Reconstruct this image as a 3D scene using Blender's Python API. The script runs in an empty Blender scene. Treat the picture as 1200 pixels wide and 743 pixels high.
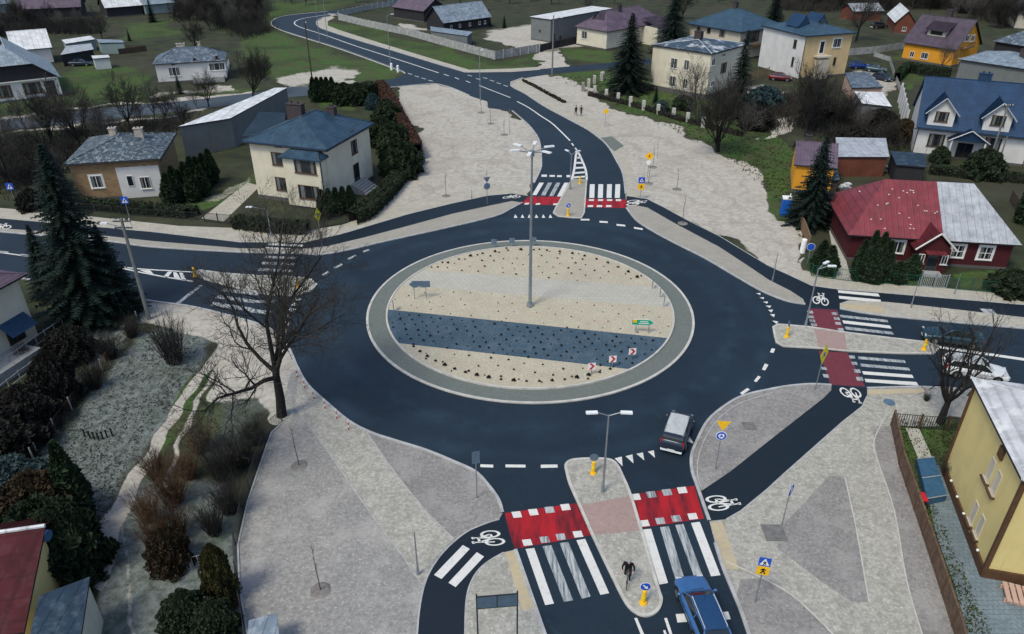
import bpy, bmesh, math, random
import numpy as np
from mathutils import Vector, Matrix
from mathutils.geometry import delaunay_2d_cdt
random.seed(7)
R = math.radians
scene = bpy.context.scene
COL = scene.collection

# ---------------------------------------------------------------- camera, light, exposure
F_PX, PITCH, CAM_H = 870.0, R(30), 34.0
cam_d = bpy.data.cameras.new('camera'); cam = bpy.data.objects.new('camera', cam_d); COL.objects.link(cam)
cam.location = (0, 0, CAM_H); cam.rotation_euler = (R(90) - PITCH, 0, 0)
cam_d.sensor_fit = 'HORIZONTAL'; cam_d.sensor_width = 36; cam_d.lens = F_PX / 1200 * 36
cam_d.clip_start = .5; cam_d.clip_end = 6000
scene.camera = cam
SUN_EL, SUN_AZ = R(56), R(222)
world = bpy.data.worlds.new('World'); scene.world = world; world.use_nodes = True
wn = world.node_tree.nodes; wl = world.node_tree.links; wn.clear()
wo = wn.new('ShaderNodeOutputWorld'); bgn = wn.new('ShaderNodeBackground'); sky = wn.new('ShaderNodeTexSky')
sky.sky_type = 'NISHITA'; sky.sun_disc = False; sky.sun_elevation = SUN_EL; sky.sun_rotation = SUN_AZ
sky.dust_density = 2.2; sky.air_density = 1.0
bgn.inputs[1].default_value = .095
wl.new(sky.outputs[0], bgn.inputs[0]); wl.new(bgn.outputs[0], wo.inputs[0])
sun_d = bpy.data.lights.new('sun', 'SUN'); sun_d.energy = 1.2; sun_d.angle = R(16); sun_d.color = (1, .95, .76)
sun = bpy.data.objects.new('sun', sun_d); COL.objects.link(sun)
sd = Vector((math.sin(SUN_AZ) * math.cos(SUN_EL), math.cos(SUN_AZ) * math.cos(SUN_EL), math.sin(SUN_EL)))
sun.rotation_euler = (-sd).to_track_quat('-Z', 'Y').to_euler(); sun.location = (0, 0, 60)
scene.view_settings.view_transform = 'Standard'; scene.view_settings.look = 'None'
scene.view_settings.gamma = 1; scene.view_settings.exposure = 0.82

# ---------------------------------------------------------------- survey: photo pixel -> point of the site
CP, SP = math.cos(PITCH), math.sin(PITCH)
def ray(px, py):
    u = (px - 600) / F_PX; v = (py - 371.5) / F_PX
    return Vector((u, CP - v * SP, -SP - v * CP))
def G(px, py, z=0.0):
    d = ray(px, py); t = (z - CAM_H) / d.z
    return Vector((d.x * t, d.y * t, z))
def P(pts, z=0.0): return [G(a, b, z) for a, b in pts]
def spx(x, y, z):
    d = z - CAM_H; zc = y * CP - d * SP; yc = -(d * CP + y * SP)
    return 600 + F_PX * x / zc, 371.5 + F_PX * yc / zc
def HT(px, py, ty):
    p = G(px, py); lo, hi = 0, 33
    for _ in range(40):
        m = (lo + hi) / 2
        if spx(p.x, p.y, m)[1] > ty: lo = m
        else: hi = m
    return lo
def smooth(pts, n=6, closed=False):
    out = []; m = len(pts); rng = range(m if closed else m - 1)
    for i in rng:
        g = (lambda k: pts[k % m]) if closed else (lambda k: pts[max(0, min(m - 1, k))])
        a, b, c, d = g(i - 1), g(i), g(i + 1), g(i + 2)
        for k in range(n):
            t = k / n
            out.append(tuple(.5 * (2 * b[j] + (c[j] - a[j]) * t + (2 * a[j] - 5 * b[j] + 4 * c[j] - d[j]) * t * t + (3 * b[j] - a[j] - 3 * c[j] + d[j]) * t ** 3) for j in range(2)))
    if not closed: out.append(tuple(pts[-1][:2]))
    return out

# ---------------------------------------------------------------- object helpers
def tag(o, label=None, cat=None, group=None, kind=None):
    if label: o['label'] = label
    if cat: o['category'] = cat
    if group: o['group'] = group
    if kind: o['kind'] = kind
    return o
def thing(name, label, cat, loc=(0, 0, 0), rz=0, group=None):
    o = bpy.data.objects.new(name, None); COL.objects.link(o); o.location = loc; o.rotation_euler = (0, 0, rz)
    o.empty_display_size = .3
    return tag(o, label, cat, group)
def link(name, me, parent=None):
    o = bpy.data.objects.new(name, me); COL.objects.link(o)
    if parent: o.parent = parent
    return o
def obj(name, bm, m, parent=None, smooth_=False):
    me = bpy.data.meshes.new(name); bm.normal_update(); bm.to_mesh(me); bm.free()
    for mm in (m if isinstance(m, (list, tuple)) else [m]): me.materials.append(mm)
    if smooth_:
        for p in me.polygons: p.use_smooth = True
    return link(name, me, parent)
def meshobj(name, vs, fs, m, parent=None, smooth_=False):
    me = bpy.data.meshes.new(name); me.from_pydata([tuple(v) for v in vs], [], fs)
    me.materials.append(m); me.update()
    if smooth_:
        for p in me.polygons: p.use_smooth = True
    return link(name, me, parent)
def dup(o, loc=None, rz=None, label=None, group=None, scale=None, parent=None):
    c = o.copy(); COL.objects.link(c)
    if parent: c.parent = parent
    if loc is not None: c.location = loc
    if rz is not None: c.rotation_euler = (0, 0, rz)
    if scale is not None: c.scale = scale if isinstance(scale, tuple) else (scale,) * 3
    if label: c['label'] = label
    if group: c['group'] = group
    for ch in o.children: dup(ch, parent=c)
    return c
BM = bmesh.new
def box(bm, c, s, rz=0, tilt=None, mi=0):
    r = bmesh.ops.create_cube(bm, size=1)
    M = Matrix.Translation(c) @ Matrix.Rotation(rz, 4, 'Z')
    if tilt is not None: M = M @ tilt
    M = M @ Matrix.Diagonal((s[0], s[1], s[2], 1))
    bmesh.ops.transform(bm, matrix=M, verts=r['verts'])
    if mi:
        for f in {f for v in r['verts'] for f in v.link_faces}: f.material_index = mi
    return r['verts']
def bar(bm, a, b, r0, r1=None, n=8, caps=True):
    a, b = Vector(a), Vector(b); d = b - a; L = d.length
    if L < 1e-6: return
    r1 = r0 if r1 is None else r1
    r = bmesh.ops.create_cone(bm, cap_ends=caps, segments=n, radius1=r0, radius2=max(r1, 1e-4), depth=L)
    M = Matrix.Translation((a + b) / 2) @ d.to_track_quat('Z', 'Y').to_matrix().to_4x4()
    bmesh.ops.transform(bm, matrix=M, verts=r['verts'])
    return r['verts']
def ball(bm, c, s, n=12, m=8):
    r = bmesh.ops.create_uvsphere(bm, u_segments=n, v_segments=m, radius=1)
    s = s if isinstance(s, (tuple, list)) else (s, s, s)
    bmesh.ops.transform(bm, matrix=Matrix.Translation(c) @ Matrix.Diagonal((s[0], s[1], s[2], 1)), verts=r['verts'])
    return r['verts']
def prism(bm, pts, z0, z1):
    pts = [(p[0], p[1]) for p in pts]
    area = sum(pts[i][0] * pts[(i + 1) % len(pts)][1] - pts[(i + 1) % len(pts)][0] * pts[i][1] for i in range(len(pts)))
    if area < 0: pts = pts[::-1]
    top = [bm.verts.new((x, y, z1)) for x, y in pts]
    n = len(pts)
    if n <= 4: bm.faces.new(top)
    else:
        vv, ee, ff, ov, oe, of_ = delaunay_2d_cdt([Vector(p) for p in pts], [], [list(range(n))], 1, 1e-5)
        if len(vv) == n: 
            for f in ff:
                try: bm.faces.new([top[ov[i][0]] for i in f])
                except Exception: pass
        else:
            nv = [bm.verts.new((p.x, p.y, z1)) for p in vv]
            for f in ff:
                try: bm.faces.new([nv[i] for i in f])
                except Exception: pass
    if z0 is not None and z0 < z1:
        bot = [bm.verts.new((x, y, z0)) for x, y in pts]
        for i in range(n): bm.faces.new((bot[i], bot[(i + 1) % n], top[(i + 1) % n], top[i]))
def sheet(name, pts, z, m, z0=None, parent=None, kind='structure'):
    bm = BM(); prism(bm, pts, z0, z); o = obj(name, bm, m, parent)
    if kind and not parent: o['kind'] = kind
    return o
def poly3(bm, pts):
    vs = [bm.verts.new(p) for p in pts]; return bm.faces.new(vs)
def offset_line(pts, d, closed=False):
    out = []; n = len(pts)
    for i in range(n):
        a = pts[(i - 1) % n] if (closed or i > 0) else pts[i]; b = pts[(i + 1) % n] if (closed or i < n - 1) else pts[i]
        t = Vector((b[0] - a[0], b[1] - a[1])); t.normalize()
        out.append((pts[i][0] - t.y * d, pts[i][1] + t.x * d))
    return out
def strip(bm, pts, d0, d1, z, z0=None, closed=False):
    A = offset_line(pts, d0, closed); B = offset_line(pts, d1, closed); n = len(pts)
    ra = [bm.verts.new((p[0], p[1], z)) for p in A]; rb = [bm.verts.new((p[0], p[1], z)) for p in B]
    if z0 is not None:
        la = [bm.verts.new((p[0], p[1], z0)) for p in A]; lb = [bm.verts.new((p[0], p[1], z0)) for p in B]
    for i in range(n if closed else n - 1):
        j = (i + 1) % n
        bm.faces.new((ra[i], ra[j], rb[j], rb[i]))
        if z0 is not None:
            bm.faces.new((la[i], la[j], ra[j], ra[i])); bm.faces.new((rb[i], rb[j], lb[j], lb[i]))
def kerb(name, pxs, w=.16, h=.12, closed=False, sm=True, m=None, world=False):
    pts = pxs if world else (P(smooth(pxs, 5, closed)) if sm else P(pxs))
    bm = BM(); strip(bm, pts, -w / 2, w / 2, h, 0.0, closed)
    o = obj(name, bm, m or M['kerb']); o['kind'] = 'structure'; bm2 = None
    return o
def resample(pts, step):
    out = [Vector(pts[0][:2])]; acc = 0
    for i in range(len(pts) - 1):
        a, b = Vector(pts[i][:2]), Vector(pts[i + 1][:2]); L = (b - a).length; t = step - acc
        while t <= L: out.append(a + (b - a) * (t / L)); t += step
        acc = (acc + L) % step if t > L else 0
        acc = L - (t - step)
    return out

# ---------------------------------------------------------------- materials
M = {}
class NT:
    def __init__(s, name):
        s.m = bpy.data.materials.new(name); s.m.use_nodes = True; s.t = s.m.node_tree; s.n = s.t.nodes
        s.b = s.n['Principled BSDF']; M[name] = s.m
        s.tc = s.n.new('ShaderNodeTexCoord').outputs['Object']
    def l(s, a, b): s.t.links.new(a, b)
    def noise(s, scale, detail=3, rough=.55, vec=None, dist=0):
        n = s.n.new('ShaderNodeTexNoise'); n.inputs['Scale'].default_value = scale; n.inputs['Detail'].default_value = detail
        n.inputs['Roughness'].default_value = rough; n.inputs['Distortion'].default_value = dist
        s.l(vec or s.tc, n.inputs['Vector']); return n.outputs['Fac']
    def vor(s, scale, out='Distance', feature='F1', vec=None):
        n = s.n.new('ShaderNodeTexVoronoi'); n.feature = feature; n.inputs['Scale'].default_value = scale
        s.l(vec or s.tc, n.inputs['Vector']); return n.outputs[out]
    def ramp(s, fac, lo, hi, a=0.0, b=1.0, clamp=True):
        n = s.n.new('ShaderNodeMapRange'); n.inputs['From Min'].default_value = lo; n.inputs['From Max'].default_value = hi
        n.inputs['To Min'].default_value = a; n.inputs['To Max'].default_value = b; n.clamp = clamp
        s.l(fac, n.inputs['Value']); return n.outputs[0]
    def mix(s, fac, a, b, mode='MIX'):
        n = s.n.new('ShaderNodeMix'); n.data_type = 'RGBA'; n.blend_type = mode
        for v, i in ((fac, 0), (a, 6), (b, 7)):
            if hasattr(v, 'links'): s.l(v, n.inputs[i])
            else: n.inputs[i].default_value = (v if i == 0 else (*v, 1))
        return n.outputs[2]
    def math(s, op, a, b=0.0):
        n = s.n.new('ShaderNodeMath'); n.operation = op
        for v, i in ((a, 0), (b, 1)):
            if hasattr(v, 'links'): s.l(v, n.inputs[i])
            else: n.inputs[i].default_value = v
        return n.outputs[0]
    def sep(s, v=None):
        n = s.n.new('ShaderNodeSeparateXYZ'); s.l(v or s.tc, n.inputs[0]); return n.outputs
    def bump(s, h, st=.4, dist=.03):
        n = s.n.new('ShaderNodeBump'); n.inputs['Strength'].default_value = st; n.inputs['Distance'].default_value = dist
        s.l(h, n.inputs['Height']); s.l(n.outputs[0], s.b.inputs['Normal'])
    def col(s, c):
        if hasattr(c, 'links'): s.l(c, s.b.inputs['Base Color'])
        else: s.b.inputs['Base Color'].default_value = (*c, 1)
    def fin(s, rough=.85, metal=0, spec=None):
        s.b.inputs['Roughness'].default_value = rough; s.b.inputs['Metallic'].default_value = metal
        if spec is None and rough >= .4 and metal < .2: spec = .2
        if spec is not None: s.b.inputs['Specular IOR Level'].default_value = spec
        return s.m
def dark(c, k): return tuple(x * k for x in c)
def simple(name, c, rough=.7, metal=0, var=.25, scale=3.0, bump=0, c2=None, spec=None):
    t = NT(name); f = t.ramp(t.noise(scale, 4), .3, .7)
    t.col(t.mix(f, dark(c, 1 - var), c2 or dark(c, 1 + var * .6)))
    if bump: t.bump(t.noise(scale * 8, 3), bump, .02)
    return t.fin(rough, metal, spec)
def granular(name, c1, c2, big=.25, fine=9, speck=None, rough=.95, streak=None, bump=.4, frost=None, grain=.55):
    t = NT(name)
    a = t.ramp(t.noise(big, 5, .6), .32, .68); b = t.ramp(t.noise(fine * .7, 3, .75), .38, .62)
    c = t.mix(t.math('MULTIPLY', a, .7), c1, c2)
    c = t.mix(t.ramp(b, 0, 1, grain, 0), c, dark(c1, .52)); c = t.mix(t.ramp(t.noise(fine * 1.3, 2), .56, .7, 0, grain), c, dark(c2, 1.35))
    c = t.mix(t.ramp(t.noise(big * 5, 5, .7), .52, .7, 0, .35), c, dark(c1, .72))
    if speck: c = t.mix(t.ramp(t.vor(speck[1]), speck[2], speck[2] * .6), c, speck[0])
    if frost: c = t.mix(t.math('MULTIPLY', t.ramp(t.noise(frost[1], 5, .65), .5, .62), frost[2]), c, frost[0])
    t.col(c); t.bump(t.noise(fine, 4), bump, .03); return t.fin(rough, spec=.2)
def pavers(name, c1, c2, w=.4, h=.2, rough=.9, wear=.5, mortar=.45):
    t = NT(name); n = t.n.new('ShaderNodeTexBrick'); t.l(t.tc, n.inputs['Vector'])
    n.inputs['Color1'].default_value = (*c1, 1); n.inputs['Color2'].default_value = (*c2, 1); n.inputs['Mortar'].default_value = (*dark(c1, mortar), 1)
    n.inputs['Scale'].default_value = 1; n.inputs['Brick Width'].default_value = w; n.inputs['Row Height'].default_value = h; n.inputs['Mortar Size'].default_value = .012
    c = t.mix(t.ramp(t.noise(.5, 5, .65), .35, .7, 0, wear), n.outputs['Color'], dark(c1, .6))
    c = t.mix(t.ramp(t.noise(6, 4, .7), .45, .75, 0, .6), c, dark(c2, 1.2))
    t.col(c); t.bump(t.noise(14, 3), .3, .01); return t.fin(rough, spec=.2)
def ribbed(name, c, axis=0, pitch=.5, rough=.45, frost=0.0, rust=None, metal=.2, tile=0, fc=(.62, .66, .7), var=.3, fscale=1.2):
    t = NT(name); x = t.sep()
    fr = t.math('FRACT', t.math('MULTIPLY', x[axis], 1 / pitch)); line = t.ramp(t.math('ABSOLUTE', t.math('SUBTRACT', fr, .5)), .40, .47)
    cc = t.mix(t.ramp(t.noise(.7, 5, .6), .3, .7), dark(c, 1 - var), dark(c, 1 + var))
    if rust: cc = t.mix(t.math('MULTIPLY', t.ramp(t.noise(1.7, 5, .7), .5, .66), rust[1]), cc, rust[0])
    cc = t.mix(t.math('MULTIPLY', line, .45), cc, dark(c, .5))
    if tile:
        fz = t.math('FRACT', t.math('MULTIPLY', x[2], 1 / tile)); l2 = t.ramp(fz, .0, .18, 1, 0); cc = t.mix(t.math('MULTIPLY', l2, .5), cc, dark(c, .45))
    if frost: cc = t.mix(t.math('MULTIPLY', t.ramp(t.noise(fscale, 6, .7), .5, .62), frost), cc, fc)
    t.col(cc); t.bump(line, .5, .05); return t.fin(rough, metal)
def wallm(name, c, var=.12, streak=.25, rough=.9, brick=None):
    t = NT(name)
    if brick:
        x = t.sep(); cmb = t.n.new('ShaderNodeCombineXYZ'); t.l(t.math('ADD', x[0], x[1]), cmb.inputs[0]); t.l(x[2], cmb.inputs[1])
        n = t.n.new('ShaderNodeTexBrick'); t.l(cmb.outputs[0], n.inputs['Vector'])
        n.inputs['Color1'].default_value = (*c, 1); n.inputs['Color2'].default_value = (*brick, 1); n.inputs['Mortar'].default_value = (*dark(c, .8), 1)
        n.inputs['Scale'].default_value = 1; n.inputs['Brick Width'].default_value = .5; n.inputs['Row Height'].default_value = .25; n.inputs['Mortar Size'].default_value = .02
        base = n.outputs['Color']
    else: base = t.mix(t.ramp(t.noise(.6, 5), .3, .7), dark(c, 1 - var), dark(c, 1 + var * .5))
    mp = t.n.new('ShaderNodeMapping'); mp.inputs['Scale'].default_value = (2.2, 2.2, .25); t.l(t.tc, mp.inputs[0])
    s = t.ramp(t.noise(1, 5, .7, mp.outputs[0]), .52, .78, 0, streak)
    t.col(t.mix(s, base, dark(c, .45))); t.bump(t.noise(20, 3), .15, .01); return t.fin(rough, spec=.2)

# --- asphalt with tyre wear; worn paint
def asphalt(name, c, c2, wear=.35):
    t = NT(name); a = t.ramp(t.noise(.10, 5, .65, dist=.8), .38, .68); c_ = t.mix(t.math('MULTIPLY', a, wear), c, c2)
    mp = t.n.new('ShaderNodeMapping'); mp.inputs['Location'].default_value = (-1.66, -60.7, 0); t.l(t.tc, mp.inputs[0]); ln = t.n.new('ShaderNodeVectorMath'); ln.operation = 'LENGTH'; t.l(mp.outputs[0], ln.inputs[0])
    rr = ln.outputs['Value']; trk = t.math('MULTIPLY', t.ramp(t.math('ABSOLUTE', t.math('SUBTRACT', rr, 18.3)), 1.3, .3), t.ramp(t.noise(.35, 4, .6), .42, .7)); trk2 = t.math('MULTIPLY', t.ramp(t.math('ABSOLUTE', t.math('SUBTRACT', rr, 21.2)), 1.0, .2), t.ramp(t.noise(.3, 4, .6), .4, .7))
    c_ = t.mix(t.math('MULTIPLY', trk, .5), c_, dark(c2, 2.0)); c_ = t.mix(t.math('MULTIPLY', trk2, .5), c_, dark(c2, 1.9))
    c_ = t.mix(t.ramp(t.noise(1.2, 5, .65), .4, .8, 0, .4), c_, dark(c, .6)); c_ = t.mix(t.ramp(t.noise(.45, 6, .75, dist=2), .58, .72, 0, .5), c_, dark(c2, 1.7))
    c_ = t.mix(t.ramp(t.noise(14, 2), .5, .75, 0, .35), c_, dark(c2, 1.3)); t.col(c_); t.bump(t.noise(40, 2), .3, .01)
    return t.fin(.62, spec=.4)
asphalt('asphalt', (.0056, .0150, .0275), (.0135, .0300, .0480), .65); asphalt('asphalt_path', (.0045, .0115, .021), (.0075, .017, .029)); asphalt('asphalt_old', (.045, .062, .08), (.08, .095, .11))
def paint(name, c, worn=.35, base=(.02, .04, .07), sc=3.0, streak=None):
    t = NT(name); v = None
    if streak: mp = t.n.new('ShaderNodeMapping'); mp.inputs['Rotation'].default_value = (0, 0, R(-7)); mp.inputs['Scale'].default_value = (streak[0], streak[1], 1); t.l(t.tc, mp.inputs[0]); v = mp.outputs[0]
    f = t.ramp(t.noise(sc, 6, .75, v), .5 - .25 * (worn - .3), .72 - .25 * (worn - .3), 0, worn * 1.6)
    c_ = t.mix(f, c, base); c_ = t.mix(t.ramp(t.noise(.5, 3), .3, .7, 0, .25), c_, dark(c, .6)); t.col(c_); return t.fin(.7, spec=.25)
paint('paint_white', (.68, .68, .66), .22); paint('paint_worn', (.46, .49, .50), .6, streak=(2.2, .16))
paint('red_surface', (.40, .014, .022), .60, (.060, .012, .02), 1.0, (1.0, .18)); paint('red_faded', (.17, .035, .05), .4, (.06, .03, .05))
paint('paint_orange_plates', (.50, .42, .26), .6, (.4, .36, .3))
simple('kerb', (.40, .41, .42), .9, var=.25, scale=1.5, bump=.3)
simple('kerb_pale', (.50, .49, .46), .9, var=.2, scale=1.5, bump=.3)
granular('gravel_pink', (.27, .268, .262), (.37, .36, .345), .12, 5, frost=((.42, .41, .39), .35, .45))
granular('gravel_grey', (.235, .228, .225), (.32, .31, .30), .2, 6, frost=((.36, .355, .345), .5, .4))
granular('gravel_pale', (.37, .365, .33), (.47, .46, .415), .3, 5, frost=((.22, .215, .19), 1.4, .5))
granular('gravel_beige', (.43, .40, .31), (.54, .50, .39), .5, 7, speck=((.16, .13, .11), 2.6, .08), frost=((.48, .36, .29), .8, .3), grain=.4)
granular('gravel_slate', (.050, .090, .130), (.080, .13, .175), .4, 8, frost=((.13, .17, .22), .7, .3))
pavers('slabs_pale', (.46, .45, .395), (.42, .41, .365), .5, .5, wear=.35)
pavers('pavers_grey', (.19, .215, .20), (.14, .165, .155), .2, .1, wear=.4); pavers('pavers_walk', (.46, .44, .375), (.38, .36, .31), .5, .5, wear=.5)
pavers('pavers_red', (.43, .32, .29), (.36, .26, .24), .2, .1); pavers('pavers_verge', (.42, .40, .35), (.34, .32, .285), .2, .1, wear=.7)
pavers('pavers_yard', (.15, .20, .23), (.20, .25, .28), .3, .3, wear=.6)
simple('galvanised', (.30, .34, .38), .45, .6, .15); simple('steel_dark', (.05, .055, .06), .5, .4); simple('lamp_white', (.75, .78, .8), .35, 0, .1)
simple('pole_grey', (.17, .18, .18), .9, var=.2); simple('cover_grey', (.17, .17, .17), .9, var=.3); simple('concrete', (.33, .34, .34), .9, var=.2, bump=.3); simple('sign_blue', (.02, .09, .50), .4, 0, .05); simple('sign_white', (.8, .8, .8), .4, 0, .05)
simple('sign_yellow', (.85, .50, .02), .45, 0, .1); simple('sign_lime', (.75, .68, .02), .45, 0, .1); simple('sign_red', (.55, .02, .03), .4, 0, .1)
simple('sign_green', (.01, .36, .20), .4, 0, .1); simple('sign_back', (.12, .19, .27), .5, .3, .15); simple('black', (.012, .012, .014), .6, 0, .1)
simple('wood', (.20, .13, .08), .85, var=.35, scale=5); simple('wood_dark', (.07, .05, .04), .85, var=.35); simple('glass', (.015, .022, .03), .12, 0, .3, spec=.8)
simple('frame_white', (.72, .72, .7), .5, 0, .1); simple('frame_brown', (.10, .055, .03), .6, 0, .2); simple('rubber', (.018, .018, .02), .85, 0, .2)
# ================================================================ GROUND
def pip_dist(px, py, poly):
    """signed distance (inside positive) to polygon in survey pixels"""
    inside = np.zeros(px.shape, bool); dmin = np.full(px.shape, 1e9)
    n = len(poly)
    for i in range(n):
        x0, y0 = poly[i]; x1, y1 = poly[(i + 1) % n]
        cond = ((y0 > py) != (y1 > py))
        with np.errstate(divide='ignore', invalid='ignore'):
            xi = (x1 - x0) * (py - y0) / ((y1 - y0) if y1 != y0 else 1e-9) + x0
        inside ^= cond & (px < xi)
        dx, dy = x1 - x0, y1 - y0; L = dx * dx + dy * dy + 1e-9
        t = np.clip(((px - x0) * dx + (py - y0) * dy) / L, 0, 1)
        d = np.hypot(px - x0 - t * dx, (py - y0 - t * dy))
        dmin = np.minimum(dmin, d)
    return np.where(inside, dmin, -dmin)
def band(pts, w0, w1=None):
    w1 = w0 if w1 is None else w1; n = len(pts); L, Rr = [], []
    for i, (x, y) in enumerate(pts):
        a = pts[max(0, i - 1)]; b = pts[min(n - 1, i + 1)]; dx, dy = b[0] - a[0], b[1] - a[1]; l = math.hypot(dx, dy); w = w0 + (w1 - w0) * i / (n - 1)
        L.append((x - dy / l * w, y + dx / l * w)); Rr.append((x + dy / l * w, y - dx / l * w))
    return L + Rr[::-1]
SAND = [ # (polygon, strength, softness px)
 ([(440,262),(490,190),(478,150),(466,118),(463,101),(492,98),(520,99),(555,112),(602,130),(632,160),(634,200),(615,232),(560,236)], 1.0, 3),
 ([(600,95),(612,90),(650,88),(700,112),(745,135),(790,150),(845,178),(880,200),(905,232),(935,270),(945,330),(900,312),(840,276),(780,245),(735,235),(718,180),(640,125)], 1.0, 4),
 ([(1200,360),(940,330),(945,300),(950,320),(1200,345)], 1, 2),
 ([(590,50),(560,40),(600,30),(640,28),(660,38),(650,48),(632,58),(600,62)], .9, 4), ([(635,50),(690,44),(700,50),(640,62)], .6, 3),
 ([(480,25),(500,30),(498,38),(470,34)], .7, 3), ([(632,62),(658,58),(662,80),(640,84)], .9, 3),
 ([(330,88),(390,78),(420,88),(415,100),(340,104)], .8, 6), ([(330,30),(310,33),(300,50),(316,42)], .3, 5),
 ([(238,345),(330,385),(352,432),(400,490),(590,560),(560,640),(500,700),(480,800),(280,800),(278,640),(330,500),(300,470),(250,470),(262,410),(150,368),(130,350)], 1.0, 5),
 (band([(268,395),(228,440),(196,500),(165,560),(138,610),(112,690)], 6, 11), 1.0, 3),
 (band([(300,380),(262,412),(236,470),(215,520),(205,570)], 5, 4), .8, 4),
 (band([(150,600),(155,660),(160,720),(170,760)], 5, 6), .55, 5), (band([(175,590),(185,640),(195,690),(200,740)], 4, 5), .5, 5),
 (band([(0,158),(60,150),(110,144),(180,138),(256,127)], 1.5), .7, 1.5), (band([(0,138),(123,124),(210,117),(300,106)], 1.8), .9, 1.5),
 (band([(180,112),(215,108),(270,104)], 3), .7, 3),
 ([(820,120),(870,115),(880,140),(850,160),(830,150)], .2, 6), ([(893,150),(940,130),(935,145),(900,165)], .9, 4), ([(860,98),(905,96),(925,108),(900,122),(862,118)], .55, 5),
 ([(985,85),(1010,78),(1042,86),(1050,100),(1040,122),(1025,105),(1000,95)], .6, 4),
 ([(1150,92),(1200,92),(1200,80),(1150,80)], .2, 4), ([(820,460),(1080,450),(1045,480),(1060,560),(1125,743),(1150,860),(880,860),(830,610)], 1, 4),
 ([(1050,455),(1200,462),(1200,500),(1050,480)], .7, 4), ([(230,235),(262,240),(300,215),(285,210)], .5, 3), ([(0,0),(300,-4),(300,6),(0,12)], .15, 6),
 ([(95,120),(108,112),(112,118),(100,124)], .2, 4),([(620,44),(665,30),(700,30),(640,60)],.4,5)]
GRASS = [
 ([(75,75),(125,68),(180,95),(190,112),(120,122),(80,118)], .9, 8), ([(0,118),(90,112),(300,100),(300,106),(120,124),(0,138)], .7, 4),
 ([(140,28),(205,20),(205,44),(150,50)], .6, 6), ([(300,0),(420,0),(380,14),(320,22),(318,34),(400,62),(470,84),(470,92),(345,98),(300,80),(260,20)], .75, 8),
 ([(378,25),(397,26),(480,46),(580,74),(632,64),(640,72),(600,84),(546,84),(505,71),(424,46),(392,36)], 1.25, 2.5),
 ([(661,56),(712,60),(740,70),(712,74),(664,70)], 1, 3), ([(640,88),(720,82),(810,96),(900,150),(940,180),(945,230),(905,225),(845,175),(790,148),(745,132),(690,104)], .9, 5),
 ([(890,190),(925,190),(945,290),(925,262),(905,235)], .8, 4), ([(225,240),(300,205),(300,222),(250,250)], 1, 3), ([(370,115),(430,118),(430,128),(380,125)], .7, 4),
 ([(213,440),(245,430),(235,470),(215,510),(190,530),(200,470)], 1.0, 6), ([(1050,90),(1078,88),(1080,102),(1064,106)], 1.3, 3), ([(1040,66),(1062,62),(1062,70),(1046,70)], 1, 3),
 ([(1113,318),(1200,312),(1200,342),(1112,334)], .8, 4), ([(955,316),(1085,326),(1085,336),(955,326)], .9, 3),
 ([(1038,480),(1160,500),(1150,530),(1064,540)], .8, 5), ([(1060,540),(1075,540),(1160,760),(1125,760)], 1.2, 4), ([(1165,733),(1200,735),(1200,760),(1168,760)], 1, 3),
 ([(940,85),(1000,120),(1050,140),(1068,180),(1040,175),(960,160),(930,110)], .6, 8), ([(255,395),(300,400),(262,520),(225,520)], .5, 10)]
FROST = [
 ([(95,470),(160,390),(215,380),(240,400),(200,480),(150,560),(110,640),(60,560)], 1, 12), ([(110,640),(160,560),(270,560),(285,660),(290,760),(120,760)], .8, 12),
 ([(0,520),(60,500),(110,560),(60,620),(0,600)], .8, 12), ([(60,400),(150,372),(150,400),(95,440)], .7, 8), ([(240,400),(330,470),(300,540),(240,560)], .45, 12),
 ([(1095,600),(1145,660),(1200,690),(1200,760),(1135,760),(1075,600)], 1, 6), ([(1080,545),(1100,545),(1150,680),(1125,690)], .8, 6)]
rows = 820; cols = 640
tj = np.linspace(0, 1, rows); yy = 8 + (1500 - 8) * (np.expm1(5.2 * tj) / np.expm1(5.2)) ** 1.0
uu = np.linspace(-1, 1, cols)
Yg, Ug = np.meshgrid(yy, uu, indexing='ij'); Xg = Ug * (Yg * .86 + 22)
dz = -CAM_H; zc = Yg * CP - dz * SP; yc = -(dz * CP + Yg * SP); PX = 600 + F_PX * Xg / zc; PY = 371.5 + F_PX * yc / zc
_j = np.random.RandomState(4); DX = np.zeros_like(Xg); DY = np.zeros_like(Xg)
for wl, am in ((23, .9), (9, .55), (4.2, .3), (2.1, .18)):
    for _ in range(3):
        a_, ph, b_, ph2 = _j.uniform(0, 6.28, 4); kx, ky = math.cos(a_) * 6.28 / wl, math.sin(a_) * 6.28 / wl; DX += am * .6 * np.sin(kx * Xg + ky * Yg + ph); DY += am * .6 * np.sin(ky * Xg - kx * Yg + ph2)
_k = np.clip(Yg / 90, .22, 1.5); Xd, Yd = Xg + DX * _k, Yg + DY * _k; zc = Yd * CP - dz * SP; yc = -(dz * CP + Yd * SP); PX, PY = 600 + F_PX * Xd / zc, 371.5 + F_PX * yc / zc
def zone(specs):
    out = np.zeros(PX.shape)
    for poly, s, soft in specs:
        xs = [p[0] for p in poly]; ys = [p[1] for p in poly]
        m = (PX > min(xs) - soft * 2) & (PX < max(xs) + soft * 2) & (PY > min(ys) - soft * 2) & (PY < max(ys) + soft * 2)
        if not m.any(): continue
        d = pip_dist(PX[m], PY[m], poly); out[m] = np.maximum(out[m], s * np.clip(.5 + d / (2 * soft), 0, 1))
    return out
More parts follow.
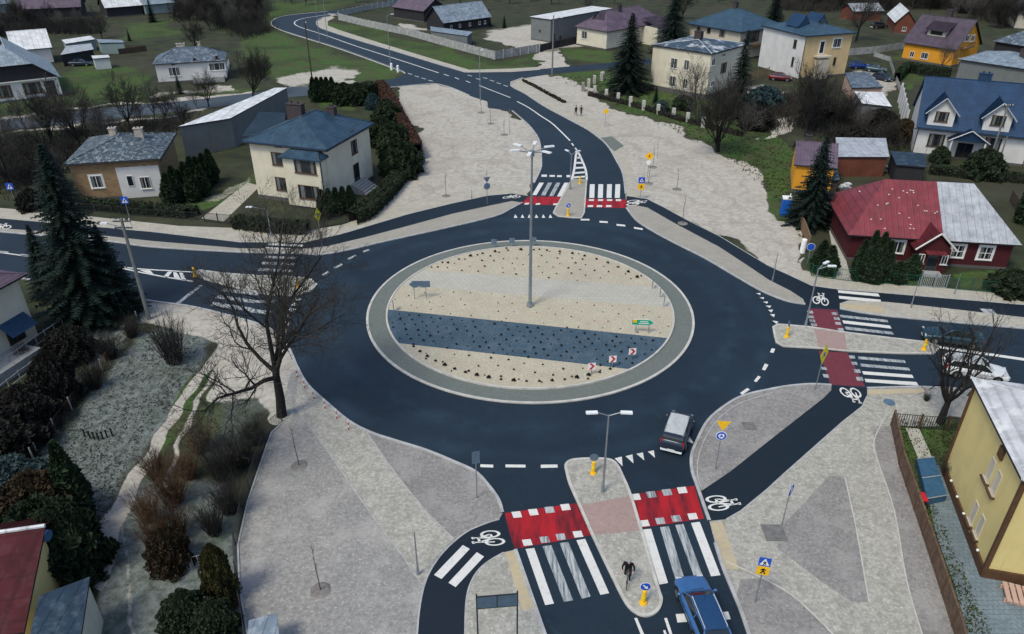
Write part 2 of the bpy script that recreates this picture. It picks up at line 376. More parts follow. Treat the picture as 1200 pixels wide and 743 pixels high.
RUTS = [[(478,108),(520,112),(560,128),(585,150),(590,180),(570,205),(530,222),(480,240)], [(486,112),(522,117),(555,132),(578,152),(582,178),(562,202),(524,218)], [(470,125),(500,150),(520,180),(540,200),(560,215)], [(478,120),(510,145),(530,172),(552,195)], [(500,130),(530,145),(548,165),(540,185),(515,190),(500,175),(510,158)],
 [(490,200),(520,190),(560,185),(600,190),(625,200)], [(620,100),(680,135),(730,170),(780,200),(840,235),(900,280),(935,310)], [(628,98),(690,133),(742,166),(792,194),(852,228),(910,272)], [(735,150),(760,175),(800,190),(850,215),(870,250)], [(720,165),(770,160),(830,185),(880,225),(915,290)], [(760,220),(800,225),(850,250),(900,300)], [(690,140),(720,160),(740,190),(770,230)]]
zr_ = zone([(band(smooth(r_, 4), .5 + .003 * r_[0][1]), 1.0, .9) for r_ in RUTS])
zs, zg, zf = zone(SAND), zone(GRASS), zone(FROST)
me = bpy.data.meshes.new('ground')
V3 = np.stack([Xg, Yg, np.zeros_like(Xg)], -1).reshape(-1, 3).astype(np.float32)
ii = np.arange(rows * cols).reshape(rows, cols)
q = np.stack([ii[:-1, :-1], ii[:-1, 1:], ii[1:, 1:], ii[1:, :-1]], -1).reshape(-1, 4)
me.vertices.add(len(V3)); me.vertices.foreach_set('co', V3.ravel()); me.loops.add(q.size); me.loops.foreach_set('vertex_index', q.ravel().astype(np.int32))
me.polygons.add(len(q)); me.polygons.foreach_set('loop_start', np.arange(0, q.size, 4, dtype=np.int32)); me.polygons.foreach_set('loop_total', np.full(len(q), 4, np.int32))
me.update(); at = me.attributes.new('cover', 'FLOAT_COLOR', 'POINT')
at.data.foreach_set('color', np.stack([zg, zs, zf, zr_], -1).astype(np.float32).ravel())
t = NT('ground'); an = t.n.new('ShaderNodeAttribute'); an.attribute_name = 'cover'; s3 = t.n.new('ShaderNodeSeparateColor'); t.l(an.outputs['Color'], s3.inputs[0])
n1 = t.noise(.25, 6, .65); n2 = t.noise(1.6, 6, .7); n3 = t.noise(4.5, 4, .75); nb = t.noise(.05, 4, .6)
def soft(ch, nz, k, lo=.42, hi=.62): return t.ramp(t.math('ADD', ch, t.math('MULTIPLY', t.math('SUBTRACT', nz, .5), k)), lo, hi)
base = t.mix(t.ramp(n1, .35, .65), (.022, .026, .018), (.055, .068, .034)); base = t.mix(t.ramp(nb, .4, .65, 0, .6), base, (.062, .058, .042)); base = t.mix(t.ramp(n3, .45, .8, 0, .7), base, (.022, .026, .018))
gr = t.mix(t.ramp(n2, .3, .7), (.026, .062, .018), (.080, .135, .036)); gr = t.mix(t.ramp(n1, .46, .6, 0, .7), gr, (.075, .070, .040)); gr = t.mix(t.ramp(t.noise(.09, 5, .7), .48, .6, 0, .6), gr, (.030, .040, .020)); gr = t.mix(t.ramp(n3, .5, .8, 0, .5), gr, (.02, .035, .012))
sa = t.mix(t.ramp(n2, .38, .62), (.37, .35, .315), (.50, .475, .425)); sa = t.mix(t.ramp(t.noise(.5, 6, .7, dist=1.2), .50, .64, 0, .45), sa, (.25, .225, .19)); sa = t.mix(t.ramp(t.noise(.12, 4, .6), .52, .68, 0, .4), sa, (.30, .27, .23)); sa = t.mix(t.ramp(n3, .50, .70, 0, .4), sa, (.20, .185, .16))
sa = t.mix(t.math('MULTIPLY', an.outputs['Alpha'], t.ramp(n2, .3, .6, .2, .6)), sa, (.25, .225, .20))
fr = t.mix(t.ramp(n2, .34, .6), (.062, .084, .072), (.20, .225, .225)); fr = t.mix(t.ramp(n3, .45, .70, 0, .45), fr, (.04, .056, .04)); fr = t.mix(t.ramp(n1, .5, .7, 0, .5), fr, (.05, .075, .04))
c = t.mix(soft(s3.outputs[2], n1, .9, .35, .65), base, fr); c = t.mix(soft(s3.outputs[0], n2, .8, .3, .6), c, gr); c = t.mix(soft(s3.outputs[1], n2, .5), c, sa)
t.col(c); t.bump(n2, .3, .05); t.fin(.95, spec=.15); me.materials.append(M['ground'])
link('ground', me)['kind'] = 'structure'
sheet('terrain', [(-4000, -600), (4000, -600), (4000, 5000), (-4000, 5000)], -.4, M['ground'])

# ================================================================ ROADS
ROAD = [(655,792),(638,743),(604,645),(589,601.6),(584,586),(571,568),(556,553),(530,541),(499.5,528.5),(466,518),(435.5,508),(410,495),(384,473.6),(361,452),(348.6,431),(338,408),(320.5,389),(299,379),(230,361),(179,353.6),(135.5,346),(0,322),(-90,306),
 (-90,262),(0,272),(125,283),(179,290),(281,296),(351,297.4),(377,298.7),(415,292),(453,283),(517,269),(556,260),(584,252.6),(600,244.5),(612,238),(619,230),(625.6,215.6),(633,200),(634.5,190),(632,166),(623,151),(613,141),(600,130),(572,126.6),(571,119),(550.6,112.5),(530,103.6),(510,98.5),(489,99.7),(464,102),(440.6,103.6),
 (400,108),(340,114),(256,125),(110,142),(0,153),(-90,162),(-90,150),(0,140.6),(123,126.6),(210,119),(300,108.7),(341,102),(402,101),(430,97),(464,92),(474,87),(473,85),(457,79),(402,59),(361,46),(333,37),(320,31),(318,27),(322,22.5),(333,19),(351,16.6),(384,13.5),(420,8),(480,-6),
 (496,-4),(440,9.5),(397,18),(379,20.5),(371,25.6),(374,32),(389.5,38),(423,48.6),(458.5,59),(504.6,73),(535,82),(545.5,85.2),(600,84.5),(623,82),(710,74),(790,66),(792,71),(710,81),(641,87.5),(612,92),(600,97),(600,102),(615,110),(638,125),(664,139),(689.5,153),(710,169),(723,190),(730,205),(733,228),(734,244),(746,259),(766,272),(792,286),(825,302.5),(855.6,320.4),(884,337),(900,345),(923,353.5),(943.5,357),(984,362),(1040,371),(1200,385.5),(1290,394),
 (1290,472),(1200,463),(1138,457.5),(1079,454.4),(1016,455.7),(974,452),(951,451),(925.6,453),(900,457.5),(876,463),(856,472),(830,493),(815,521),(810,536),(811,553),(816,568),(831,611),(838,637),(848,668),(866,711.5),(877,743),(893,790)]
sheet('road', P(ROAD), .02, M['asphalt'])
sheet('street', P([(-90,162),(0,153),(110,142),(256,125),(340,114),(400,108),(425,105),(425,97.5),(402,101),(341,102),(300,108.7),(210,119),(123,126.6),(0,140.6),(-90,150)]), .024, M['asphalt_old'])
def idx(p): return min(range(len(ROAD)), key=lambda k: (ROAD[k][0] - p[0]) ** 2 + (ROAD[k][1] - p[1]) ** 2)
def seg(a, b): return ROAD[idx(a):idx(b) + 1]
def kseg(name, a, b, w=.2, **k): return kerb(name, seg(a, b), w, .12, sm=True, **k)
kseg('kerb_southwest', (589,601.6), (-90,306)); kseg('kerb_south', (655,792), (604,645)); kseg('kerb_northwest', (-90,262), (612,238))
kseg('kerb_north', (625.6,215.6), (600,130)); kseg('kerb_street', (550.6,112.5), (440.6,103.6)); kseg('kerb_meadow', (474,87), (384,13.5), m=M['kerb_pale']); kseg('kerb_bend', (397,18), (545.5,85.2))
kseg('kerb_corner', (612,92), (733,228)); kseg('kerb_northeast', (734,244), (943.5,357)); kseg('kerb_east', (984,362), (1290,394)); kseg('kerb_southeast', (974,452), (831,611)); kseg('kerb_plaza', (838,637), (893,790)); kerb('kerb_eastern', [(1290,472),(1200,463),(1138,457.5),(1079,454.4),(1016,455.7)], .2)

# cycle paths
NWP = [(-90,247),(0,256),(125,267),(179,272),(281,284),(356,284.6),(402,274),(479,251),(530,238.6),(571,229.6),(600,227),(619,230),(612,238),(600,236),(576,241),(530,251),(479,265),(428,278.5),(384,289),(356,292),(281,291.5),(179,283),(125,277),(0,268),(-90,259)]
sheet('cycle_path_northwest', P(NWP), .03, M['asphalt_path'])
NEP = [(734,230),(745,231.5),(758.5,233.5),(779,243.7),(804.6,257.8),(843,277),(876,297),(900,311.5),(925.6,323),(951,335),(984,339.6),(1028,343),(1200,357.5),(1290,365),(1290,380),(1200,372.5),(1092,360),(1040,354.5),(994.6,352.6),(984,356),(984,362),(943.5,357),(941,351),(925.6,341),(900,328),(881,315),(843,290),(794,264),(758.5,243.7),(745,241),(734,242)]
sheet('cycle_path_northeast', P(NEP), .03, M['asphalt_path'])
SEP = [(974,452),(1016,455.7),(1016,464.6),(1010,477),(987,495),(915,559),(900,573),(868.5,599),(851,609),(831,611),(822,576),(856,553),(900,518),(965,467),(974,458)]
sheet('cycle_path_southeast', P(SEP), .03, M['asphalt_path'])
SWP = smooth([(589,601.6),(585,609),(569,614),(545,625),(520,647),(503,672),(494,700),(489,743),(489,800)], 4) + smooth([(546,800),(545,743),(547,700),(556,675),(570,660),(590,648),(604,645)], 4)
sheet('cycle_path_southwest', P(SWP), .03, M['asphalt_path'])
for n, k in (('path_edging_northwest', NWP[:11]), ('path_edging_northeast', NEP[1:14]), ('path_edging_southeast', SEP[2:9])):
    kerb(n, k, .09, .05, sm=False)
kerb('path_edging_southwest', [(585,609),(569,614),(545,625),(520,647),(503,672),(494,700),(489,743),(489,800)], .09, .05); kerb('path_edging_board', [(545,800),(545,743),(547,700),(556,675),(570,660),(590,648)], .09, .05)

# verges between cycle path and road
VNW = [(-90,259),(0,268),(125,277),(179,283),(281,291.5),(356,292),(384,289),(428,278.5),(479,265),(530,251),(576,241),(600,236),(612,238),(600,244.5),(584,252.6),(556,260),(517,269),(453,283),(415,292),(377,298.7),(351,297.4),(281,296),(179,290),(125,283),(0,272),(-90,262)]
sheet('verge_northwest', P(VNW), .06, M['pavers_verge'])
VNE = [(734,242),(745,241),(758.5,243.7),(794,264),(843,290),(881,315),(900,328),(925.6,341),(941,351),(943.5,357),(923,353.5),(900,345),(884,337),(855.6,320.4),(825,302.5),(792,286),(766,272),(746,259)]
sheet('verge_northeast', P(VNE), .06, M['pavers_verge'])
sheet('verge_east', P([(984,356),(994.6,352.6),(1040,354.5),(1092,360),(1200,372.5),(1290,380),(1290,394),(1200,385.5),(1040,371),(984,362)]), .06, M['pavers_walk'])
sheet('verge_southeast', P([(822,576),(856,553),(900,518),(965,467),(974,458),(974,452),(951,451),(925.6,453),(900,457.5),(876,463),(856,472),(830,493),(815,521),(810,536),(811,553),(816,568)]), .06, M['gravel_grey'])
kerb('verge_edging', [(822,573),(817,556),(820,530),(835,500),(862,476),(905,461)], .07, .09)
sheet('verge_south', P([(546,800),(545,743),(547,700),(556,675),(570,660),(590,648),(604,645),(638,743),(655,792)]), .06, M['gravel_pale'])
sheet('tactile_paving_southwest', P([(592,648),(604,646),(628,713),(612,716)]), .064, M['paint_orange_plates'])
sheet('tactile_paving_southeast', P([(832,613),(846,612),(866,668),(849,668)]), .05, M['paint_orange_plates'])
sheet('tactile_paving_east', P([(1018,457.5),(1083,456),(1083,461),(1018,463)]), .05, M['paint_orange_plates'])
sheet('tactile_paving_northeast', P([(984,357),(1034,359),(1034,368),(988,361.5)]), .064, M['paint_orange_plates'])
# pavements
sheet('pavement_northwest', P([(-90,234),(0,244),(60,249),(125,256),(210,265),(300,268.5),(350,272),(400,264),(470,240),(530,226),(575,218),(612,222),(619,230),(600,227),(571,229.6),(530,238.6),(479,251),(402,274),(356,284.6),(281,284),(179,272),(125,267),(0,256),(-90,247)]), .04, M['pavers_walk'])
sheet('pavement_north', P([(600,102),(598,96),(612,91),(625,97),(650,113),(676,127),(702,145),(724,166),(738,190),(745,210),(754,229),(745,231.5),(734,230),(733,228),(730,205),(723,190),(710,169),(689.5,153),(664,139),(638,125),(615,110)]), .04, M['pavers_walk'])
sheet('pavement_patch', P([(710,169),(702,162),(717,160),(731,171),(720,178)]), .05, M['pavers_grey'])
sheet('pavement_bend', P([(384,15.5),(397,18),(379,20.5),(371,25.6),(374,32),(389.5,38),(423,48.6),(458.5,59),(504.6,73),(535,82),(545.5,85.2),(600,84.5),(632,82),(640,78),(600,80.5),(550,82),(508,69.5),(462,55.5),(428,45),(398,35.5),(384,30),(384,25),(392,21)]), .04, M['pavers_walk'])
sheet('pavement_east', P([(945,318),(980,327),(1100,337),(1200,346),(1290,353),(1290,365),(1200,357.5),(1028,343),(984,339.6),(951,335),(925.6,323),(930,318)]), .04, M['pavers_walk'])
# plazas
SWA = [(589,601.6),(584,586),(571,568),(556,553),(530,541),(499.5,528.5),(466,518),(435.5,508),(410,495),(384,473.6),(361,452),(348.6,431),(340,440),(332,470),(335,492),(318,508),(305,545),(290,590),(279,640),(281,690),(290,743),(296,800),(489,800),(489,743),(494,700),(503,672),(520,647),(545,625),(569,614),(585,609)]
sheet('gravel_plaza_southwest', P(SWA), .035, M['gravel_pink'])
sheet('gravel_wedge', P([(430,507),(466,519),(499.5,530),(530,542),(556,554),(571,569),(584,587),(588,601),(569,613),(545,624),(532,632),(500,600),(462,553)]), .042, M['gravel_grey'])
sheet('gravel_track', P([(350,436),(362,455),(384,476),(408,495),(430,507),(462,553),(500,600),(532,632),(512,652),(496,688),(470,650),(440,610),(405,560),(370,510),(346,478)]), .046, M['gravel_pale'])
kerb('track_edging', [(346,478),(370,510),(405,560),(440,610),(470,650),(496,688)], .06, .06); kerb('wedge_edging', [(430,507),(462,553),(500,600),(532,632)], .06, .06)
kerb('plaza_edging_west', [(335,492),(318,508),(305,545),(290,590),(279,640),(281,690),(290,743),(296,800)], .1, .1, sm=False)
SEA = [(1016,455.7),(1079,454.4),(1138,457.5),(1100,500),(1045,500),(1045,480),(1062,560),(1095,650),(1125,743),(1145,800),(893,800),(877,743),(866,711.5),(848,668),(838,637),(831,611),(851,609),(868.5,599),(900,573),(915,559),(987,495),(1010,477),(1016,464.6)]
sheet('gravel_plaza_southeast', P(SEA), .035, M['gravel_pale'])
sheet('gravel_triangle', P([(972,558),(990,560),(1003,620),(1018,706),(998,706),(960,680),(911,643),(914,620)]), .042, M['gravel_grey'])
sheet('gravel_corner', P([(893,678),(930,700),(975,743),(1010,790),(893,800),(877,743),(862,700),(868,680)]), .042, M['gravel_grey'])
sheet('gravel_strip', P([(1022,500),(1045,500),(1062,560),(1095,650),(1125,743),(1145,800),(1098,800),(1080,743),(1062,680),(1048,600),(1030,545)]), .042, M['gravel_grey'])
for n, k in (('edging_triangle', [(990,560),(1003,620),(1018,706)]), ('edging_strip', [(1038,488),(1024,518),(1030,545),(1048,600),(1062,680),(1080,743),(1098,800)]), ('edging_corner', [(850,658),(893,678),(930,700),(975,743),(1010,790)])):
    kerb(n, k, .07, .07, m=M['kerb_pale'])

# ================================================================ CENTRAL ISLAND
IC = Vector((1.66, 60.7)); RO, RI = 15.0, 13.25
def circ(r, n=160): return [(IC.x + r * math.cos(2 * math.pi * k / n), IC.y + r * math.sin(2 * math.pi * k / n)) for k in range(n)]
sheet('island_apron', circ(RO - .1), .08, M['pavers_grey'], .0)
kerb('island_kerb', circ(RO), .22, .12, closed=True, world=True, m=M['kerb_pale']); kerb('island_inner_kerb', circ(RI), .16, .22, closed=True, world=True, m=M['kerb_pale'])
def clip(poly, a, b, keep):
    out = []; f = lambda p: ((b[0] - a[0]) * (p[1] - a[1]) - (b[1] - a[1]) * (p[0] - a[0])) * keep
    for i in range(len(poly)):
        p, q_ = poly[i], poly[(i + 1) % len(poly)]; fp, fq = f(p), f(q_)
        if fp >= 0: out.append(p)
        if (fp >= 0) != (fq >= 0): t_ = fp / (fp - fq); out.append((p[0] + (q_[0] - p[0]) * t_, p[1] + (q_[1] - p[1]) * t_))
    return out
lines = [[(509,317.5),(760,335.6)], [(509,337),(777,360)], [(454.5,362.7),(780,396)], [(465,402),(737,432.6)]]
LW = [P(l, .16) for l in lines]; disc = circ(RI - .08, 120); parts = []
rest = disc
for k, (a, b) in enumerate(LW):
    parts.append(clip(rest, a, b, 1)); rest = clip(rest, a, b, -1)
parts.append(rest)
for nm, pl, mt, z in zip(('island_gravel_north', 'island_slab_band', 'island_gravel_middle', 'island_slate_band', 'island_gravel_south'), parts, ('gravel_beige', 'slabs_pale', 'gravel_beige', 'gravel_slate', 'gravel_beige'), (.17, .165, .17, .16, .17)):
    sheet(nm, pl, z, M[mt], .0)
ISL_PARTS = dict(zip('nbmsx', parts))

# ================================================================ SPLITTER ISLANDS
def splitter(name, pxs, mat, sm=True):
    pts = P(smooth(pxs, 4, True)) if sm else P(pxs)
    sheet(name, pts, .11, M[mat], .0)
    kerb(name + '_kerb', [(p.x, p.y) for p in pts], .18, .13, closed=True, world=True, m=M['kerb_pale'])
SOUTH_I = [(664,553),(663,546),(668,541),(680,539),(700,538.6),(715,540),(723,546),(729,558),(739,582),(753.4,630),(771,691),(774.6,704),(770,716),(758.5,722),(746,719),(733,706),(715,670.6),(694.6,628),(679,592.6),(668,568)]
splitter('splitter_island_south', SOUTH_I, 'gravel_pale')
sheet('island_crossing_south', P([(679.5,592),(739,581),(750,622),(695,627)], .114), .114, M['pavers_red'])
NORTH_I = [(670,211),(687.5,211),(686,230),(684.5,250),(681,256),(668,255.5),(654,254),(648.6,250),(651,245),(660,229)]
splitter('splitter_island_north', NORTH_I, 'pavers_verge', False)
EAST_I = [(908,395),(906,384),(912,381),(930,382.5),(948,384),(990,390.5),(1051,398),(1095,403),(1100,408),(1094,415),(1056,414.8),(989.5,412),(956,408.5),(918,406.5),(910,402)]
splitter('splitter_island_east', EAST_I, 'gravel_pale', False)
sheet('island_crossing_east', P([(954,385),(990,390.5),(993,412),(960,409)], .114), .114, M['pavers_red'])
WEST_I = [(226,320),(234,317.5),(262,321),(300,324),(345,325),(364,328),(371,334),(365,341),(345,347),(318,346),(285,340),(240,328)]
splitter('splitter_island_west', WEST_I, 'gravel_pale', False)

# ================================================================ ROAD MARKINGS
def marks(name, quads, mat='paint_white', z=.026):
    bm = BM()
    for q_ in quads: prism(bm, P(q_), None, z)
    o = obj(name, bm, M[mat]); o['kind'] = 'structure'; return o
def Z(ox, oy, s, quads): return [[(ox + x / s, oy + y / s) for x, y in q_] for q_ in quads]
s7 = 3.911
marks('red_lane_south_west', Z(600, 553, s7, [[(-32,190),(295,145),(370,290),(5,355)]]), 'red_surface', .024)
marks('red_lane_south_east', Z(600, 553, s7, [[(545,105),(835,65),(880,215),(590,258)]]), 'red_surface', .024)
def sq(cx, cy, w, h, sk): return [(cx - w / 2 - sk, cy - h / 2 + 2), (cx + w / 2 - sk, cy - h / 2 - 2), (cx + w / 2 + sk, cy + h / 2 - 2), (cx - w / 2 + sk, cy + h / 2 + 2)]
squ = [sq(x, y, 40, 28, 5) for x, y in ((22,197),(98,186),(245,163),(70,325),(302,287),(567,116),(780,85),(607,237),(828,205))]
squw = [sq(x, y, 40, 28, 5) for x, y in ((172,175),(150,312),(224,299),(638,105),(710,95),(680,226),(753,215))]
marks('crossing_squares_south', Z(600, 553, s7, squ), z=.030); marks('crossing_squares_worn', Z(600, 553, s7, squw), 'paint_worn', z=.030)
marks('zebra_crossing_south', Z(600, 553, s7, [[(62,355),(102,350),(192,605),(152,612)],[(295,315),(335,308),(445,557),(405,565)],[(597,265),(637,262),(715,510),(675,518)],[(820,235),(860,230),(955,475),(912,480)]]))
marks('zebra_crossing_south_worn', Z(600, 553, s7, [[(140,342),(180,337),(280,590),(238,597)],[(218,328),(258,322),(360,572),(320,583)],[(678,255),(718,250),(793,500),(752,506)],[(748,245),(785,240),(878,487),(838,492)]]), 'paint_worn')
marks('stop_line_south', Z(600, 553, s7, [[(560,672),(573,670),(620,780),(605,785)],[(697,672),(710,670),(735,745),(722,748)],[(692,728),(702,726),(715,760),(704,762)],[(750,653),(800,650),(808,688),(758,692)],[(955,645),(990,641),(1002,676),(966,681)]]))
marks('give_way_teeth_south', Z(600, 370, s7, [[(470,655),(503,647),(507,692)],[(520,645),(552,637),(557,678)],[(570,634),(600,628),(606,664)],[(622,624),(650,618),(655,652)],[(800,548),(812,552),(832,586),(806,578)]]))
marks('edge_dashes_south', Z(600, 370, s7, [[(-145,682),(-86,684),(-86,697),(-145,695)],[(-30,683),(62,684),(62,697),(-30,696)],[(132,684),(208,683),(210,697),(132,699)]]))
marks('edge_dashes_southeast', Z(600, 370, s7, [[(1145,248),(1158,220),(1175,226),(1160,252)],[(1108,300),(1128,276),(1140,282),(1120,306)],[(1045,355),(1078,332),(1090,340),(1055,364)],[(1182,168),(1190,150),(1206,153),(1198,172)]]))
# north crossing
s6 = 3.911
marks('red_lane_north_west', [[(619,230.4),(660,231),(655,241),(611.5,239)]], 'red_surface', .024); marks('red_lane_north_east', [[(687,233),(734,234),(734,244),(685.6,243)]], 'red_surface', .024)
marks('zebra_crossing_north', Z(600, 190, s6, [[(125,95),(146,95),(112,152),(92,152)],[(240,95),(260,95),(226,158),(206,158)]] + [[(x,102),(x + 22,102),(x + 20,165),(x - 3,165)] for x in (357,396,436,474)]))
marks('zebra_crossing_north_worn', Z(600, 190, s6, [[(165,95),(184,95),(152,153),(132,153)],[(203,95),(222,95),(190,156),(170,156)]]), 'paint_worn')
marks('crossing_squares_north', Z(600, 190, s6, [[(x,198),(x + 24,198),(x + 23,207),(x - 2,207)] for x in (348,390,432)] + [[(x, 171), (x + 24, 171), (x + 23, 179), (x, 179)] for x in (352,394,436,476)] + [[(110,190),(130,188),(128,196),(108,197)],[(190,190),(212,190),(210,198),(188,198)],[(60,188),(80,187),(76,195),(56,196)]]), z=.03)
marks('give_way_teeth_north', Z(600, 190, s6, [[(x, 256), (x + 7, 240), (x + 17, 256)] for x in (8,40,72,104,136,168)]))
marks('edge_dashes_north', Z(600, 190, s6, [[(315,261),(354,261),(356,268),(315,268)],[(400,270),(438,272),(440,280),(402,278)],[(478,284),(518,288),(520,296),(480,292)],[(558,298),(598,304),(600,312),(560,306)],[(135,58),(160,58),(160,68),(135,68)],[(172,60),(196,60),(196,68),(172,68)],[(206,61),(228,61),(228,69),(206,69)],[(250,60),(272,60),(272,70),(250,70)]]))
def line_marks(name, runs, w=.12, mat='paint_white'):
    bm = BM()
    for pts, n in runs: strip(bm, P(smooth(pts, n)), -w / 2, w / 2, .026)
    o = obj(name, bm, M[mat]); o['kind'] = 'structure'
line_marks('centre_line_north', [([(606,119),(620,126.5),(633,135.5),(646,144),(656,153),(668,165)], 4)], .26)
line_marks('centre_dashes_north', [([(670,168),(672,171)], 2), ([(674,173.5),(676,176)], 2), ([(562,100),(566,102),(598,114.5)], 3), ([(546,95),(551,97)], 1), ([(533,91),(538,93)], 1), ([(520,87),(526,89)], 1)], .24)
line_marks('centre_line_bend', [([(514,85.5),(470,71),(420,55),(380,41),(352,32),(345,27),(352,22.5),(372,19),(400,15)], 5)], .3)
line_marks('edge_line_meadow', [([(474,84),(457,77.5),(402,57.5),(361,45),(335,37)], 4)], .14, 'paint_worn')
line_marks('street_dashes', [([(x, y), (x + 5, y + 1.4)], 1) for x, y in ((478,86),(486,89),(494,91.5),(502,94),(548,88),(558,92),(566,91),(574,94),(582,97),(590,100))], .22)
line_marks('gore_outline_north', [([(670,211.5),(673,198),(676,178),(682,188),(686.5,200),(687.5,211)], 3)], .3)
marks('gore_hatching_north', [[(675.5,190),(682.5,190),(682.5,192),(675,192)],[(674.5,196),(684.5,195.5),(684.5,197.5),(674,198)],[(673,202),(686,201),(686,203),(673,204)],[(672,207),(687,206),(687,208),(672,209)],[(676.5,184),(680,184),(680.5,186),(676.5,186)]])
# east crossing
marks('red_lane_east_north', [[(947,361.5),(981,363.5),(989.5,389),(952,383.5)]], 'red_faded', .024); marks('red_lane_east_south', [[(959,411.5),(993,413.5),(1014,453.5),(973,451)]], 'red_faded', .024)
s8 = 3.911
eq = [[(410,187),(625,205),(632,218),(415,200)],[(420,220),(645,240),(652,253),(426,234)],[(430,255),(660,272),(668,287),(438,270)],[(442,290),(680,305),(690,322),(448,305)],
      [(328,-4),(545,20),(552,32),(334,8)],[(340,22),(558,46),(566,60),(346,36)],[(350,50),(570,75),(578,88),(356,64)]]
marks('zebra_crossing_east', Z(900, 370, s8, eq[2:4] + eq[5:6]), 'paint_white'); marks('zebra_crossing_east_worn', Z(900, 370, s8, eq[:2] + eq[4:5] + eq[6:]), 'paint_worn')
marks('crossing_squares_east', Z(900, 370, s8, [[(370,183),(396,184),(400,198),(374,197)],[(380,212),(406,213),(412,228),(386,226)],[(392,246),(420,247),(426,264),(398,262)],[(402,282),(432,282),(438,300),(408,298)],[(242,236),(266,238),(270,250),(246,248)],[(250,268),(276,270),(280,286),(254,284)]] + [[(x, y), (x + 26, y + 1), (x + 30, y + 13), (x + 4, y + 12)] for x, y in ((178,-22),(182,0),(188,18),(196,36),(290,-15),(300,8),(306,30),(318,58))]), 'paint_worn', .03)
marks('give_way_teeth_east', Z(900, 300, 1, [[(-14,44),(-9,43.5),(-9,46)],[(-10,49),(-5,48.5),(-5,51)],[(-6,54),(0,53.5),(-1,56)],[(-3,58.5),(4,58.5),(2,61)],[(0,63.5),(6,63),(4,66.5)],[(2,68.5),(8,68.5),(7,72)],[(5,76),(12,77),(10,80)]]))
marks('path_zebra_northeast', Z(900, 190, s8, [[(320,588),(505,604),(512,618),(322,600)],[(324,614),(516,632),(518,646),(326,627)]]), z=.036)
marks('path_zebra_northwest', Z(300, 190, s8, [[(62,372),(215,380),(220,389),(52,381)],[(45,390),(222,400),(215,409),(38,401)]]), z=.036)
marks('path_zebra_southwest', Z(300, 553, s8, [[(948,337),(980,355),(850,493),(816,474)],[(1012,370),(1045,390),(915,530),(882,510)]]), z=.036)
marks('lane_line_east', [[(1092,404.5),(1200,420),(1290,431),(1290,433),(1200,423),(1092,407)]], 'paint_white'); marks('path_patch_east', Z(1040, 350, 5.71, [[(615,68),(700,72),(735,108),(640,95)]]), 'paint_worn', .036)
# west crossing
marks('zebra_crossing_west', [[(311,300),(349,301.5),(347,304),(309,302.5)],[(308,307),(346,308.5),(344,311.5),(306,310)],[(304,314.5),(344,316.5),(342,319.5),(302,317.5)]] , 'paint_worn')
marks('zebra_crossing_west_near', [[(262,338),(305,343),(302,346.5),(259,341.5)],[(256,346),(300,352),(297,355.5),(252,349.5)],[(250,354),(296,361),(292,365),(246,358)],[(300,352),(330,352),(328,355),(298,355)],[(296,362),(318,365),(315,369),(292,366)]], 'paint_worn')
marks('exit_dashes_west', [[(347,349),(354,350),(351,352.5),(344,351.5)],[(344,355),(350.5,356),(348,359),(341,358)],[(340,361),(347,362.5),(345,366),(338,364.5)],[(337,369),(343.5,370.5),(342,374),(335,372.5)],[(333.5,377),(340,378),(339,382),(332,380.5)],[(331.5,385),(338,386.5),(337,390),(330.5,388.5)]], 'paint_white')
marks('edge_dashes_west', [[(391,313.5),(400,309),(402,310.5),(393,315)],[(407,303),(417,298.5),(418.5,300),(409,304.5)],[(425,294.5),(432,292),(433,293.5),(426,296)],[(377,322),(384,318),(386,319.5),(379,323.5)]], 'paint_worn')
line_marks('gore_outline_west', [([(0,296),(60,304),(137,312.5),(160,315),(190,317),(226,319)], 2), ([(137,313),(163,319),(195,325),(226,330)], 2)], .2)
marks('gore_hatching_west', [[(163,316.5),(176,317),(180,321.5),(172,320)],[(192,324),(197,318.5),(202,318.5),(196,326)],[(203,319),(207,319.5),(212,327.5),(204,325.5)],[(210,319.5),(214,320),(219,329),(213,328)]])
marks('centre_dashes_west', [[(0,294),(10,295),(10,297),(0,296)],[(24,297.5),(38,299.5),(38,301.5),(24,299.5)],[(204,357),(234,334),(238,334.5),(208,358)]], 'paint_worn')
# bicycle symbols on the cycle paths: two wheels, frame, saddle and bars
def ring(bm, O, ex, ey, cx, cy, r, w, z, n=20):
    pin = []; 
    for k in range(n):
        a = 2 * math.pi * k / n
        for rr in (r - w, r + w): pin.append(bm.verts.new((*(O + ex * (cx + rr * math.cos(a)) + ey * (cy + rr * math.sin(a))), z)))
    for k in range(n):
        i, j = 2 * k, 2 * ((k + 1) % n); bm.faces.new((pin[i], pin[j], pin[j + 1], pin[i + 1]))
def bike_symbol(name, w1, w2, top, z=.037):
    O = G(*w1).xy; ex = G(*w2).xy - O; T = G(*top).xy; ey = T - (O + ex * .5); bm = BM()
    ring(bm, O, ex, ey, 0, 0, .40, .07, z); ring(bm, O, ex, ey, 1, 0, .40, .07, z)
    def st(a, b, w=.06):
        a, b = Vector(a), Vector(b); d = (b - a).normalized(); n_ = Vector((-d.y, d.x)) * w
        bm.faces.new([bm.verts.new((*(O + ex * p.x + ey * p.y), z + .001)) for p in (a - n_, b - n_, b + n_, a + n_)])
    for a, b in (((0, 0), (.3, .62)), ((.3, .62), (.8, .66)), ((.3, .62), (.5, 0)), ((.5, 0), (.8, .66)), ((0, 0), (.5, 0)), ((1, 0), (.76, .95)), ((.62, .95), (.92, .95)), ((.26, .62), (.22, .85)), ((.1, .86), (.36, .86))): st(a, b)
    o = obj(name, bm, M['paint_white']); o['kind'] = 'structure'
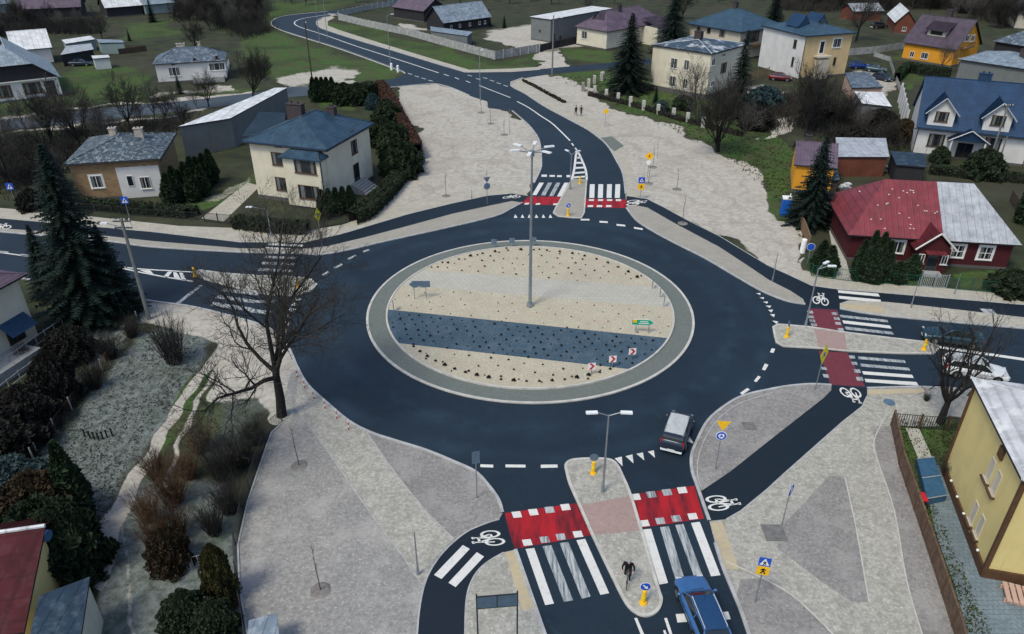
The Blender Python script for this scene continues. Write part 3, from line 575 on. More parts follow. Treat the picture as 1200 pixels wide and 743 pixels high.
for k, (a, b, c_) in enumerate((((574.5,626.4),(580,635.4),(552,634)), ((839,585.3),(842,594.5),(867,588)), ((990.5,460.3),(1002.5,460.5),(1005,473)), ((956.6,352),(966.5,354),(962,343.5)), ((594,231.6),(605,231),(602,228.5)), ((741.5,239.6),(742,236.2),(758,236.6)), ((-4,267),(8,266.4),(4,262)))):
    bike_symbol('bicycle_marking', a, b, c_)
# drains and covers
for nm, p, s_ in (('manhole_cover', (878,500), .9), ('drain_grate', (907,625), 1.3)):
    bm = BM(); c_ = G(*p); box(bm, (c_.x, c_.y, .06), (s_, s_, .04)); box(bm, (c_.x, c_.y, .085), (s_ * .7, s_ * .7, .015)); tag(obj(nm, bm, M['cover_grey']), 'square concrete %s set in the gravel %s' % (('drain frame', 'of the verge between cycle path and ring') if nm[0] == 'm' else ('grate frame', 'below the round blue sign')), 'drain')
for nm, p, lb in (('manhole_cover', (1042,472), 'round grey cover by the corner of the brown fence'), ('manhole_cover', (1087,430), None), ('manhole_cover', (632,714), None)):
    if lb:
        bm = BM(); c_ = G(*p); bar(bm, (c_.x, c_.y, .03), (c_.x, c_.y, .07), .42, n=20); bar(bm, (c_.x, c_.y, .07), (c_.x, c_.y, .085), .34, n=20); tag(obj(nm, bm, M['sign_back']), lb, 'manhole cover')
# ================================================================ BUILDINGS
wallm('wall_cream', (.62, .585, .475)); wallm('wall_white', (.60, .60, .60), streak=.2); wallm('wall_yellow', (.66, .54, .24), .1, .2); wallm('wall_peach', (.58, .44, .25))
wallm('wall_orange', (.66, .30, .03)); wallm('wall_brick', (.31, .215, .125), brick=(.22, .145, .08)); wallm('wall_grey', (.15, .165, .17), streak=.4); wallm('wall_red_timber', (.065, .014, .018)); wallm('wall_dark', (.03, .03, .035))
wallm('wall_bluewhite', (.45, .50, .52)); wallm('wall_pink', (.50, .34, .28)); wallm('wall_rust', (.15, .055, .036), .25, .5); wallm('plinth_grey', (.10, .10, .10)); wallm('wall_greenish', (.20, .27, .28)); wallm('wall_tan', (.50, .46, .38))
ribbed('roof_blue', (.024, .060, .098), 0, .5, .4, frost=.07, fc=(.25, .33, .42)); ribbed('roof_blue_far', (.034, .078, .12), 0, .6, .45, frost=.08, fc=(.3, .38, .44)); ribbed('roof_navy', (.014, .045, .105), 0, .35, .4, tile=.4)
ribbed('roof_slate', (.05, .075, .10), 0, .6, .7, frost=.7, metal=0, fc=(.33, .36, .37), fscale=2.4, tile=.35); ribbed('roof_house_grey', (.075, .105, .14), 0, .8, .6, frost=.5, metal=0, tile=.3, fc=(.34, .38, .44))
ribbed('roof_white', (.60, .62, .64), 0, 1.0, .5, frost=.4, metal=0); ribbed('roof_frosty', (.42, .46, .50), 0, .9, .6, frost=.6, metal=0, tile=.35); ribbed('roof_mauve', (.11, .085, .12), 0, .4, .6, tile=.4, metal=0); ribbed('roof_purple', (.075, .06, .085), 0, .4, .6, tile=.35, metal=0)
ribbed('roof_greyblue', (.20, .255, .31), 0, .6, .5, frost=.3); ribbed('roof_red', (.20, .034, .046), 0, .55, .5, rust=((.17, .075, .06), .45), frost=.0, fscale=6); ribbed('roof_tin', (.36, .39, .43), 0, .7, .45, rust=((.20, .15, .13), .35), frost=.4, fc=(.5, .53, .57), metal=.1)
ribbed('roof_maroon', (.058, .010, .014), 0, 2.2, .75, tile=.42, metal=0, frost=.15, fc=(.14, .07, .09)); ribbed('roof_annex', (.016, .036, .062), 0, .7, .5, frost=.14, fc=(.3, .38, .45)); ribbed('roof_snowy', (.48, .50, .53), 0, 1.3, .7, frost=.8, metal=0, tile=.55, fc=(.68, .69, .70), fscale=.8)
ribbed('roof_asphalt', (.045, .075, .11), 0, 1.0, .7, frost=.75, metal=0, fc=(.6, .63, .66), fscale=.5); simple('ridge_tin', (.45, .5, .55), .5, .2, .2); simple('chimney_brick', (.06, .05, .055), .9, var=.4, scale=6)
simple('chimney_pale', (.42, .38, .33), .9, var=.3); simple('fascia_dark', (.025, .025, .03), .6); simple('fascia_blue', (.02, .05, .10), .5); simple('gutter', (.30, .34, .38), .5, .3); simple('curtain', (.14, .15, .15), .8, var=.3, scale=8)

FACES = {'F': lambda L, D: (Vector((0, 0, 0)), Vector((1, 0, 0)), Vector((0, -1, 0))), 'R': lambda L, D: (Vector((L, 0, 0)), Vector((0, 1, 0)), Vector((1, 0, 0))),
         'L': lambda L, D: (Vector((0, 0, 0)), Vector((0, 1, 0)), Vector((-1, 0, 0)))}
class House:
    def __init__(s, name, label, cat, A, ang, L, D, hw, wall, group=None):
        s.A = Vector((A[0], A[1], 0)); s.a = R(ang); s.L, s.D, s.hw, s.wall = L, D, hw, wall
        s.root = thing(name, label, cat, s.A, s.a, group); s.MI = (Matrix.Translation(s.A) @ Matrix.Rotation(s.a, 4, 'Z')).inverted(); s.off = {}
    def loc(s, px, py, z): return s.MI @ G(px, py, z)
    def walls(s, roof='flat', rh=0, z0=0, plinth=.35, L0=0, name='wall'):
        bm = BM(); L, D, h = s.L, s.D, s.hw
        if roof == 'gx': prof = [(0, z0), (D, z0), (D, h), (D / 2, h + rh - .02), (0, h)]; V = [[bm.verts.new((x, y, z)) for y, z in prof] for x in (0, L)]
        elif roof == 'gy': prof = [(0, z0), (L, z0), (L, h), (L / 2, h + rh - .02), (0, h)]; V = [[bm.verts.new((x, y, z)) for x, z in prof] for y in (0, D)]
        else: prof = [(0, z0), (D, z0), (D, h), (0, h)]; V = [[bm.verts.new((x, y, z)) for y, z in prof] for x in (0, L)]
        n = len(prof)
        for i in range(n): bm.faces.new((V[0][i], V[0][(i + 1) % n], V[1][(i + 1) % n], V[1][i]))
        bm.faces.new(V[0][::-1]); bm.faces.new(V[1]); bmesh.ops.recalc_face_normals(bm, faces=bm.faces)
        o = obj(name, bm, M[s.wall], s.root)
        if plinth:
            bm = BM(); box(bm, (L / 2, D / 2, plinth / 2), (L + .1, D + .1, plinth)); obj('plinth', bm, M['plinth_grey'], s.root)
        return o
    def roof(s, kind, rh, mat, e=.45, th=.16, inset=None, jerk=0, fascia='fascia_dark', g=None, name='roof', ridge=True):
        L, D, h = s.L, s.D, s.hw; g = e if g is None else g; bm = BM(); fm = BM(); lines = []
        if kind in ('gx', 'gy'):
            W, N = (D, L) if kind == 'gx' else (L, D); sl = rh / (W / 2); T = (lambda a, b, z: (b, a, z)) if kind == 'gx' else (lambda a, b, z: (a, b, z))
            for sgn in (0, 1):
                a0, a1 = (-e, W / 2) if not sgn else (W + e, W / 2); z0 = h - sl * e
                q_ = [T(a0, -g, z0), T(a0, N + g, z0), T(a1, N + g, h + rh), T(a1, -g, h + rh)]
                top = [Vector(p) + Vector((0, 0, th)) for p in q_]; poly3(bm, top); b = [Vector(p) for p in q_]
                poly3(fm, b)
                for i in range(4): poly3(fm, [b[i], b[(i + 1) % 4], top[(i + 1) % 4], top[i]])
            lines = [(T(W / 2, -g, h + rh + th), T(W / 2, N + g, h + rh + th))]
        elif kind == 'hip':
            z0 = h; m_ = min(L, D) / 2 if inset is None else inset
            c = [Vector((-e, -e, z0)), Vector((L + e, -e, z0)), Vector((L + e, D + e, z0)), Vector((-e, D + e, z0))]; t = [p + Vector((0, 0, th)) for p in c]
            if L >= D: r0, r1 = Vector((m_, D / 2, h + rh + th)), Vector((L - m_, D / 2, h + rh + th))
            else: r0, r1 = Vector((L / 2, m_, h + rh + th)), Vector((L / 2, D - m_, h + rh + th))
            poly3(fm, c[::-1])
            for i in range(4): poly3(fm, [c[i], c[(i + 1) % 4], t[(i + 1) % 4], t[i]])
            if (r1 - r0).length < .05:
                for i in range(4): poly3(bm, [t[i], t[(i + 1) % 4], r0])
            elif L >= D:
                poly3(bm, [t[0], t[1], r1, r0]); poly3(bm, [t[1], t[2], r1]); poly3(bm, [t[2], t[3], r0, r1]); poly3(bm, [t[3], t[0], r0])
            else:
                poly3(bm, [t[0], t[1], r0]); poly3(bm, [t[1], t[2], r1, r0]); poly3(bm, [t[2], t[3], r1]); poly3(bm, [t[3], t[0], r0, r1])
            lines = [(r0, r1)] + [(t[0], r0), (t[1], r0 if L < D else r1), (t[2], r1), (t[3], r1 if L < D else r0)]
        elif kind == 'flat':
            box(bm, (L / 2, D / 2, h + th + .03), (L + 2 * e, D + 2 * e, .06)); box(fm, (L / 2, D / 2, h + th / 2), (L + 2 * e - .04, D + 2 * e - .04, th))
        elif kind == 'jerk':   # ridge along y with a clipped front gable
            sl = rh / (L / 2); z0 = h - sl * e; zc = h + rh * jerk; xc = (L / 2) * jerk; T = Vector((0, 0, th)); yb = rh * (1 - jerk) / sl
            a = [Vector((-e, -g, z0)), Vector((xc, -g, zc)), Vector((L / 2, -g + yb, h + rh)), Vector((L / 2, D + g, h + rh)), Vector((-e, D + g, z0))]
            b = [Vector((L - p.x, p.y, p.z)) for p in a]
            poly3(bm, [p + T for p in a[::-1]]); poly3(bm, [p + T for p in b]); poly3(bm, [a[1] + T, b[1] + T, a[2] + T])
            poly3(fm, a); poly3(fm, b[::-1]); poly3(fm, [a[1], a[2], b[1]]); poly3(fm, [a[1], b[1], b[1] + T, a[1] + T])
            for q_ in (a, b):
                for i in range(5): poly3(fm, [q_[i], q_[(i + 1) % 5], q_[(i + 1) % 5] + T, q_[i] + T])
            lines = [(a[2] + T, a[3] + T)]
        bmesh.ops.recalc_face_normals(fm, faces=fm.faces); 
        for f in bm.faces:
            f.normal_update()
            if f.normal.z < 0: f.normal_flip()
        r = obj(name, bm, M[mat], s.root); f = obj('fascia', fm, M[fascia], s.root)
        if ridge:
            b2 = BM()
            for p, q_ in lines: bar(b2, Vector(p), Vector(q_), .09, n=6)
            obj('ridge_cap', b2, M[mat] if ridge is True else M[ridge], r)
        s.r = r; return r
    def chimney(s, x, y, z, top, w=.9, d=.6, m='chimney_brick', n=2):
        bm = BM(); box(bm, (x, y, (z + top) / 2), (w, d, top - z)); box(bm, (x, y, top + .05), (w + .16, d + .16, .1))
        o = obj('chimney', bm, M[m], s.r)
        for k in range(n): b = BM(); bar(b, (x + (k - (n - 1) / 2) * w / (n + .3), y, top + .1), (x + (k - (n - 1) / 2) * w / (n + .3), y, top + .32), .1); obj('flue', b, M['rubber'], s.r)
    def window(s, face, u, z, w, h, frame='frame_white', mull=1, sill=True, door=False, off=0, name=None, bars=0, surround=None):
        O, d, n = FACES[face](s.L, s.D); O = O + n * off
        def W(bm, uu, zz, ww, hh, t0, t1):
            c = O + d * uu + n * ((t0 + t1) / 2) + Vector((0, 0, zz)); sx = abs(d.x) * ww + abs(n.x) * (t1 - t0); sy = abs(d.y) * ww + abs(n.y) * (t1 - t0); box(bm, c, (sx, sy, hh))
        bm = BM(); f = .07
        if surround: W(bm, u, z, w + .36, h + .36, -.02, .02)
        if surround: obj('surround', bm, M[surround], s.root); bm = BM()
        W(bm, u - w / 2 + f / 2, z, f, h, -.02, .06); W(bm, u + w / 2 - f / 2, z, f, h, -.02, .06); W(bm, u, z + h / 2 - f / 2, w - 2 * f, f, -.02, .06); W(bm, u, z - h / 2 + f / 2, w - 2 * f, f, -.02, .06)
        for k in range(mull): W(bm, u - w / 2 + w * (k + 1) / (mull + 1), z, f, h - 2 * f, -.02, .055)
        for k in range(bars): W(bm, u, z - h / 2 + h * (k + 1) / (bars + 1), w - 2 * f, f * .8, -.02, .05)
        if sill and not door: W(bm, u, z - h / 2 - .04, w + .16, .06, -.02, .14)
        o = obj(name or ('door' if door else 'window'), bm, M[frame], s.root); bm = BM(); W(bm, u, z, w - 2 * f, h - 2 * f, -.03, .028)
        obj('pane' if not door else 'door_leaf', bm, M['glass'], o); 
        if not door and w > 1: 
            bm = BM(); W(bm, u - w * .3, z, w * .18, h - 2.2 * f, .02, .034); obj('curtain', bm, M['curtain'], o)
            bm = BM(); W(bm, u + w * .32, z, w * .14, h - 2.2 * f, .02, .034); obj('curtain', bm, M['curtain'], o)
        return o
    def uv(s, face, px, py, off=0):
        O, d, n = FACES[face](s.L, s.D); MW = s.MI.inverted(); O = O + n * off; Ow = MW @ O; nw = (MW.to_3x3() @ n); dw = MW.to_3x3() @ d
        r = ray(px, py); c = Vector((0, 0, CAM_H)); t = (Ow - c).dot(nw) / r.dot(nw); p = c + r * t
        return (p - Ow).dot(dw), p.z
    def wins(s, face, rects, o=(0, 0), k=1, off=0, **kw):
        for x0, y0, x1, y1 in rects:
            x0, y0, x1, y1 = o[0] + x0 / k, o[1] + y0 / k, o[0] + x1 / k, o[1] + y1 / k; xm, ym = (x0 + x1) / 2, (y0 + y1) / 2
            u, z = s.uv(face, xm, ym, off); ua, _ = s.uv(face, x0, ym, off); ub, _ = s.uv(face, x1, ym, off); _, za = s.uv(face, xm, y0, off); _, zb = s.uv(face, xm, y1, off)
            s.window(face, u, z, max(.4, abs(ub - ua)), max(.5, abs(za - zb)), off=off, **kw)
    def part(s, name, m, c, sz, rz=0): bm = BM(); box(bm, c, sz, rz); return obj(name, bm, M[m], s.root)
    def gutter(s, faces='F', e=.45, z=None, pipe=()):
        bm = BM(); z = s.hw - .02 if z is None else z; L, D = s.L, s.D
        if 'F' in faces: bar(bm, (-e, -e - .06, z), (L + e, -e - .06, z), .07, n=6)
        if 'R' in faces: bar(bm, (L + e + .06, -e, z), (L + e + .06, D + e, z), .07, n=6)
        if 'L' in faces: bar(bm, (-e - .06, -e, z), (-e - .06, D + e, z), .07, n=6)
        for x, y in pipe: bar(bm, (x, y, .1), (x, y, z), .06, n=6)
        obj('gutter', bm, M['fascia_dark'], s.root)

def house2(name, label, cat, A, B, D, hw, wall, group=None, L=None):
    A = G(*A) if len(A) == 2 else G(*A); B = G(*B); d = B - A; ang = math.degrees(math.atan2(d.y, d.x)); return House(name, label, cat, A, ang, L or d.xy.length, D, hw, wall, group)

# --- cream villa by the ring (north-west)
s = House('villa', 'two storey cream villa with blue hipped metal roof and front bay, beside the ring', 'house', (-32.1, 89.1), -18, 10.5, 11, 7.3, 'wall_cream')
s.walls(plinth=.5); s.roof('hip', 2.3, 'roof_blue', .55, fascia='fascia_blue', inset=3.8); E_ = dict(o=(280, 120), k=5.71)
s.part('bay', 'wall_cream', (7.9, -.7, 3.3), (5.0, 1.4, 6.0)); s.part('bay_base', 'plinth_grey', (7.9, -.65, .15), (4.6, 1.1, .3))
bm = BM(); c = [(5.1, -1.85, 6.3), (10.8, -1.85, 6.3), (10.8, .2, 6.3), (5.1, .2, 6.3)]; r0, r1 = (6.6, .2, 7.5), (9.3, .2, 7.5)
t_ = [(x, y, z + .15) for x, y, z in c]; poly3(bm, [t_[0], t_[1], r1, r0]); poly3(bm, [t_[1], t_[2], r1]); poly3(bm, [t_[3], t_[0], r0]); poly3(bm, c[::-1])
for i in range(4): poly3(bm, [c[i], c[(i + 1) % 4], t_[(i + 1) % 4], t_[i]])
obj('bay_roof', bm, M['roof_blue'], s.root)
s.wins('F', [(240,262,284,296)], **E_, frame='frame_brown', mull=0); s.wins('F', [(220,335,312,420),(248,503,340,588)], **E_, frame='frame_brown'); s.wins('F', [(372,383,515,475),(402,558,538,645)], **E_, off=1.4, frame='frame_brown', mull=2)
s.wins('R', [(750,250,790,345)], **E_, frame='frame_brown'); s.wins('R', [(745,188,767,218)], **E_, frame='frame_brown', mull=0); s.wins('R', [(768,405,806,535)], **E_, frame='frame_brown', door=True, mull=0)
s.chimney(2.2, 7.5, 7.5, 10.2, 2.2, .9); s.chimney(6.8, 8.6, 7.5, 9.9, 1.0, .8); s.gutter('FR', .55, pipe=[(10.6, -1.5)])
wq = [s.MI @ G(x, y, z) for x, y, z in ((283.5,159,7.0),(304,131,7.5),(334,132,7.9),(334,158,7.4))]; bm = BM(); poly3(bm, wq); bmesh.ops.solidify(bm, geom=bm.faces, thickness=.14); obj('wing_roof', bm, M['roof_blue'], s.root); s.part('wing', 'wall_cream', (-.6, (wq[0].y + wq[1].y) / 2 - .2, 3.3), (1.6, abs(wq[1].y - wq[0].y) - .9, 6.6))
u_, _ = s.uv('R', 418, 215)
bm = BM()
for k in range(6): box(bm, (10.6 + .2 + .35 * k, max(4, u_), 1.15 - .19 * k), (.4, 3.2, .18)); box(bm, (10.6 + .2 + .35 * k, max(4, u_), (1.06 - .19 * k) / 2), (.35, 3.0, max(.05, 1.06 - .19 * k)))
obj('steps', bm, M['concrete'], s.root)
VILLA = s
# --- brick bungalow west
s = House('brick_house', 'single storey tan brick house with mottled slate hip roof and plastered corner', 'house', (-54.2, 87.9), 12, 10.2, 10.5, 4.8, 'wall_brick')
s.walls(); s.roof('hip', 1.7, 'roof_slate', .45, inset=4.6); s.part('plaster_panel', 'wall_white', (7.6, -.03, 2.0), (5.0, .06, 4.0)); C_ = dict(o=(60, 130), k=5.715)
s.wins('F', [(265,432,345,515)], **C_, surround='frame_white'); s.wins('F', [(595,440,668,520)], **C_, off=.07, mull=1); s.wins('F', [(508,432,552,505)], **C_, off=.07, mull=0, door=True); s.gutter('FR'); s.chimney(4, 6.6, 5.5, 7.2, .8, .8, 'chimney_pale'); s.chimney(7.2, 6.2, 5.6, 7.1, 1, .7, 'chimney_pale')
# --- white cottage beyond the street
s = House('cottage', 'small whitish cottage with grey hipped roof and a dark fir by its front', 'house', (-70.9, 152.6), 17, 13, 8, 3.7, 'wall_white')
s.walls(); s.roof('hip', 2.2, 'roof_house_grey', .4); B_ = dict(o=(0, 0), k=3.91)
s.wins('F', [(773,308,824,348)], **B_, mull=2); s.wins('F', [(958,288,1030,322)], **B_, mull=2, surround='frame_white'); s.wins('F', [(785,282,800,296),(885,266,898,280),(985,256,1000,270)], **B_, frame='frame_brown', mull=0); s.wins('R', [(1040,280,1050,310)], **B_); s.chimney(5, 4.4, 5.2, 6.7, 1.6, .6, 'chimney_pale'); s.chimney(8.5, 5, 5.0, 6.8, .5, .5, 'chimney_pale'); s.part('stoop', 'concrete', (9.6, -1, .5), (6.0, 1.8, 1.0))
# --- farmhouse top left
s = House('farmhouse', 'white farmhouse with pale jerkinhead roof, dark gable and brown window shutters', 'house', (-96.1, 135), 34, 13.5, 17, 3.6, 'wall_white')
s.walls(); s.roof('jerk', 5.2, 'roof_greyblue', .5, jerk=.5, ridge='ridge_tin'); bm = BM(); V_ = [(.2, -.1, 3.6), (13.3, -.1, 3.6), (10.1, -.1, 6.1), (3.4, -.1, 6.1)]; poly3(bm, V_); q_ = [(x, .1, z) for x, y, z in V_]; poly3(bm, q_[::-1])
for i in range(4): poly3(bm, [V_[i], V_[(i + 1) % 4], q_[(i + 1) % 4], q_[i]])
obj('gable', bm, M['wall_dark'], s.root); s.wins('F', [(110,380,188,428),(-5,395,52,445)], o=(0, 0), k=3.91, frame='frame_brown', surround='wood'); s.wins('F', [(208,368,258,445)], o=(0, 0), k=3.91, frame='frame_brown', door=True, mull=0)
s.part('cornice', 'frame_white', (6.75, -.15, 3.5), (13.6, .3, .16)); s.chimney(6.2, 9, 8, 10.3, .8, .8)

# --- sheds and barns whose roof outline is surveyed corner by corner
def shed(name, label, cat, pts, wall, roofm, group=None, over=.25, th=.14, base=0, fascia='fascia_dark'):
    W = [G(*p) for p in pts]; c = sum(W, Vector()) / 4; root = thing(name, label, cat, (c.x, c.y, 0), 0, group); L_ = [w - Vector((c.x, c.y, 0)) for w in W]
    bm = BM(); top = [p + Vector((0, 0, th)) for p in L_]; poly3(bm, top); bm.faces.ensure_lookup_table()
    f = bm.faces[0]; f.normal_update()
    if f.normal.z < 0: f.normal_flip()
    rf = obj('roof', bm, M[roofm], root); bm = BM(); poly3(bm, [p - Vector((0, 0, .01)) for p in L_])
    for i in range(4): poly3(bm, [L_[i], L_[(i + 1) % 4], top[(i + 1) % 4], top[i]])
    obj('fascia', bm, M[fascia], root); bm = BM()
    ins = [p - Vector((p.x, p.y, 0)).normalized() * over for p in L_]
    for i in range(4):
        a, b = ins[i], ins[(i + 1) % 4]; poly3(bm, [(a.x, a.y, base), (b.x, b.y, base), (b.x, b.y, b.z - .01), (a.x, a.y, a.z - .01)])
    obj('wall', bm, M[wall], root); return root, ins
shed('long_shed', 'long grey rendered shed with plain pale sloping roof behind the villa', 'shed', [(209,149.5,4.6),(269.6,139.8,4.3),(337,103.5,4.3),(322,103.8,4.6)], 'wall_grey', 'roof_white')
def roofhouse(name, label, A, B, D, hw, kind, rh, wall, rm, e=.4, cat='house', **k):
    s = house2(name, label, cat, A, B, D, hw, wall); s.walls(kind if kind in ('gx', 'gy') else 'flat', rh, plinth=.3); s.roof(kind, rh, rm, e, **k); return s
s = roofhouse('barn', 'long barn with faded violet roof and dark board gable, far left', (24,24), (97,20.5), 12, 3.2, 'gx', 4.5, 'wall_dark', 'roof_mauve', cat='barn')
s = roofhouse('barn', 'dark timber barn with a pale roof behind the violet barn', (127,21), (168,17.5), 9, 3, 'gx', 3.5, 'wall_dark', 'roof_white', cat='barn')
s = roofhouse('barn', 'low teal barn half behind a dark conifer, upper left', (172,18), (206,15), 9, 3, 'gx', 1.5, 'wall_greenish', 'roof_greyblue', cat='barn')
s = roofhouse('shack', 'bluish shack at the extreme upper left corner behind bushes', (-14,18), (14,16), 9, 3, 'gx', 2, 'wall_greenish', 'roof_house_grey', cat='shed')
s = roofhouse('cottage_wing', 'snow white gabled roof building right behind the jerkinhead farmhouse', (22,78), (64,74), 9, 3.5, 'gx', 3.0, 'wall_white', 'roof_white', cat='house')
shed('tin_shed', 'upper narrow pale tin roof shed beside the open lean-to', 'shed', [(72,47.5,2.6),(77,52,2.4),(112,46.5,2.4),(106,42.5,2.6)], 'wall_greenish', 'roof_white')
shed('open_shed', 'open lean-to with rusty pale sheet roof and dark interior', 'shed', [(78,54.5,2.8),(71,65,2.4),(110,58.5,2.4),(107,51.5,2.8)], 'wall_dark', 'roof_tin')
shed('teal_shed', 'low dark teal shed with grey-green roof right of the tin sheds', 'shed', [(113,46.5,2.6),(116,50.8,2.4),(146,50.5,2.4),(143,47.5,2.6)], 'wall_greenish', 'roof_greyblue')
shed('small_hut', 'small grey hut with snow-dusted flat top in the left meadow', 'shed', [(107,66,2.2),(109,69.5,2.2),(129,68,2.2),(127,65,2.2)], 'wall_bluewhite', 'roof_white')
# farm yard
s = House('barn', 'dark timber barn with light grey metal roof inside the concrete fence', 'barn', (-23.4, 217), -48, 7.6, 16, 3.2, 'wall_dark'); s.walls('gy', 3.2); s.roof('gy', 3.2, 'roof_greyblue', .6)
for y in (2.5, 5.5, 9, 12.5, 14.5): s.window('R', y, 1.6, .7, .9, 'frame_white', 0)
s = roofhouse('barn', 'low dark barn with violet-grey roof at the top edge behind the light roofed barn', (462,21), (497,26.5), 9, 3.2, 'gx', 2.6, 'wall_dark', 'roof_mauve', cat='barn')
shed('container_shed', 'flat topped grey concrete outbuilding by the yard fence', 'shed', [(504,31.5,2.6),(505,37,2.6),(548,43,2.6),(554,38,2.6)], 'wall_grey', 'roof_greyblue')
s = House('warehouse', 'long grey concrete block store with pale flat roof behind the yard', 'warehouse', (4.9, 203.0), -42, 6.5, 26, 5.4, 'wall_grey'); s.walls(plinth=.3); s.roof('flat', 0, 'roof_white', .25); s.window('R', 4, .9, .8, .6, 'frame_brown', 0); s.window('R', 1.5, 1, .5, 2, 'frame_brown', 0); s.window('F', 3, 2.5, .5, .5, 'frame_brown', 0)
s = House('bungalow', 'cream bungalow with mauve tiled roof behind a big spruce', 'house', (16.2, 195.4), -48, 9.8, 22, 4.2, 'wall_cream'); s.walls(); s.roof('hip', 3.8, 'roof_mauve', .5); s.wins('F', [(319,142,345,178)], o=(600, 0), k=3.91); s.wins('R', [(1150,170,1162,200),(1172,175,1185,205)], o=(560, 0), k=5.45); s.chimney(5.5, 9, 6.5, 9, .8, .8)
bm = BM(); poly3(bm, [(2.9, 2.2, 6.0), (6.9, 2.2, 6.0), (4.9, 2.2, 8.0)]); poly3(bm, [(2.7, 2.0, 6.0), (4.9, 2.0, 8.15), (4.9, 6, 8.15), (2.7, 4, 6.0)]); poly3(bm, [(7.1, 2.0, 6.0), (4.9, 2.0, 8.15), (4.9, 6, 8.15), (7.1, 4, 6.0)]); obj('gablet', bm, M['roof_purple'], s.root)
s.part('wing', 'wall_cream', (12, 17, 2.1), (5, 7, 4.2)); bm = BM(); poly3(bm, [(9.4, 13.3, 6.1), (14.8, 13.3, 4.2), (14.8, 20.7, 4.2), (9.4, 20.7, 6.1)]); bmesh.ops.solidify(bm, geom=bm.faces, thickness=.15); obj('wing_roof', bm, M['roof_mauve'], s.root)
# cube house
s = House('cube_house', 'two storey cream cube house with snow streaked low hip roof', 'house', (26.9, 148.3), -44, 12.6, 13.2, 8.1, 'wall_cream'); s.walls(plinth=.9); s.roof('hip', 1.0, 'roof_asphalt', .15, inset=5.5, ridge='ridge_tin'); K_ = dict(o=(740, 0), k=4.956)
s.wins('F', [(228,337,268,397),(305,347,336,408),(220,440,258,502),(300,457,326,515)], **K_); s.wins('R', [(465,340,485,380),(525,310,545,330),(460,470,480,500)], **K_); s.wins('R', [(520,365,550,420)], **K_, frame='frame_brown'); s.chimney(6, 6, 8.8, 10.6, 1.4, 1.0); s.gutter('FR', .15)
# blue hip villa behind
s = House('hip_villa', 'cream villa with big blue pyramid roof behind the cube house', 'house', (42.3, 187.0), -53, 14.7, 14.5, 6.2, 'wall_tan'); s.walls(); s.roof('hip', 3.4, 'roof_blue_far', .6, fascia='fascia_blue', inset=6.0)
s.wins('F', [(380,155,400,180),(440,162,460,192),(512,172,542,210)], **K_, frame='frame_brown'); s.wins('R', [(680,172,740,240),(766,160,798,205)], **K_, frame='frame_brown'); s.chimney(6.5, 7.5, 8, 11, .9, .9); s.part('balcony', 'frame_brown', (15.4, 8, 3.0), (1.4, 8, .2)); s.gutter('FR', .6)
# white and peach house
s = House('apartment_house', 'tall house with white side wall, peach front wall and blue roof', 'house', (58.9, 156.6), 20, 11.6, 13.6, 8.4, 'wall_peach'); s.walls(); s.part('white_wall', 'wall_white', (-.04, 6.8, 4.3), (.1, 13.6, 8.3)); s.roof('hip', 1.6, 'roof_blue_far', .5, fascia='fascia_blue'); M_ = dict(o=(870, 0), k=6.316)
s.wins('L', [(380,292,402,355),(365,420,380,490)], **M_, off=.1, mull=0, frame='frame_brown'); s.wins('F', [(672,285,730,350)], **M_, surround='frame_white'); s.wins('F', [(572,305,604,395)], **M_, mull=0, surround='frame_white', door=True); s.wins('F', [(590,430,612,490),(672,425,690,480)], **M_, frame='frame_brown', mull=0)
u0, z0 = s.uv('F', 870 + 605 / 6.316, 420 / 6.316, 1.2); s.part('balcony', 'wall_tan', (u0, -.9, z0), (3.2, 1.8, .3)); s.part('porch', 'wall_tan', (u0, -.9, z0 / 2 - .2), (2.6, 1.6, z0 - .5)); s.gutter('FL', .5, pipe=[(-.1, -.1)])
bm = BM(); box(bm, (0, 0, 0), (.1, .1, .1)); bm.clear()
for x0 in (3.2, 7.6): 
    a = [(x0 - 1.7, 4.8, 9.3), (x0 + 1.7, 4.8, 9.3), (x0, 4.8, 11.6)]; b = [(x, 9, z) for x, y, z in a]; poly3(bm, a); poly3(bm, b[::-1])
    for i in range(3): poly3(bm, [a[i], b[i], b[(i + 1) % 3], a[(i + 1) % 3]])
obj('roof_gablet', bm, M['roof_navy'], s.root); bm = BM(); box(bm, (7.3, 4.4, 10.0), (1.2, .3, 1.4), tilt=Matrix.Rotation(R(-25), 4, 'X')); obj('roof_window', bm, M['glass'], s.r)
# orange house
s = House('orange_house', 'bright orange house with steep brown-violet roof, dormer and gable balcony', 'house', (89.5, 177.5), -53, 11.2, 11, 4.0, 'wall_orange'); s.walls('gx', 5.0); s.roof('gx', 5.0, 'roof_purple', .5); N_ = dict(o=(900, 0), k=3.91)
s.wins('R', [(905,163,920,188),(930,163,945,188)], **N_, surround='frame_white'); u0, z0 = s.uv('R', 900 + 920 / 3.91, 215 / 3.91, .8); s.part('balcony', 'wood', (s.L + .6, u0, z0 - .1), (1.2, 4.0, .2))
bm = BM()
for k in range(14): bar(bm, (s.L + 1.15, u0 - 1.95 + .3 * k, z0), (s.L + 1.15, u0 - 1.95 + .3 * k, z0 + .9), .035, n=4)
bar(bm, (s.L + 1.15, u0 - 2, z0 + .95), (s.L + 1.15, u0 + 2, z0 + .95), .06, n=4); obj('balcony_railing', bm, M['wood'], s.root)
s.wins('F', [(650,235,670,262),(700,240,735,270)], **N_); s.wins('R', [(870,280,890,310),(930,275,960,305)], **N_); s.chimney(5, 6.6, 8, 10.6, 1.2, .8)
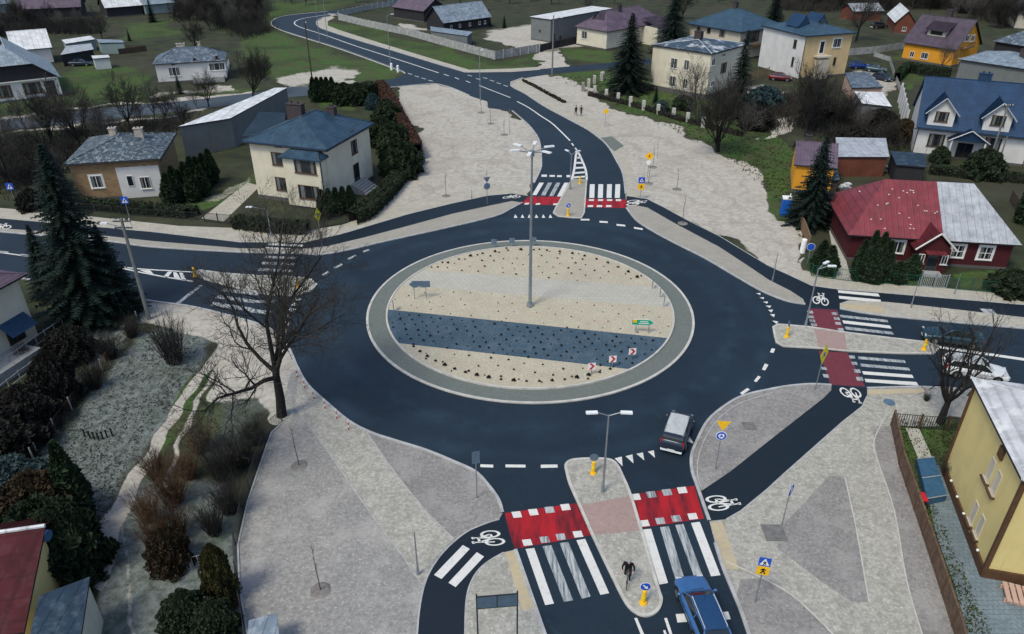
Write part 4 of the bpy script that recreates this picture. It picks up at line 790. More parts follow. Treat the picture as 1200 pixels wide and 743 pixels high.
bm = BM(); x0 = 5.6; poly3(bm, [(x0 - 2, 1.6, 5.6), (x0 + 2, 1.6, 5.6), (x0 + 2, 1.6, 6.9), (x0 - 2, 1.6, 6.9)]); poly3(bm, [(x0 - 2, 1.6, 5.6), (x0 - 2, 1.6, 6.9), (x0 - 2, 3.4, 6.9)]); poly3(bm, [(x0 + 2, 1.6, 5.6), (x0 + 2, 3.4, 6.9), (x0 + 2, 1.6, 6.9)]); obj('dormer', bm, M['wall_tan'], s.root)
bm = BM(); poly3(bm, [(x0 - 2.6, .9, 6.8), (x0 + 2.6, .9, 6.8), (x0 + 2.6, 4.8, 8.4), (x0 - 2.6, 4.8, 8.4)]); bmesh.ops.solidify(bm, geom=bm.faces, thickness=.15); obj('dormer_roof', bm, M['roof_purple'], s.root)
bm = BM(); box(bm, (x0, 1.57, 6.25), (2.6, .06, .8)); obj('dormer_window', bm, M['glass'], s.root)
s = roofhouse('brick_outbuilding', 'small red brick outbuilding with snowy rounded roof behind the orange house', (1047,40), (1069,41), 16, 3.2, 'gy', 2.6, 'wall_rust', 'roof_white', cat='shed'); s.window('F', s.L / 2, 1.4, 1, 1, 'frame_white')
s = roofhouse('shed', 'rust brown shed behind the tall peach house', (984,22), (998,26), 9, 3, 'gy', 1.5, 'wall_rust', 'roof_tin', cat='shed')
# white dormer house (right)
s = House('dormer_house', 'large white house with navy tiled roof, two gabled dormers and a porch', 'house', (58.9, 106.9), -23, 16.5, 12.6, 4.5, 'wall_white'); s.walls('gx', 5.3); s.roof('gx', 5.3, 'roof_navy', .55, g=.35, fascia='fascia_blue'); P_ = dict(o=(1030, 60), k=4.953)
sl = 5.3 / 6.3
for rect in ((325,345,405,415), (652,368,735,438)):
    u0, z0 = s.uv('F', 1030 + (rect[0] + rect[2]) / 2 / 4.953, 60 + (rect[1] + rect[3]) / 2 / 4.953, .1); w_ = 1.65; zt = 6.6; ap = 8.3
    bm = BM(); f = [(u0 - w_, -.1, 4.3), (u0 + w_, -.1, 4.3), (u0 + w_, -.1, zt), (u0, -.1, ap), (u0 - w_, -.1, zt)]; poly3(bm, f)
    poly3(bm, [(u0 - w_, -.1, 4.3), (u0 - w_, -.1, zt), (u0 - w_, (zt - 4.5) / sl, zt)]); poly3(bm, [(u0 + w_, -.1, 4.3), (u0 + w_, (zt - 4.5) / sl, zt), (u0 + w_, -.1, zt)]); obj('dormer', bm, M['wall_white'], s.root)
    bm = BM(); o_ = .5
    for sg in (-1, 1): poly3(bm, [(u0, -.6, ap + .12), (u0 + sg * (w_ + o_), -.6, zt - .52), (u0 + sg * (w_ + o_), (zt - .52 - 4.5) / sl + .1, zt - .52), (u0, (ap - 4.5) / sl + .3, ap + .12)])
    bmesh.ops.solidify(bm, geom=bm.faces, thickness=.16); rr = obj('dormer_roof', bm, M['roof_navy'], s.root); bm = BM()
    for sg in (-1, 1): bar(bm, (u0, -.62, ap + .2), (u0 + sg * (w_ + o_), -.62, zt - .42), .08, n=5)
    obj('dormer_verge', bm, M['ridge_tin'], rr); s.window('F', u0, z0, 1.7, 1.4, 'frame_brown', off=.1)
s.wins('F', [(283,480,380,553),(608,502,708,578)], **P_, frame='frame_brown', mull=2); u0, z0 = s.uv('F', 1030 + 515 / 4.953, 60 + 545 / 4.953, 1.6); s.window('F', u0, 1.3, 2.0, 2.3, 'frame_brown', 1, door=True)
bm = BM()
for sg in (-1, 1): poly3(bm, [(u0, -2.2, 4.6), (u0 + sg * 2.6, -2.2, 3.0), (u0 + sg * 2.6, .1, 3.0), (u0, .1, 4.6)])
bmesh.ops.solidify(bm, geom=bm.faces, thickness=.16); pr = obj('porch_roof', bm, M['roof_navy'], s.root); bm = BM()
for sg in (-1, 1): bar(bm, (u0 + sg * 2.1, -1.9, 0), (u0 + sg * 2.1, -1.9, 3.2), .16); bar(bm, (u0, -2.25, 4.75), (u0 + sg * 2.6, -2.25, 3.15), .07, n=5)
obj('porch_post', bm, M['wall_white'], s.root); bm = BM(); poly3(bm, [(u0 - 2.3, -2.0, 3.2), (u0 + 2.3, -2.0, 3.2), (u0, -2.0, 4.55)]); obj('porch_gable', bm, M['roof_navy'], s.root)
s.chimney(7.4, 6.6, 9, 10.9, 1.6, .9, 'fascia_blue'); s.gutter('F', .55, z=3.95, pipe=[(.05, -.1), (14.2, -.1)]); s.part('brick_strip', 'wall_rust', (14.9, -.06, 2.2), (.9, .14, 4.4)); s.part('garage_front', 'wall_bluewhite', (17.6, -.6, 2.0), (4.4, 2.0, 4.0))
DORMER = s
s = roofhouse('row_house', 'low building with broad flat pitched grey roof behind the dormer house', (1118,98), (1200,112), 12, 4.6, 'hip', 1.6, 'wall_grey', 'roof_greyblue', cat='house'); s.chimney(9, 5, 5.5, 7.2, 1.2, .8)
s = roofhouse('navy_house', 'dark house with navy hipped roof at the right edge behind the orange house', (1160,72), (1215,82), 15, 4.2, 'hip', 3.6, 'wall_dark', 'roof_house_grey', cat='house')
s = roofhouse('far_house', 'far house with brown roof at the right edge of the woods', (1188,34), (1230,36), 15, 4, 'hip', 3.5, 'wall_tan', 'roof_purple', cat='house')
# red-roofed timber house
s = House('timber_house', 'dark red timber house with half rusty red, half grey tin roof', 'house', (35.3, 71.0), -9, 15.6, 10.6, 3.2, 'wall_red_timber'); s.walls(plinth=.3); S_ = dict(o=(900, 190), k=3.91)
h, D, L, e = 3.2, 10.6, 15.6, .5; xs = s.L * .56
def slope(bm, x0, x1, hipL, hipR, rh=3.9, th=.14):
    rL, rR = 3.6, L - 3.2
    T = lambda x, y, z: (x, y, z + th)
    a = [T(x0, -e, h - .3), T(x1, -e, h - .3), T(min(x1, rR), D / 2, h + rh), T(max(x0, rL), D / 2, h + rh)]; poly3(bm, a)
    b = [T(x0, D + e, h - .3), T(x1, D + e, h - .3), T(min(x1, rR), D / 2, h + rh), T(max(x0, rL), D / 2, h + rh)]; poly3(bm, b[::-1])
    if hipL: poly3(bm, [T(x0, D + e, h - .3), T(x0, -e, h - .3), T(rL, D / 2, h + rh)])
    if hipR: poly3(bm, [T(x1, -e, h - .3), T(x1, D + e, h - .3), T(rR, D / 2, h + rh)])
bm = BM(); slope(bm, -e, xs, True, False); s.r = obj('red_roof', bm, M['roof_red'], s.root); bm = BM(); slope(bm, xs, L + e, False, True); obj('grey_roof', bm, M['roof_tin'], s.root)
bm = BM(); box(bm, (L / 2, D / 2, h - .25), (L + 2 * e, D + 2 * e, .1)); obj('eaves', bm, M['fascia_dark'], s.root)
bm = BM(); rs = random.Random(3)
for k in range(26):
    x = rs.uniform(.8, xs - .3); y = rs.uniform(.2, 4.6); z = h - .3 + (y + e) / (D / 2 + e) * 4.2 + .15; box(bm, (x, y, z), (.14, .2, .05))
obj('roof_patch', bm, M['paint_white'], s.r)
s.wins('F', [(562,362,622,416)], **S_, surround='frame_white'); s.wins('F', [(840,380,898,436),(965,387,1028,446)], **S_, mull=1, bars=1, surround='frame_white')
u0, _ = s.uv('F', 900 + 750 / 3.91, 190 + 440 / 3.91, 1.5); s.part('porch_wall', 'wall_red_timber', (u0, -.9, 1.3), (3.0, 1.8, 2.6)); bm = BM()
poly3(bm, [(u0 - 1.5, -1.8, 2.6), (u0 + 1.5, -1.8, 2.6), (u0, -1.8, 4.1)]); obj('porch_gable', bm, M['wall_red_timber'], s.root); bm = BM()
for sg in (-1, 1): poly3(bm, [(u0, -2.1, 4.3), (u0 + sg * 2.0, -2.1, 2.45), (u0 + sg * 2.0, 1.2, 2.45), (u0, 1.8, 4.3)])
bmesh.ops.solidify(bm, geom=bm.faces, thickness=.12); rr = obj('porch_roof', bm, M['roof_red'], s.root); bm = BM()
for sg in (-1, 1): bar(bm, (u0, -2.12, 4.4), (u0 + sg * 2.0, -2.12, 2.55), .09, n=5)
obj('porch_verge', bm, M['paint_white'], rr); s.window('F', u0, 1.1, 1.1, 1.9, 'frame_brown', 0, door=True, off=1.8); s.window('F', u0 - 1.1, 1.5, .6, 1.0, off=1.8); s.window('F', u0 + 1.1, 1.5, .6, 1.0, off=1.8); s.part('awning', 'roof_red', (u0, -2.2, 2.35), (1.9, .8, .12)); s.part('doorstep', 'concrete', (u0, -2.4, .12), (1.8, 1.0, .24))
# outbuildings around it
shed('outhouse', 'brown outbuilding with pale tin roof and pink wall behind the timber house', 'shed', [(979,162,3.4),(981,185,2.7),(1042,185,2.7),(1038,163,3.4)], 'wall_rust', 'roof_tin')
shed('lean_to', 'low shed with dark blue sheet roof right of the tin roofed outbuilding', 'shed', [(1043,178,2.6),(1050,194,2.4),(1086,197,2.4),(1084,181,2.6)], 'wall_dark', 'roof_annex')
shed('garage', 'small garage with ribbed grey tarpaulin roof in the yard behind bare bushes', 'garage', [(990,86,2.9),(998,104,2.6),(1035,103,2.6),(1018,85,2.9)], 'wall_pink', 'roof_house_grey')
shed('tunnel_shed', 'shed with white rounded sheet roof and dark boards behind bushes', 'shed', [(1001,108,3.2),(1010,122,2.6),(1045,126,2.4),(1034,109,3.2)], 'wall_grey', 'roof_white')
s = House('orange_shed', 'narrow shed with bright orange side wall and violet roof behind a spruce', 'shed', (G(927,224).x, G(927,224).y), -17, 4.6, 7.5, 3.6, 'wall_orange'); s.walls('gx', 1.8); s.roof('gx', 1.8, 'roof_mauve', .3); s.chimney(1.2, 4.5, 4.8, 6.2, .6, .6)
shed('wood_shed', 'low dark lean-to stacked with timber between spruce and timber house', 'shed', [(955,195,2.2),(958,212,1.9),(984,212,1.9),(980,194,2.2)], 'wood_dark', 'roof_slate')
# big yellow block (right foreground)
s = House('yellow_block', 'plain yellow rendered block with brown corner trims and frosty roof', 'house', (26.8, 29.3), -14, 11, 9.0, 7.3, 'wall_yellow'); s.walls(plinth=.5); s.roof('hip', 1.5, 'roof_snowy', .3, inset=5.0)
for x, y in ((0, 0), (0, 9.0)): s.part('corner_trim', 'frame_brown', (x, y, 3.7), (.22, .22, 7.3))
s.part('eaves_trim', 'frame_brown', (-.04, 4.5, 7.15), (.1, 9.0, .22)); s.part('base_trim', 'frame_brown', (-.05, 4.5, .35), (.14, 9.0, .7)); s.part('base_trim', 'frame_brown', (5.5, -.05, .35), (11, .14, .7))
U_ = dict(o=(1080, 420), k=2.65)
for x, y, w in ((216,345,.75), (234,385,.75), (164,478,.75), (183,520,.75)):
    u0, z0 = s.uv('L', 1080 + x / 2.65, 420 + y / 2.65); w_ = s.window('L', u0, z0, .62, 1.45, 'wall_tan', 0); w_.children[0].data.materials[0] = M['wall_tan']; s.part('window_ledge', 'frame_brown', (-.12, u0, z0 - .85), (.24, .95, .1))
u0, z0 = s.uv('L', 1175, 531); s.part('vent', 'frame_brown', (-.06, u0, z0), (.14, .6, .7))
bm = BM()
for k in range(5): ball(bm, (-.12, 1.2 + 1.5 * k, .8), .09, 8, 6)
obj('wall_light', bm, M['lamp_white'], s.root)
# house at left edge
s = House('corner_house', 'cream house corner with violet roof and blue window canopy, left edge', 'house', (-51.5, 46.2), -15.5, 8, 11, 6.2, 'wall_cream'); s.walls(plinth=.6); s.roof('hip', 1.8, 'roof_mauve', .55)
u0, z0 = s.uv('R', 20, 382, .5); bm = BM(); V_ = [(8.05, u0 - 1.3, z0 + .6), (8.05, u0 + 1.3, z0 + .6), (9.3, u0 + 1.3, z0 - .3), (9.3, u0 - 1.3, z0 - .3)]; poly3(bm, V_); bmesh.ops.solidify(bm, geom=bm.faces, thickness=.08)
simple('canopy_blue', (.06, .14, .26), .4, .2, .2); obj('canopy', bm, M['canopy_blue'], s.root); s.window('R', u0, z0 - .7, 1.6, 1.8, 'frame_brown', 1, door=True); s.part('terrace', 'concrete', (9.2, 5, .5), (2.4, 8, 1.0))
# red-roofed house bottom left with blue annex
br, fr_ = G(54, 619, 4.6), G(29, 743, 2.6); wd = Vector((-math.cos(R(12)), -math.sin(R(12)), 0)) * 15; bl, fl = br + wd, fr_ + wd
rt, ins_ = shed('maroon_house', 'yellow walled house with maroon tiled roof in the bottom left corner', 'house', [(*spx(*p_), p_.z) for p_ in (fl, fr_, br, bl)], 'wall_yellow', 'roof_maroon')
c_ = (br - rt.location); wdl = wd.normalized(); bm = BM(); nb_ = Vector((wdl.y, -wdl.x, 0)) * -1
if nb_.y < 0: nb_ = -nb_
poly3(bm, [c_ + Vector((0, 0, .16)), c_ + wd + Vector((0, 0, .16)), c_ + wd + nb_ * 1.6 + Vector((0, 0, -.6)), c_ + nb_ * 1.6 + Vector((0, 0, -.6))]); bmesh.ops.solidify(bm, geom=bm.faces, thickness=.1); obj('back_slope', bm, M['roof_maroon'], rt)
bm = BM(); bar(bm, c_ + Vector((0, 0, .2)), c_ + wd + Vector((0, 0, .2)), .11, n=6); obj('ridge_cap', bm, M['roof_white'], rt)
bm = BM(); bar(bm, c_ + Vector((-.3, -.15, -.35)), c_ + Vector((.12, -.2, -.35)), .32, n=16); obj('gable_vent', bm, M['canopy_blue'], rt)
shed('annex', 'low annex with dark blue sheet roof beside the maroon roofed house', 'annex', [(47,700,3.0),(24,800,2.7),(93,765,2.7),(106,678,3.0)], 'wall_cream', 'roof_annex')
# utility box building at the bottom
shed('kiosk', 'little utility cabin with blue-grey mesh-like roof at the bottom edge', 'kiosk', [(292,729,1.6),(290,760,1.5),(329,758,1.5),(325,720,1.6)], 'wall_greenish', 'roof_greyblue')
# ================================================================ PLANTS
def leafm(name, c, c2, rough=.8):
    t = NT(name); g = t.n.new('ShaderNodeNewGeometry'); oi = t.n.new('ShaderNodeObjectInfo')
    cc = t.mix(g.outputs['Random Per Island'], c, c2); cc = t.mix(t.ramp(t.noise(.8, 4), .35, .7, 0, .6), cc, dark(c, .45))
    hs = t.n.new('ShaderNodeHueSaturation'); t.l(t.ramp(oi.outputs['Random'], 0, 1, .85, 1.2), hs.inputs['Value']); hs.inputs['Hue'].default_value = .5; t.l(cc, hs.inputs['Color']); t.col(hs.outputs[0]); return t.fin(rough, spec=.15)
leafm('spruce', (.006, .014, .011), (.016, .032, .025)); leafm('thuja', (.014, .030, .016), (.035, .060, .028)); leafm('hedge_green', (.016, .030, .016), (.040, .058, .030)); leafm('hedge_brown', (.060, .030, .022), (.10, .055, .04))
leafm('shrub_teal', (.03, .055, .055), (.07, .11, .11)); leafm('shrub_brown', (.026, .022, .013), (.065, .045, .024)); leafm('thuja_gold', (.03, .034, .012), (.07, .06, .022)); leafm('blue_spruce', (.03, .06, .07), (.06, .11, .12)); leafm('dark_twig', (.012, .013, .012), (.032, .030, .026))
simple('bark', (.020, .019, .019), .9, var=.4, scale=4, bump=.5); simple('bark_grey', (.075, .070, .066), .9, var=.4, scale=4); leafm('twig', (.022, .022, .021), (.055, .052, .048)); leafm('twig_grey', (.07, .07, .066), (.13, .12, .11)); leafm('twig_tan', (.16, .12, .08), (.30, .24, .16))

class TB:
    def __init__(s): s.v = []; s.f = []
    def tube(s, pts, rad, n):
        base = len(s.v); prev = None
        for i, p in enumerate(pts):
            d = (pts[min(i + 1, len(pts) - 1)] - pts[max(i - 1, 0)]).normalized(); a = d.orthogonal().normalized() if prev is None else (prev - d * prev.dot(d)).normalized(); prev = a; b = d.cross(a)
            for k in range(n):
                t_ = 2 * math.pi * k / n; s.v.append(p + (a * math.cos(t_) + b * math.sin(t_)) * rad[i])
        for i in range(len(pts) - 1):
            for k in range(n):
                k2 = (k + 1) % n; s.f.append((base + i * n + k, base + i * n + k2, base + (i + 1) * n + k2, base + (i + 1) * n + k))
    def quad(s, c, u, v):
        b = len(s.v); s.v += [c - u - v, c + u - v, c + u + v, c - u + v]; s.f.append((b, b + 1, b + 2, b + 3))
    def tri(s, a, b_, c): b = len(s.v); s.v += [a, b_, c]; s.f.append((b, b + 1, b + 2))
def rv(r): return Vector((r.gauss(0, 1), r.gauss(0, 1), r.gauss(0, 1)))
def bare(seed, H, rmin=.012, trunk_frac=.28, r0=.28, kids=(6, 6, 5, 4), spread=1.0, up=.25, stems=1, lean=0):
    r = random.Random(seed); T, W = TB(), TB()
    def grow(p, d, L, rad, lvl):
        n = 5 if lvl < 2 else (4 if lvl < 3 else 3); pts, rr = [p], [rad]; dd = d.copy()
        for i in range(n):
            dd = (dd + rv(r) * (.08 if lvl == 0 else .17) + Vector((0, 0, up * (.5 if lvl else .1) * .35))).normalized(); pts.append(pts[-1] + dd * (L / n)); rr.append(rad * (1 - .75 * (i + 1) / n) if lvl else rad * (1 - .45 * (i + 1) / n))
        (T if lvl < 2 else W).tube(pts, rr, 8 if lvl == 0 else (5 if lvl == 1 else 3))
        if lvl >= len(kids): return
        for k in range(kids[lvl]):
            f = (.72 + .28 * (k + .5) / kids[lvl]) if lvl == 0 else .22 + .78 * (k + r.random()) / kids[lvl]
            x = min(n - 1e-3, f * n); i = int(x); q_ = pts[i].lerp(pts[i + 1], x - i); e_ = (pts[i + 1] - pts[i]).normalized(); side = (rv(r) - e_ * rv(r).dot(e_)); a = 2 * math.pi * (k * .382 + r.random() * .12)
            o1 = e_.orthogonal().normalized(); o2 = e_.cross(o1); sd_ = o1 * math.cos(a) + o2 * math.sin(a); an = R(r.uniform(32, 58)) * spread
            cd = (e_ * math.cos(an) + sd_ * math.sin(an)).normalized(); Lk = (H * (1 - trunk_frac) * r.uniform(.62, .85) if lvl == 0 else L * r.uniform(.42, .68) * (1.15 - .5 * f))
            grow(q_, cd, Lk, max(rmin, (rr[i] * (.62 if lvl == 0 else .55))), lvl + 1)
        if lvl == 0: grow(pts[-1], dd, H * (1 - trunk_frac) * .92, rr[-1] * .8, 1)
    for s_ in range(stems):
        d0 = Vector((r.uniform(-.35, .35), r.uniform(-.35, .35), 1)) if stems > 1 else Vector((lean, 0, 1)); grow(Vector((r.uniform(-.2, .2) * (stems > 1), r.uniform(-.2, .2) * (stems > 1), -.1)), d0.normalized(), H * trunk_frac, r0, 0)
    return T, W
def bare_tree(name, label, loc, seed, H, group=None, bark='bark', twig='twig', **k):
    T, W = bare(seed, H, **k); o = thing(name, label, 'tree', loc, 0, group)
    meshobj('trunk', T.v, T.f, M[bark], o, True); meshobj('crown', W.v, W.f, M[twig], o); return o
def at(px, py): p = G(px, py); return (p.x, p.y, 0)
# the two individual bare trees by the ring
BIG = bare_tree('bare_tree', 'big dark leafless tree standing on the gravel left of the ring', at(330, 489), 11, 15.6, trunk_frac=.30, r0=.42, rmin=.013, kids=(6, 10, 8, 5, 3), spread=.78, up=.48); BIG.rotation_euler = (0, 0, R(40))
bm = BM(); p_ = G(330, 489); bar(bm, (p_.x, p_.y, .03), (p_.x, p_.y, .16), 1.0, .85, 20); tag(obj('tree_base', bm, M['gravel_pale']), 'low round gravel collar at the foot of the big leafless tree', 'tree base')
EST = bare_tree('bare_tree', 'pollarded leafless tree beside the yellow block and the brown fence', at(1101, 496), 23, 9.2, trunk_frac=.26, r0=.30, kids=(6, 7, 5, 3), spread=.8, up=.6)
# background prototypes
MID = bare_tree('bare_tree', 'leafless forked tree standing alone on the rough grass below the cube house', at(842, 178), 31, HT(842, 178, 92), rmin=.022, trunk_frac=.16, r0=.20, kids=(5, 8, 7, 4), spread=.62, up=.9, stems=3)
MID2 = bare_tree('bare_tree', 'pale leafless tree directly in front of the cube house', at(815, 142), 37, HT(815, 142, 70), trunk_frac=.2, r0=.2, rmin=.022, kids=(6, 7, 6, 4), spread=.75, up=.6, bark='bark_grey', twig='twig_grey')
def near(o, px, py, top, label, group=None, rz=None):
    H0 = NH[o.name]; h = HT(px, py, top); return dup(o, at(px, py), random.uniform(0, 6.28) if rz is None else rz, label, group, scale=h / H0)
NH = {BIG.name: 15.6, EST.name: 9.2, MID.name: HT(842, 178, 92), MID2.name: HT(815, 142, 70)}
BG = [BIG, MID, MID2]
P1 = bare_tree('bare_tree', 'dark leafless tree at the street, straight above the brick house roof', at(152, 153), 41, HT(152, 153, 92), trunk_frac=.2, r0=.2, rmin=.024, kids=(7, 8, 6, 4), spread=.8, up=.5); NH[P1.name] = HT(152, 153, 92)
for k, (x, y, t_, lb, src) in enumerate((
    (181, 140, 92, 'leafless tree by the street between the brick house and the cottage', MID2), (95, 176, 98, 'leafless tree left of the brick house, tallest of those beside it', P1), (60, 168, 112, 'leafless tree in the garden between the street and the left spruce', MID),
    (12, 222, 150, 'leafless fruit tree at the left edge above the cycle path sign', P1), (245, 125, 84, 'slim leafless tree on the street verge in front of the cottage end', P1), (296, 112, 62, 'broad dark leafless tree on the street verge right of the cottage', MID),
    (120, 46, 12, 'leafless tree behind the little sheds at upper left', P1), (943, 160, 84, 'dark sparse tree in front of the peach apartment house', MID), (1003, 48, -12, 'tall thick trunked leafless tree right of the peach house', BIG),
    (1100, 84, 50, 'bare greyish tree in front of the orange house wall', MID2), (985, 150, 108, 'leafless tree in the garden left of the tarpaulin garage', MID), (1012, 160, 122, 'leafless bushy tree below the white tunnel shed', MID2), (868, 165, 120, 'leafless young tree right of the forked tree on the grass', MID2),
    (30, 60, 22, 'leafless tree above the farmhouse roof in the far left corner', P1), (75, 35, 12, 'leafless tree in front of the violet barn wall', MID2), (690, 18, -8, 'leafless tree behind the mauve roofed bungalow', MID2), (1035, 170, 138, 'low leafless tree behind the tin roofed outbuilding', P1),
    (130, 178, 128, 'leafless tree just behind the left end of the brick house', MID2), (230, 60, 22, 'leafless tree behind the cottage roof', P1), (800, 22, -14, 'leafless tree behind the blue pyramid roof', P1))):
    near(src, x, y, t_, lb)
rs = random.Random(5)
ORD = 'first second third fourth fifth sixth seventh eighth ninth tenth eleventh twelfth thirteenth fourteenth fifteenth sixteenth seventeenth eighteenth nineteenth twentieth'.split()
def ordw(n):
    if n < 20: return ORD[n]
    t_, u_ = divmod(n + 1, 10); tens = ('', '', 'twenty', 'thirty', 'forty', 'fifty', 'sixty', 'seventy')[t_]
    return tens[:-1] + 'ieth' if u_ == 0 else tens + '-' + ORD[u_ - 1]
def number_labels(objs, fmt, rows=('back', 'middle', 'front')):
    objs = [o for o in objs if o]; ys = sorted(objs, key=lambda o: -o.location.y); k = math.ceil(len(ys) / len(rows))
    for i, rn in enumerate(rows):
        ch = sorted(ys[i * k:(i + 1) * k], key=lambda o: spx(*o.location)[0])
        for j, o in enumerate(ch): o['label'] = fmt % (ordw(j), rn) if '%s' in fmt[fmt.index('%s') + 2:] else fmt % ordw(j)
WG, TG, DG, GG = [], [], [], []
wood = [(x + rs.uniform(-6, 6), y + rs.uniform(-3, 3)) for x in range(1012, 1230, 9) for y in ((4, 11, 18) if x < 1060 else (3, 9, 16, 24, 32))]
wood += [(x + rs.uniform(-6, 6), y + rs.uniform(-3, 3)) for x in range(930, 1010, 16) for y in (4, 10)]
for x, y in wood:
    if 1040 < x < 1168 and y > 13 and not (1118 < x < 1160 and y < 26): continue
    o = (P1, MID, MID2)[rs.randrange(3)]; WG.append(None); WG[-1] = near(o, x, y, y - rs.uniform(24, 38), 'brown-grey leafless tree of the wood along the top right edge', 'trees of the wood at the top right')
for x, y in [(x + rs.uniform(-7, 7), y + rs.uniform(-3, 3)) for x in range(208, 312, 9) for y in (6, 14, 22, 34) if not (x < 240 and y > 30)] + [(5, 8), (14, 40), (-5, 55), (60, 30), (40, 34), (90, 30), (20, 30)]:
    o = (P1, MID, MID2)[rs.randrange(3)]; TG.append(None); TG[-1] = near(o, x, y, y - rs.uniform(20, 34), 'dark leafless tree of the thicket at the upper left', 'trees of the thicket at the upper left')
for x, y in [(x + rs.uniform(-8, 8), 2 + rs.uniform(-4, 4)) for x in range(330, 940, 13)]:
    o = (P1, MID2)[rs.randrange(2)]; DG.append(None); DG[-1] = near(o, x, y, y - rs.uniform(14, 24), 'distant leafless tree on the top edge of the view', 'distant trees along the top edge')
for x, y in [(22, 178), (40, 195), (8, 190), (70, 205), (110, 165), (210, 135), (30, 152), (85, 156), (215, 150), (120, 150), (50, 170), (80, 190), (140, 165), (100, 150), (165, 148), (60, 220), (20, 210), (195, 142), (232, 128), (5, 165)]:
    GG.append(None); GG[-1] = near((P1, MID2)[rs.randrange(2)], x, y, y - rs.uniform(26, 42), 'dark leafless garden tree between the street and the ring road, left', 'garden trees left of the brick house')

number_labels(WG, 'brown-grey leafless tree, %s from the left in the %s row of the top right wood', ('farthest', 'far', 'middle', 'near', 'nearest'))
number_labels(TG, 'dark leafless tree, %s from the left in the %s row of the upper left thicket'); number_labels(DG, 'distant leafless tree, %s from the left in the %s row along the top edge', ('back', 'front')); number_labels(GG, 'garden tree left of the brick house, %s from the left in the %s row', ('back', 'front'))

# brush under the far woods: uncountable, one object each
def undergrowth(label, poly, n, hh):
    r = random.Random(n); W = TB(); xs = [p[0] for p in poly]; ys = [p[1] for p in poly]; px = np.array([r.uniform(min(xs), max(xs)) for _ in range(n)]); py = np.array([r.uniform(min(ys), max(ys)) for _ in range(n)]); ok = pip_dist(px, py, poly) > 0
    for x, y, k in zip(px, py, ok):
        if not k: continue
        p = G(x, y)
        for _ in range(22):
            q_ = p + Vector((r.gauss(0, 1.2), r.gauss(0, 1.6), 0)); d = Vector((r.gauss(0, .35), r.gauss(0, .35), 1)) * hh * r.uniform(.4, 1.1); W.tube([q_, q_ + d * .5 + rv(r) * .15, q_ + d + rv(r) * .3], [.05, .035, .012], 3)
    o = meshobj('brushwood', W.v, W.f, M['twig']); o['kind'] = 'stuff'; tag(o, label, 'brushwood')
undergrowth('grey-brown brushwood filling the wood at the top right', [(1040,2),(1230,-2),(1230,34),(1168,30),(1150,22),(1116,12),(1060,9)], 900, 3.2); undergrowth('brushwood behind the houses left of the wood', [(905,2),(1050,0),(1050,10),(985,14),(925,14)], 300, 2.6)
undergrowth('dark brushwood of the thicket at the upper left', [(205,0),(310,-2),(312,40),(290,46),(240,24),(206,26)], 420, 2.8); undergrowth('low brush in the gardens between street and brick house', [(0,168),(60,158),(230,140),(200,158),(110,160),(70,200),(0,235)], 420, 1.6); undergrowth('low brush around the far barns', [(0,22),(100,26),(118,40),(60,40),(0,44)], 240, 2.2)
undergrowth('dark bramble thicket in the gardens below the peach house', [(880,125),(935,110),(985,120),(1040,140),(1056,175),(985,170),(950,150),(900,152)], 420, 1.8)

# conifers
def spruce_mesh(seed, H, Rr, dens=1.0, droop=.35, slim=1.0):
    r = random.Random(seed); W = TB(); T = TB(); T.tube([Vector((0, 0, 0)), Vector((0, 0, H * .5)), Vector((0, 0, H * .98))], [.022 * H, .013 * H, .01], 7); z = H * .05; 
    while z < H * .985:
        f = 1 - z / H; L0 = Rr * (f ** .85) + .12; nb = max(4, int(11 * dens * (.5 + .5 * f)))
        for k in range(nb):
            a = 2 * math.pi * (k + r.random() * .8) / nb; L = L0 * r.uniform(.68, 1.15); d = Vector((math.cos(a), math.sin(a), 0)); s_ = Vector((-d.y, d.x, 0)); ns = max(3, int(L / .32)); zz = z + r.uniform(-.12, .12)
            for i in range(1, ns + 1):
                t_ = i / ns; c = Vector((0, 0, zz)) + d * (L * t_) + Vector((0, 0, -droop * L * t_ ** 1.3 + .12 * L * t_ * t_)); w = (.42 + .20 * L) * (1.1 - .75 * t_) * .8; l_ = L / ns * 1.2
                for sg in (-1, 1):
                    W.tri(c - d * l_ * .6, c + d * l_ * .35 + Vector((0, 0, -.04)), c + s_ * sg * w + d * w * r.uniform(.1, .55) + Vector((0, 0, -r.uniform(.05, .35) * w)))
                W.tri(c - s_ * w * .3, c + s_ * w * .3, c + d * l_ * .5 + Vector((0, 0, -.25 - .25 * r.random())))
        z += .36 * (.55 + .6 * f) * (H / 14) ** .3
    return T, W
def spruce(name, label, loc, seed, H, Rr, m='spruce', cat='conifer', **k):
    T, W = spruce_mesh(seed, H, Rr, **k); o = thing(name, label, cat, loc); meshobj('trunk', T.v, T.f, M['bark'], o); meshobj('crown', W.v, W.f, M[m], o); NH[o.name] = H; return o
h_ = HT(112, 374, 165); SPR = spruce('spruce_tree', 'largest dark spruce at the left, reaching over the ring road', at(112, 374), 3, h_, 4.6, dens=1.3)
near(SPR, 142, 368, 262, 'second dark spruce, lower and right of the largest left spruce'); 
near(SPR, 60, 345, 262, 'dark spruce between the corner house and the largest left spruce'); near(SPR, 75, 240, 168, 'teal-dark spruce behind the cycle path at the left, beside the blue sign')
SPR2 = spruce('spruce_tree', 'wide dense spruce left of the cream cube house', at(735, 107), 8, HT(735, 107, 13), 5.6, dens=1.2)
near(SPR2, 786, 62, -16, 'tall spruce behind the cube house, cut by the top edge'); near(SPR2, 906, 30, -14, 'spruce at the top edge behind the white and peach house')
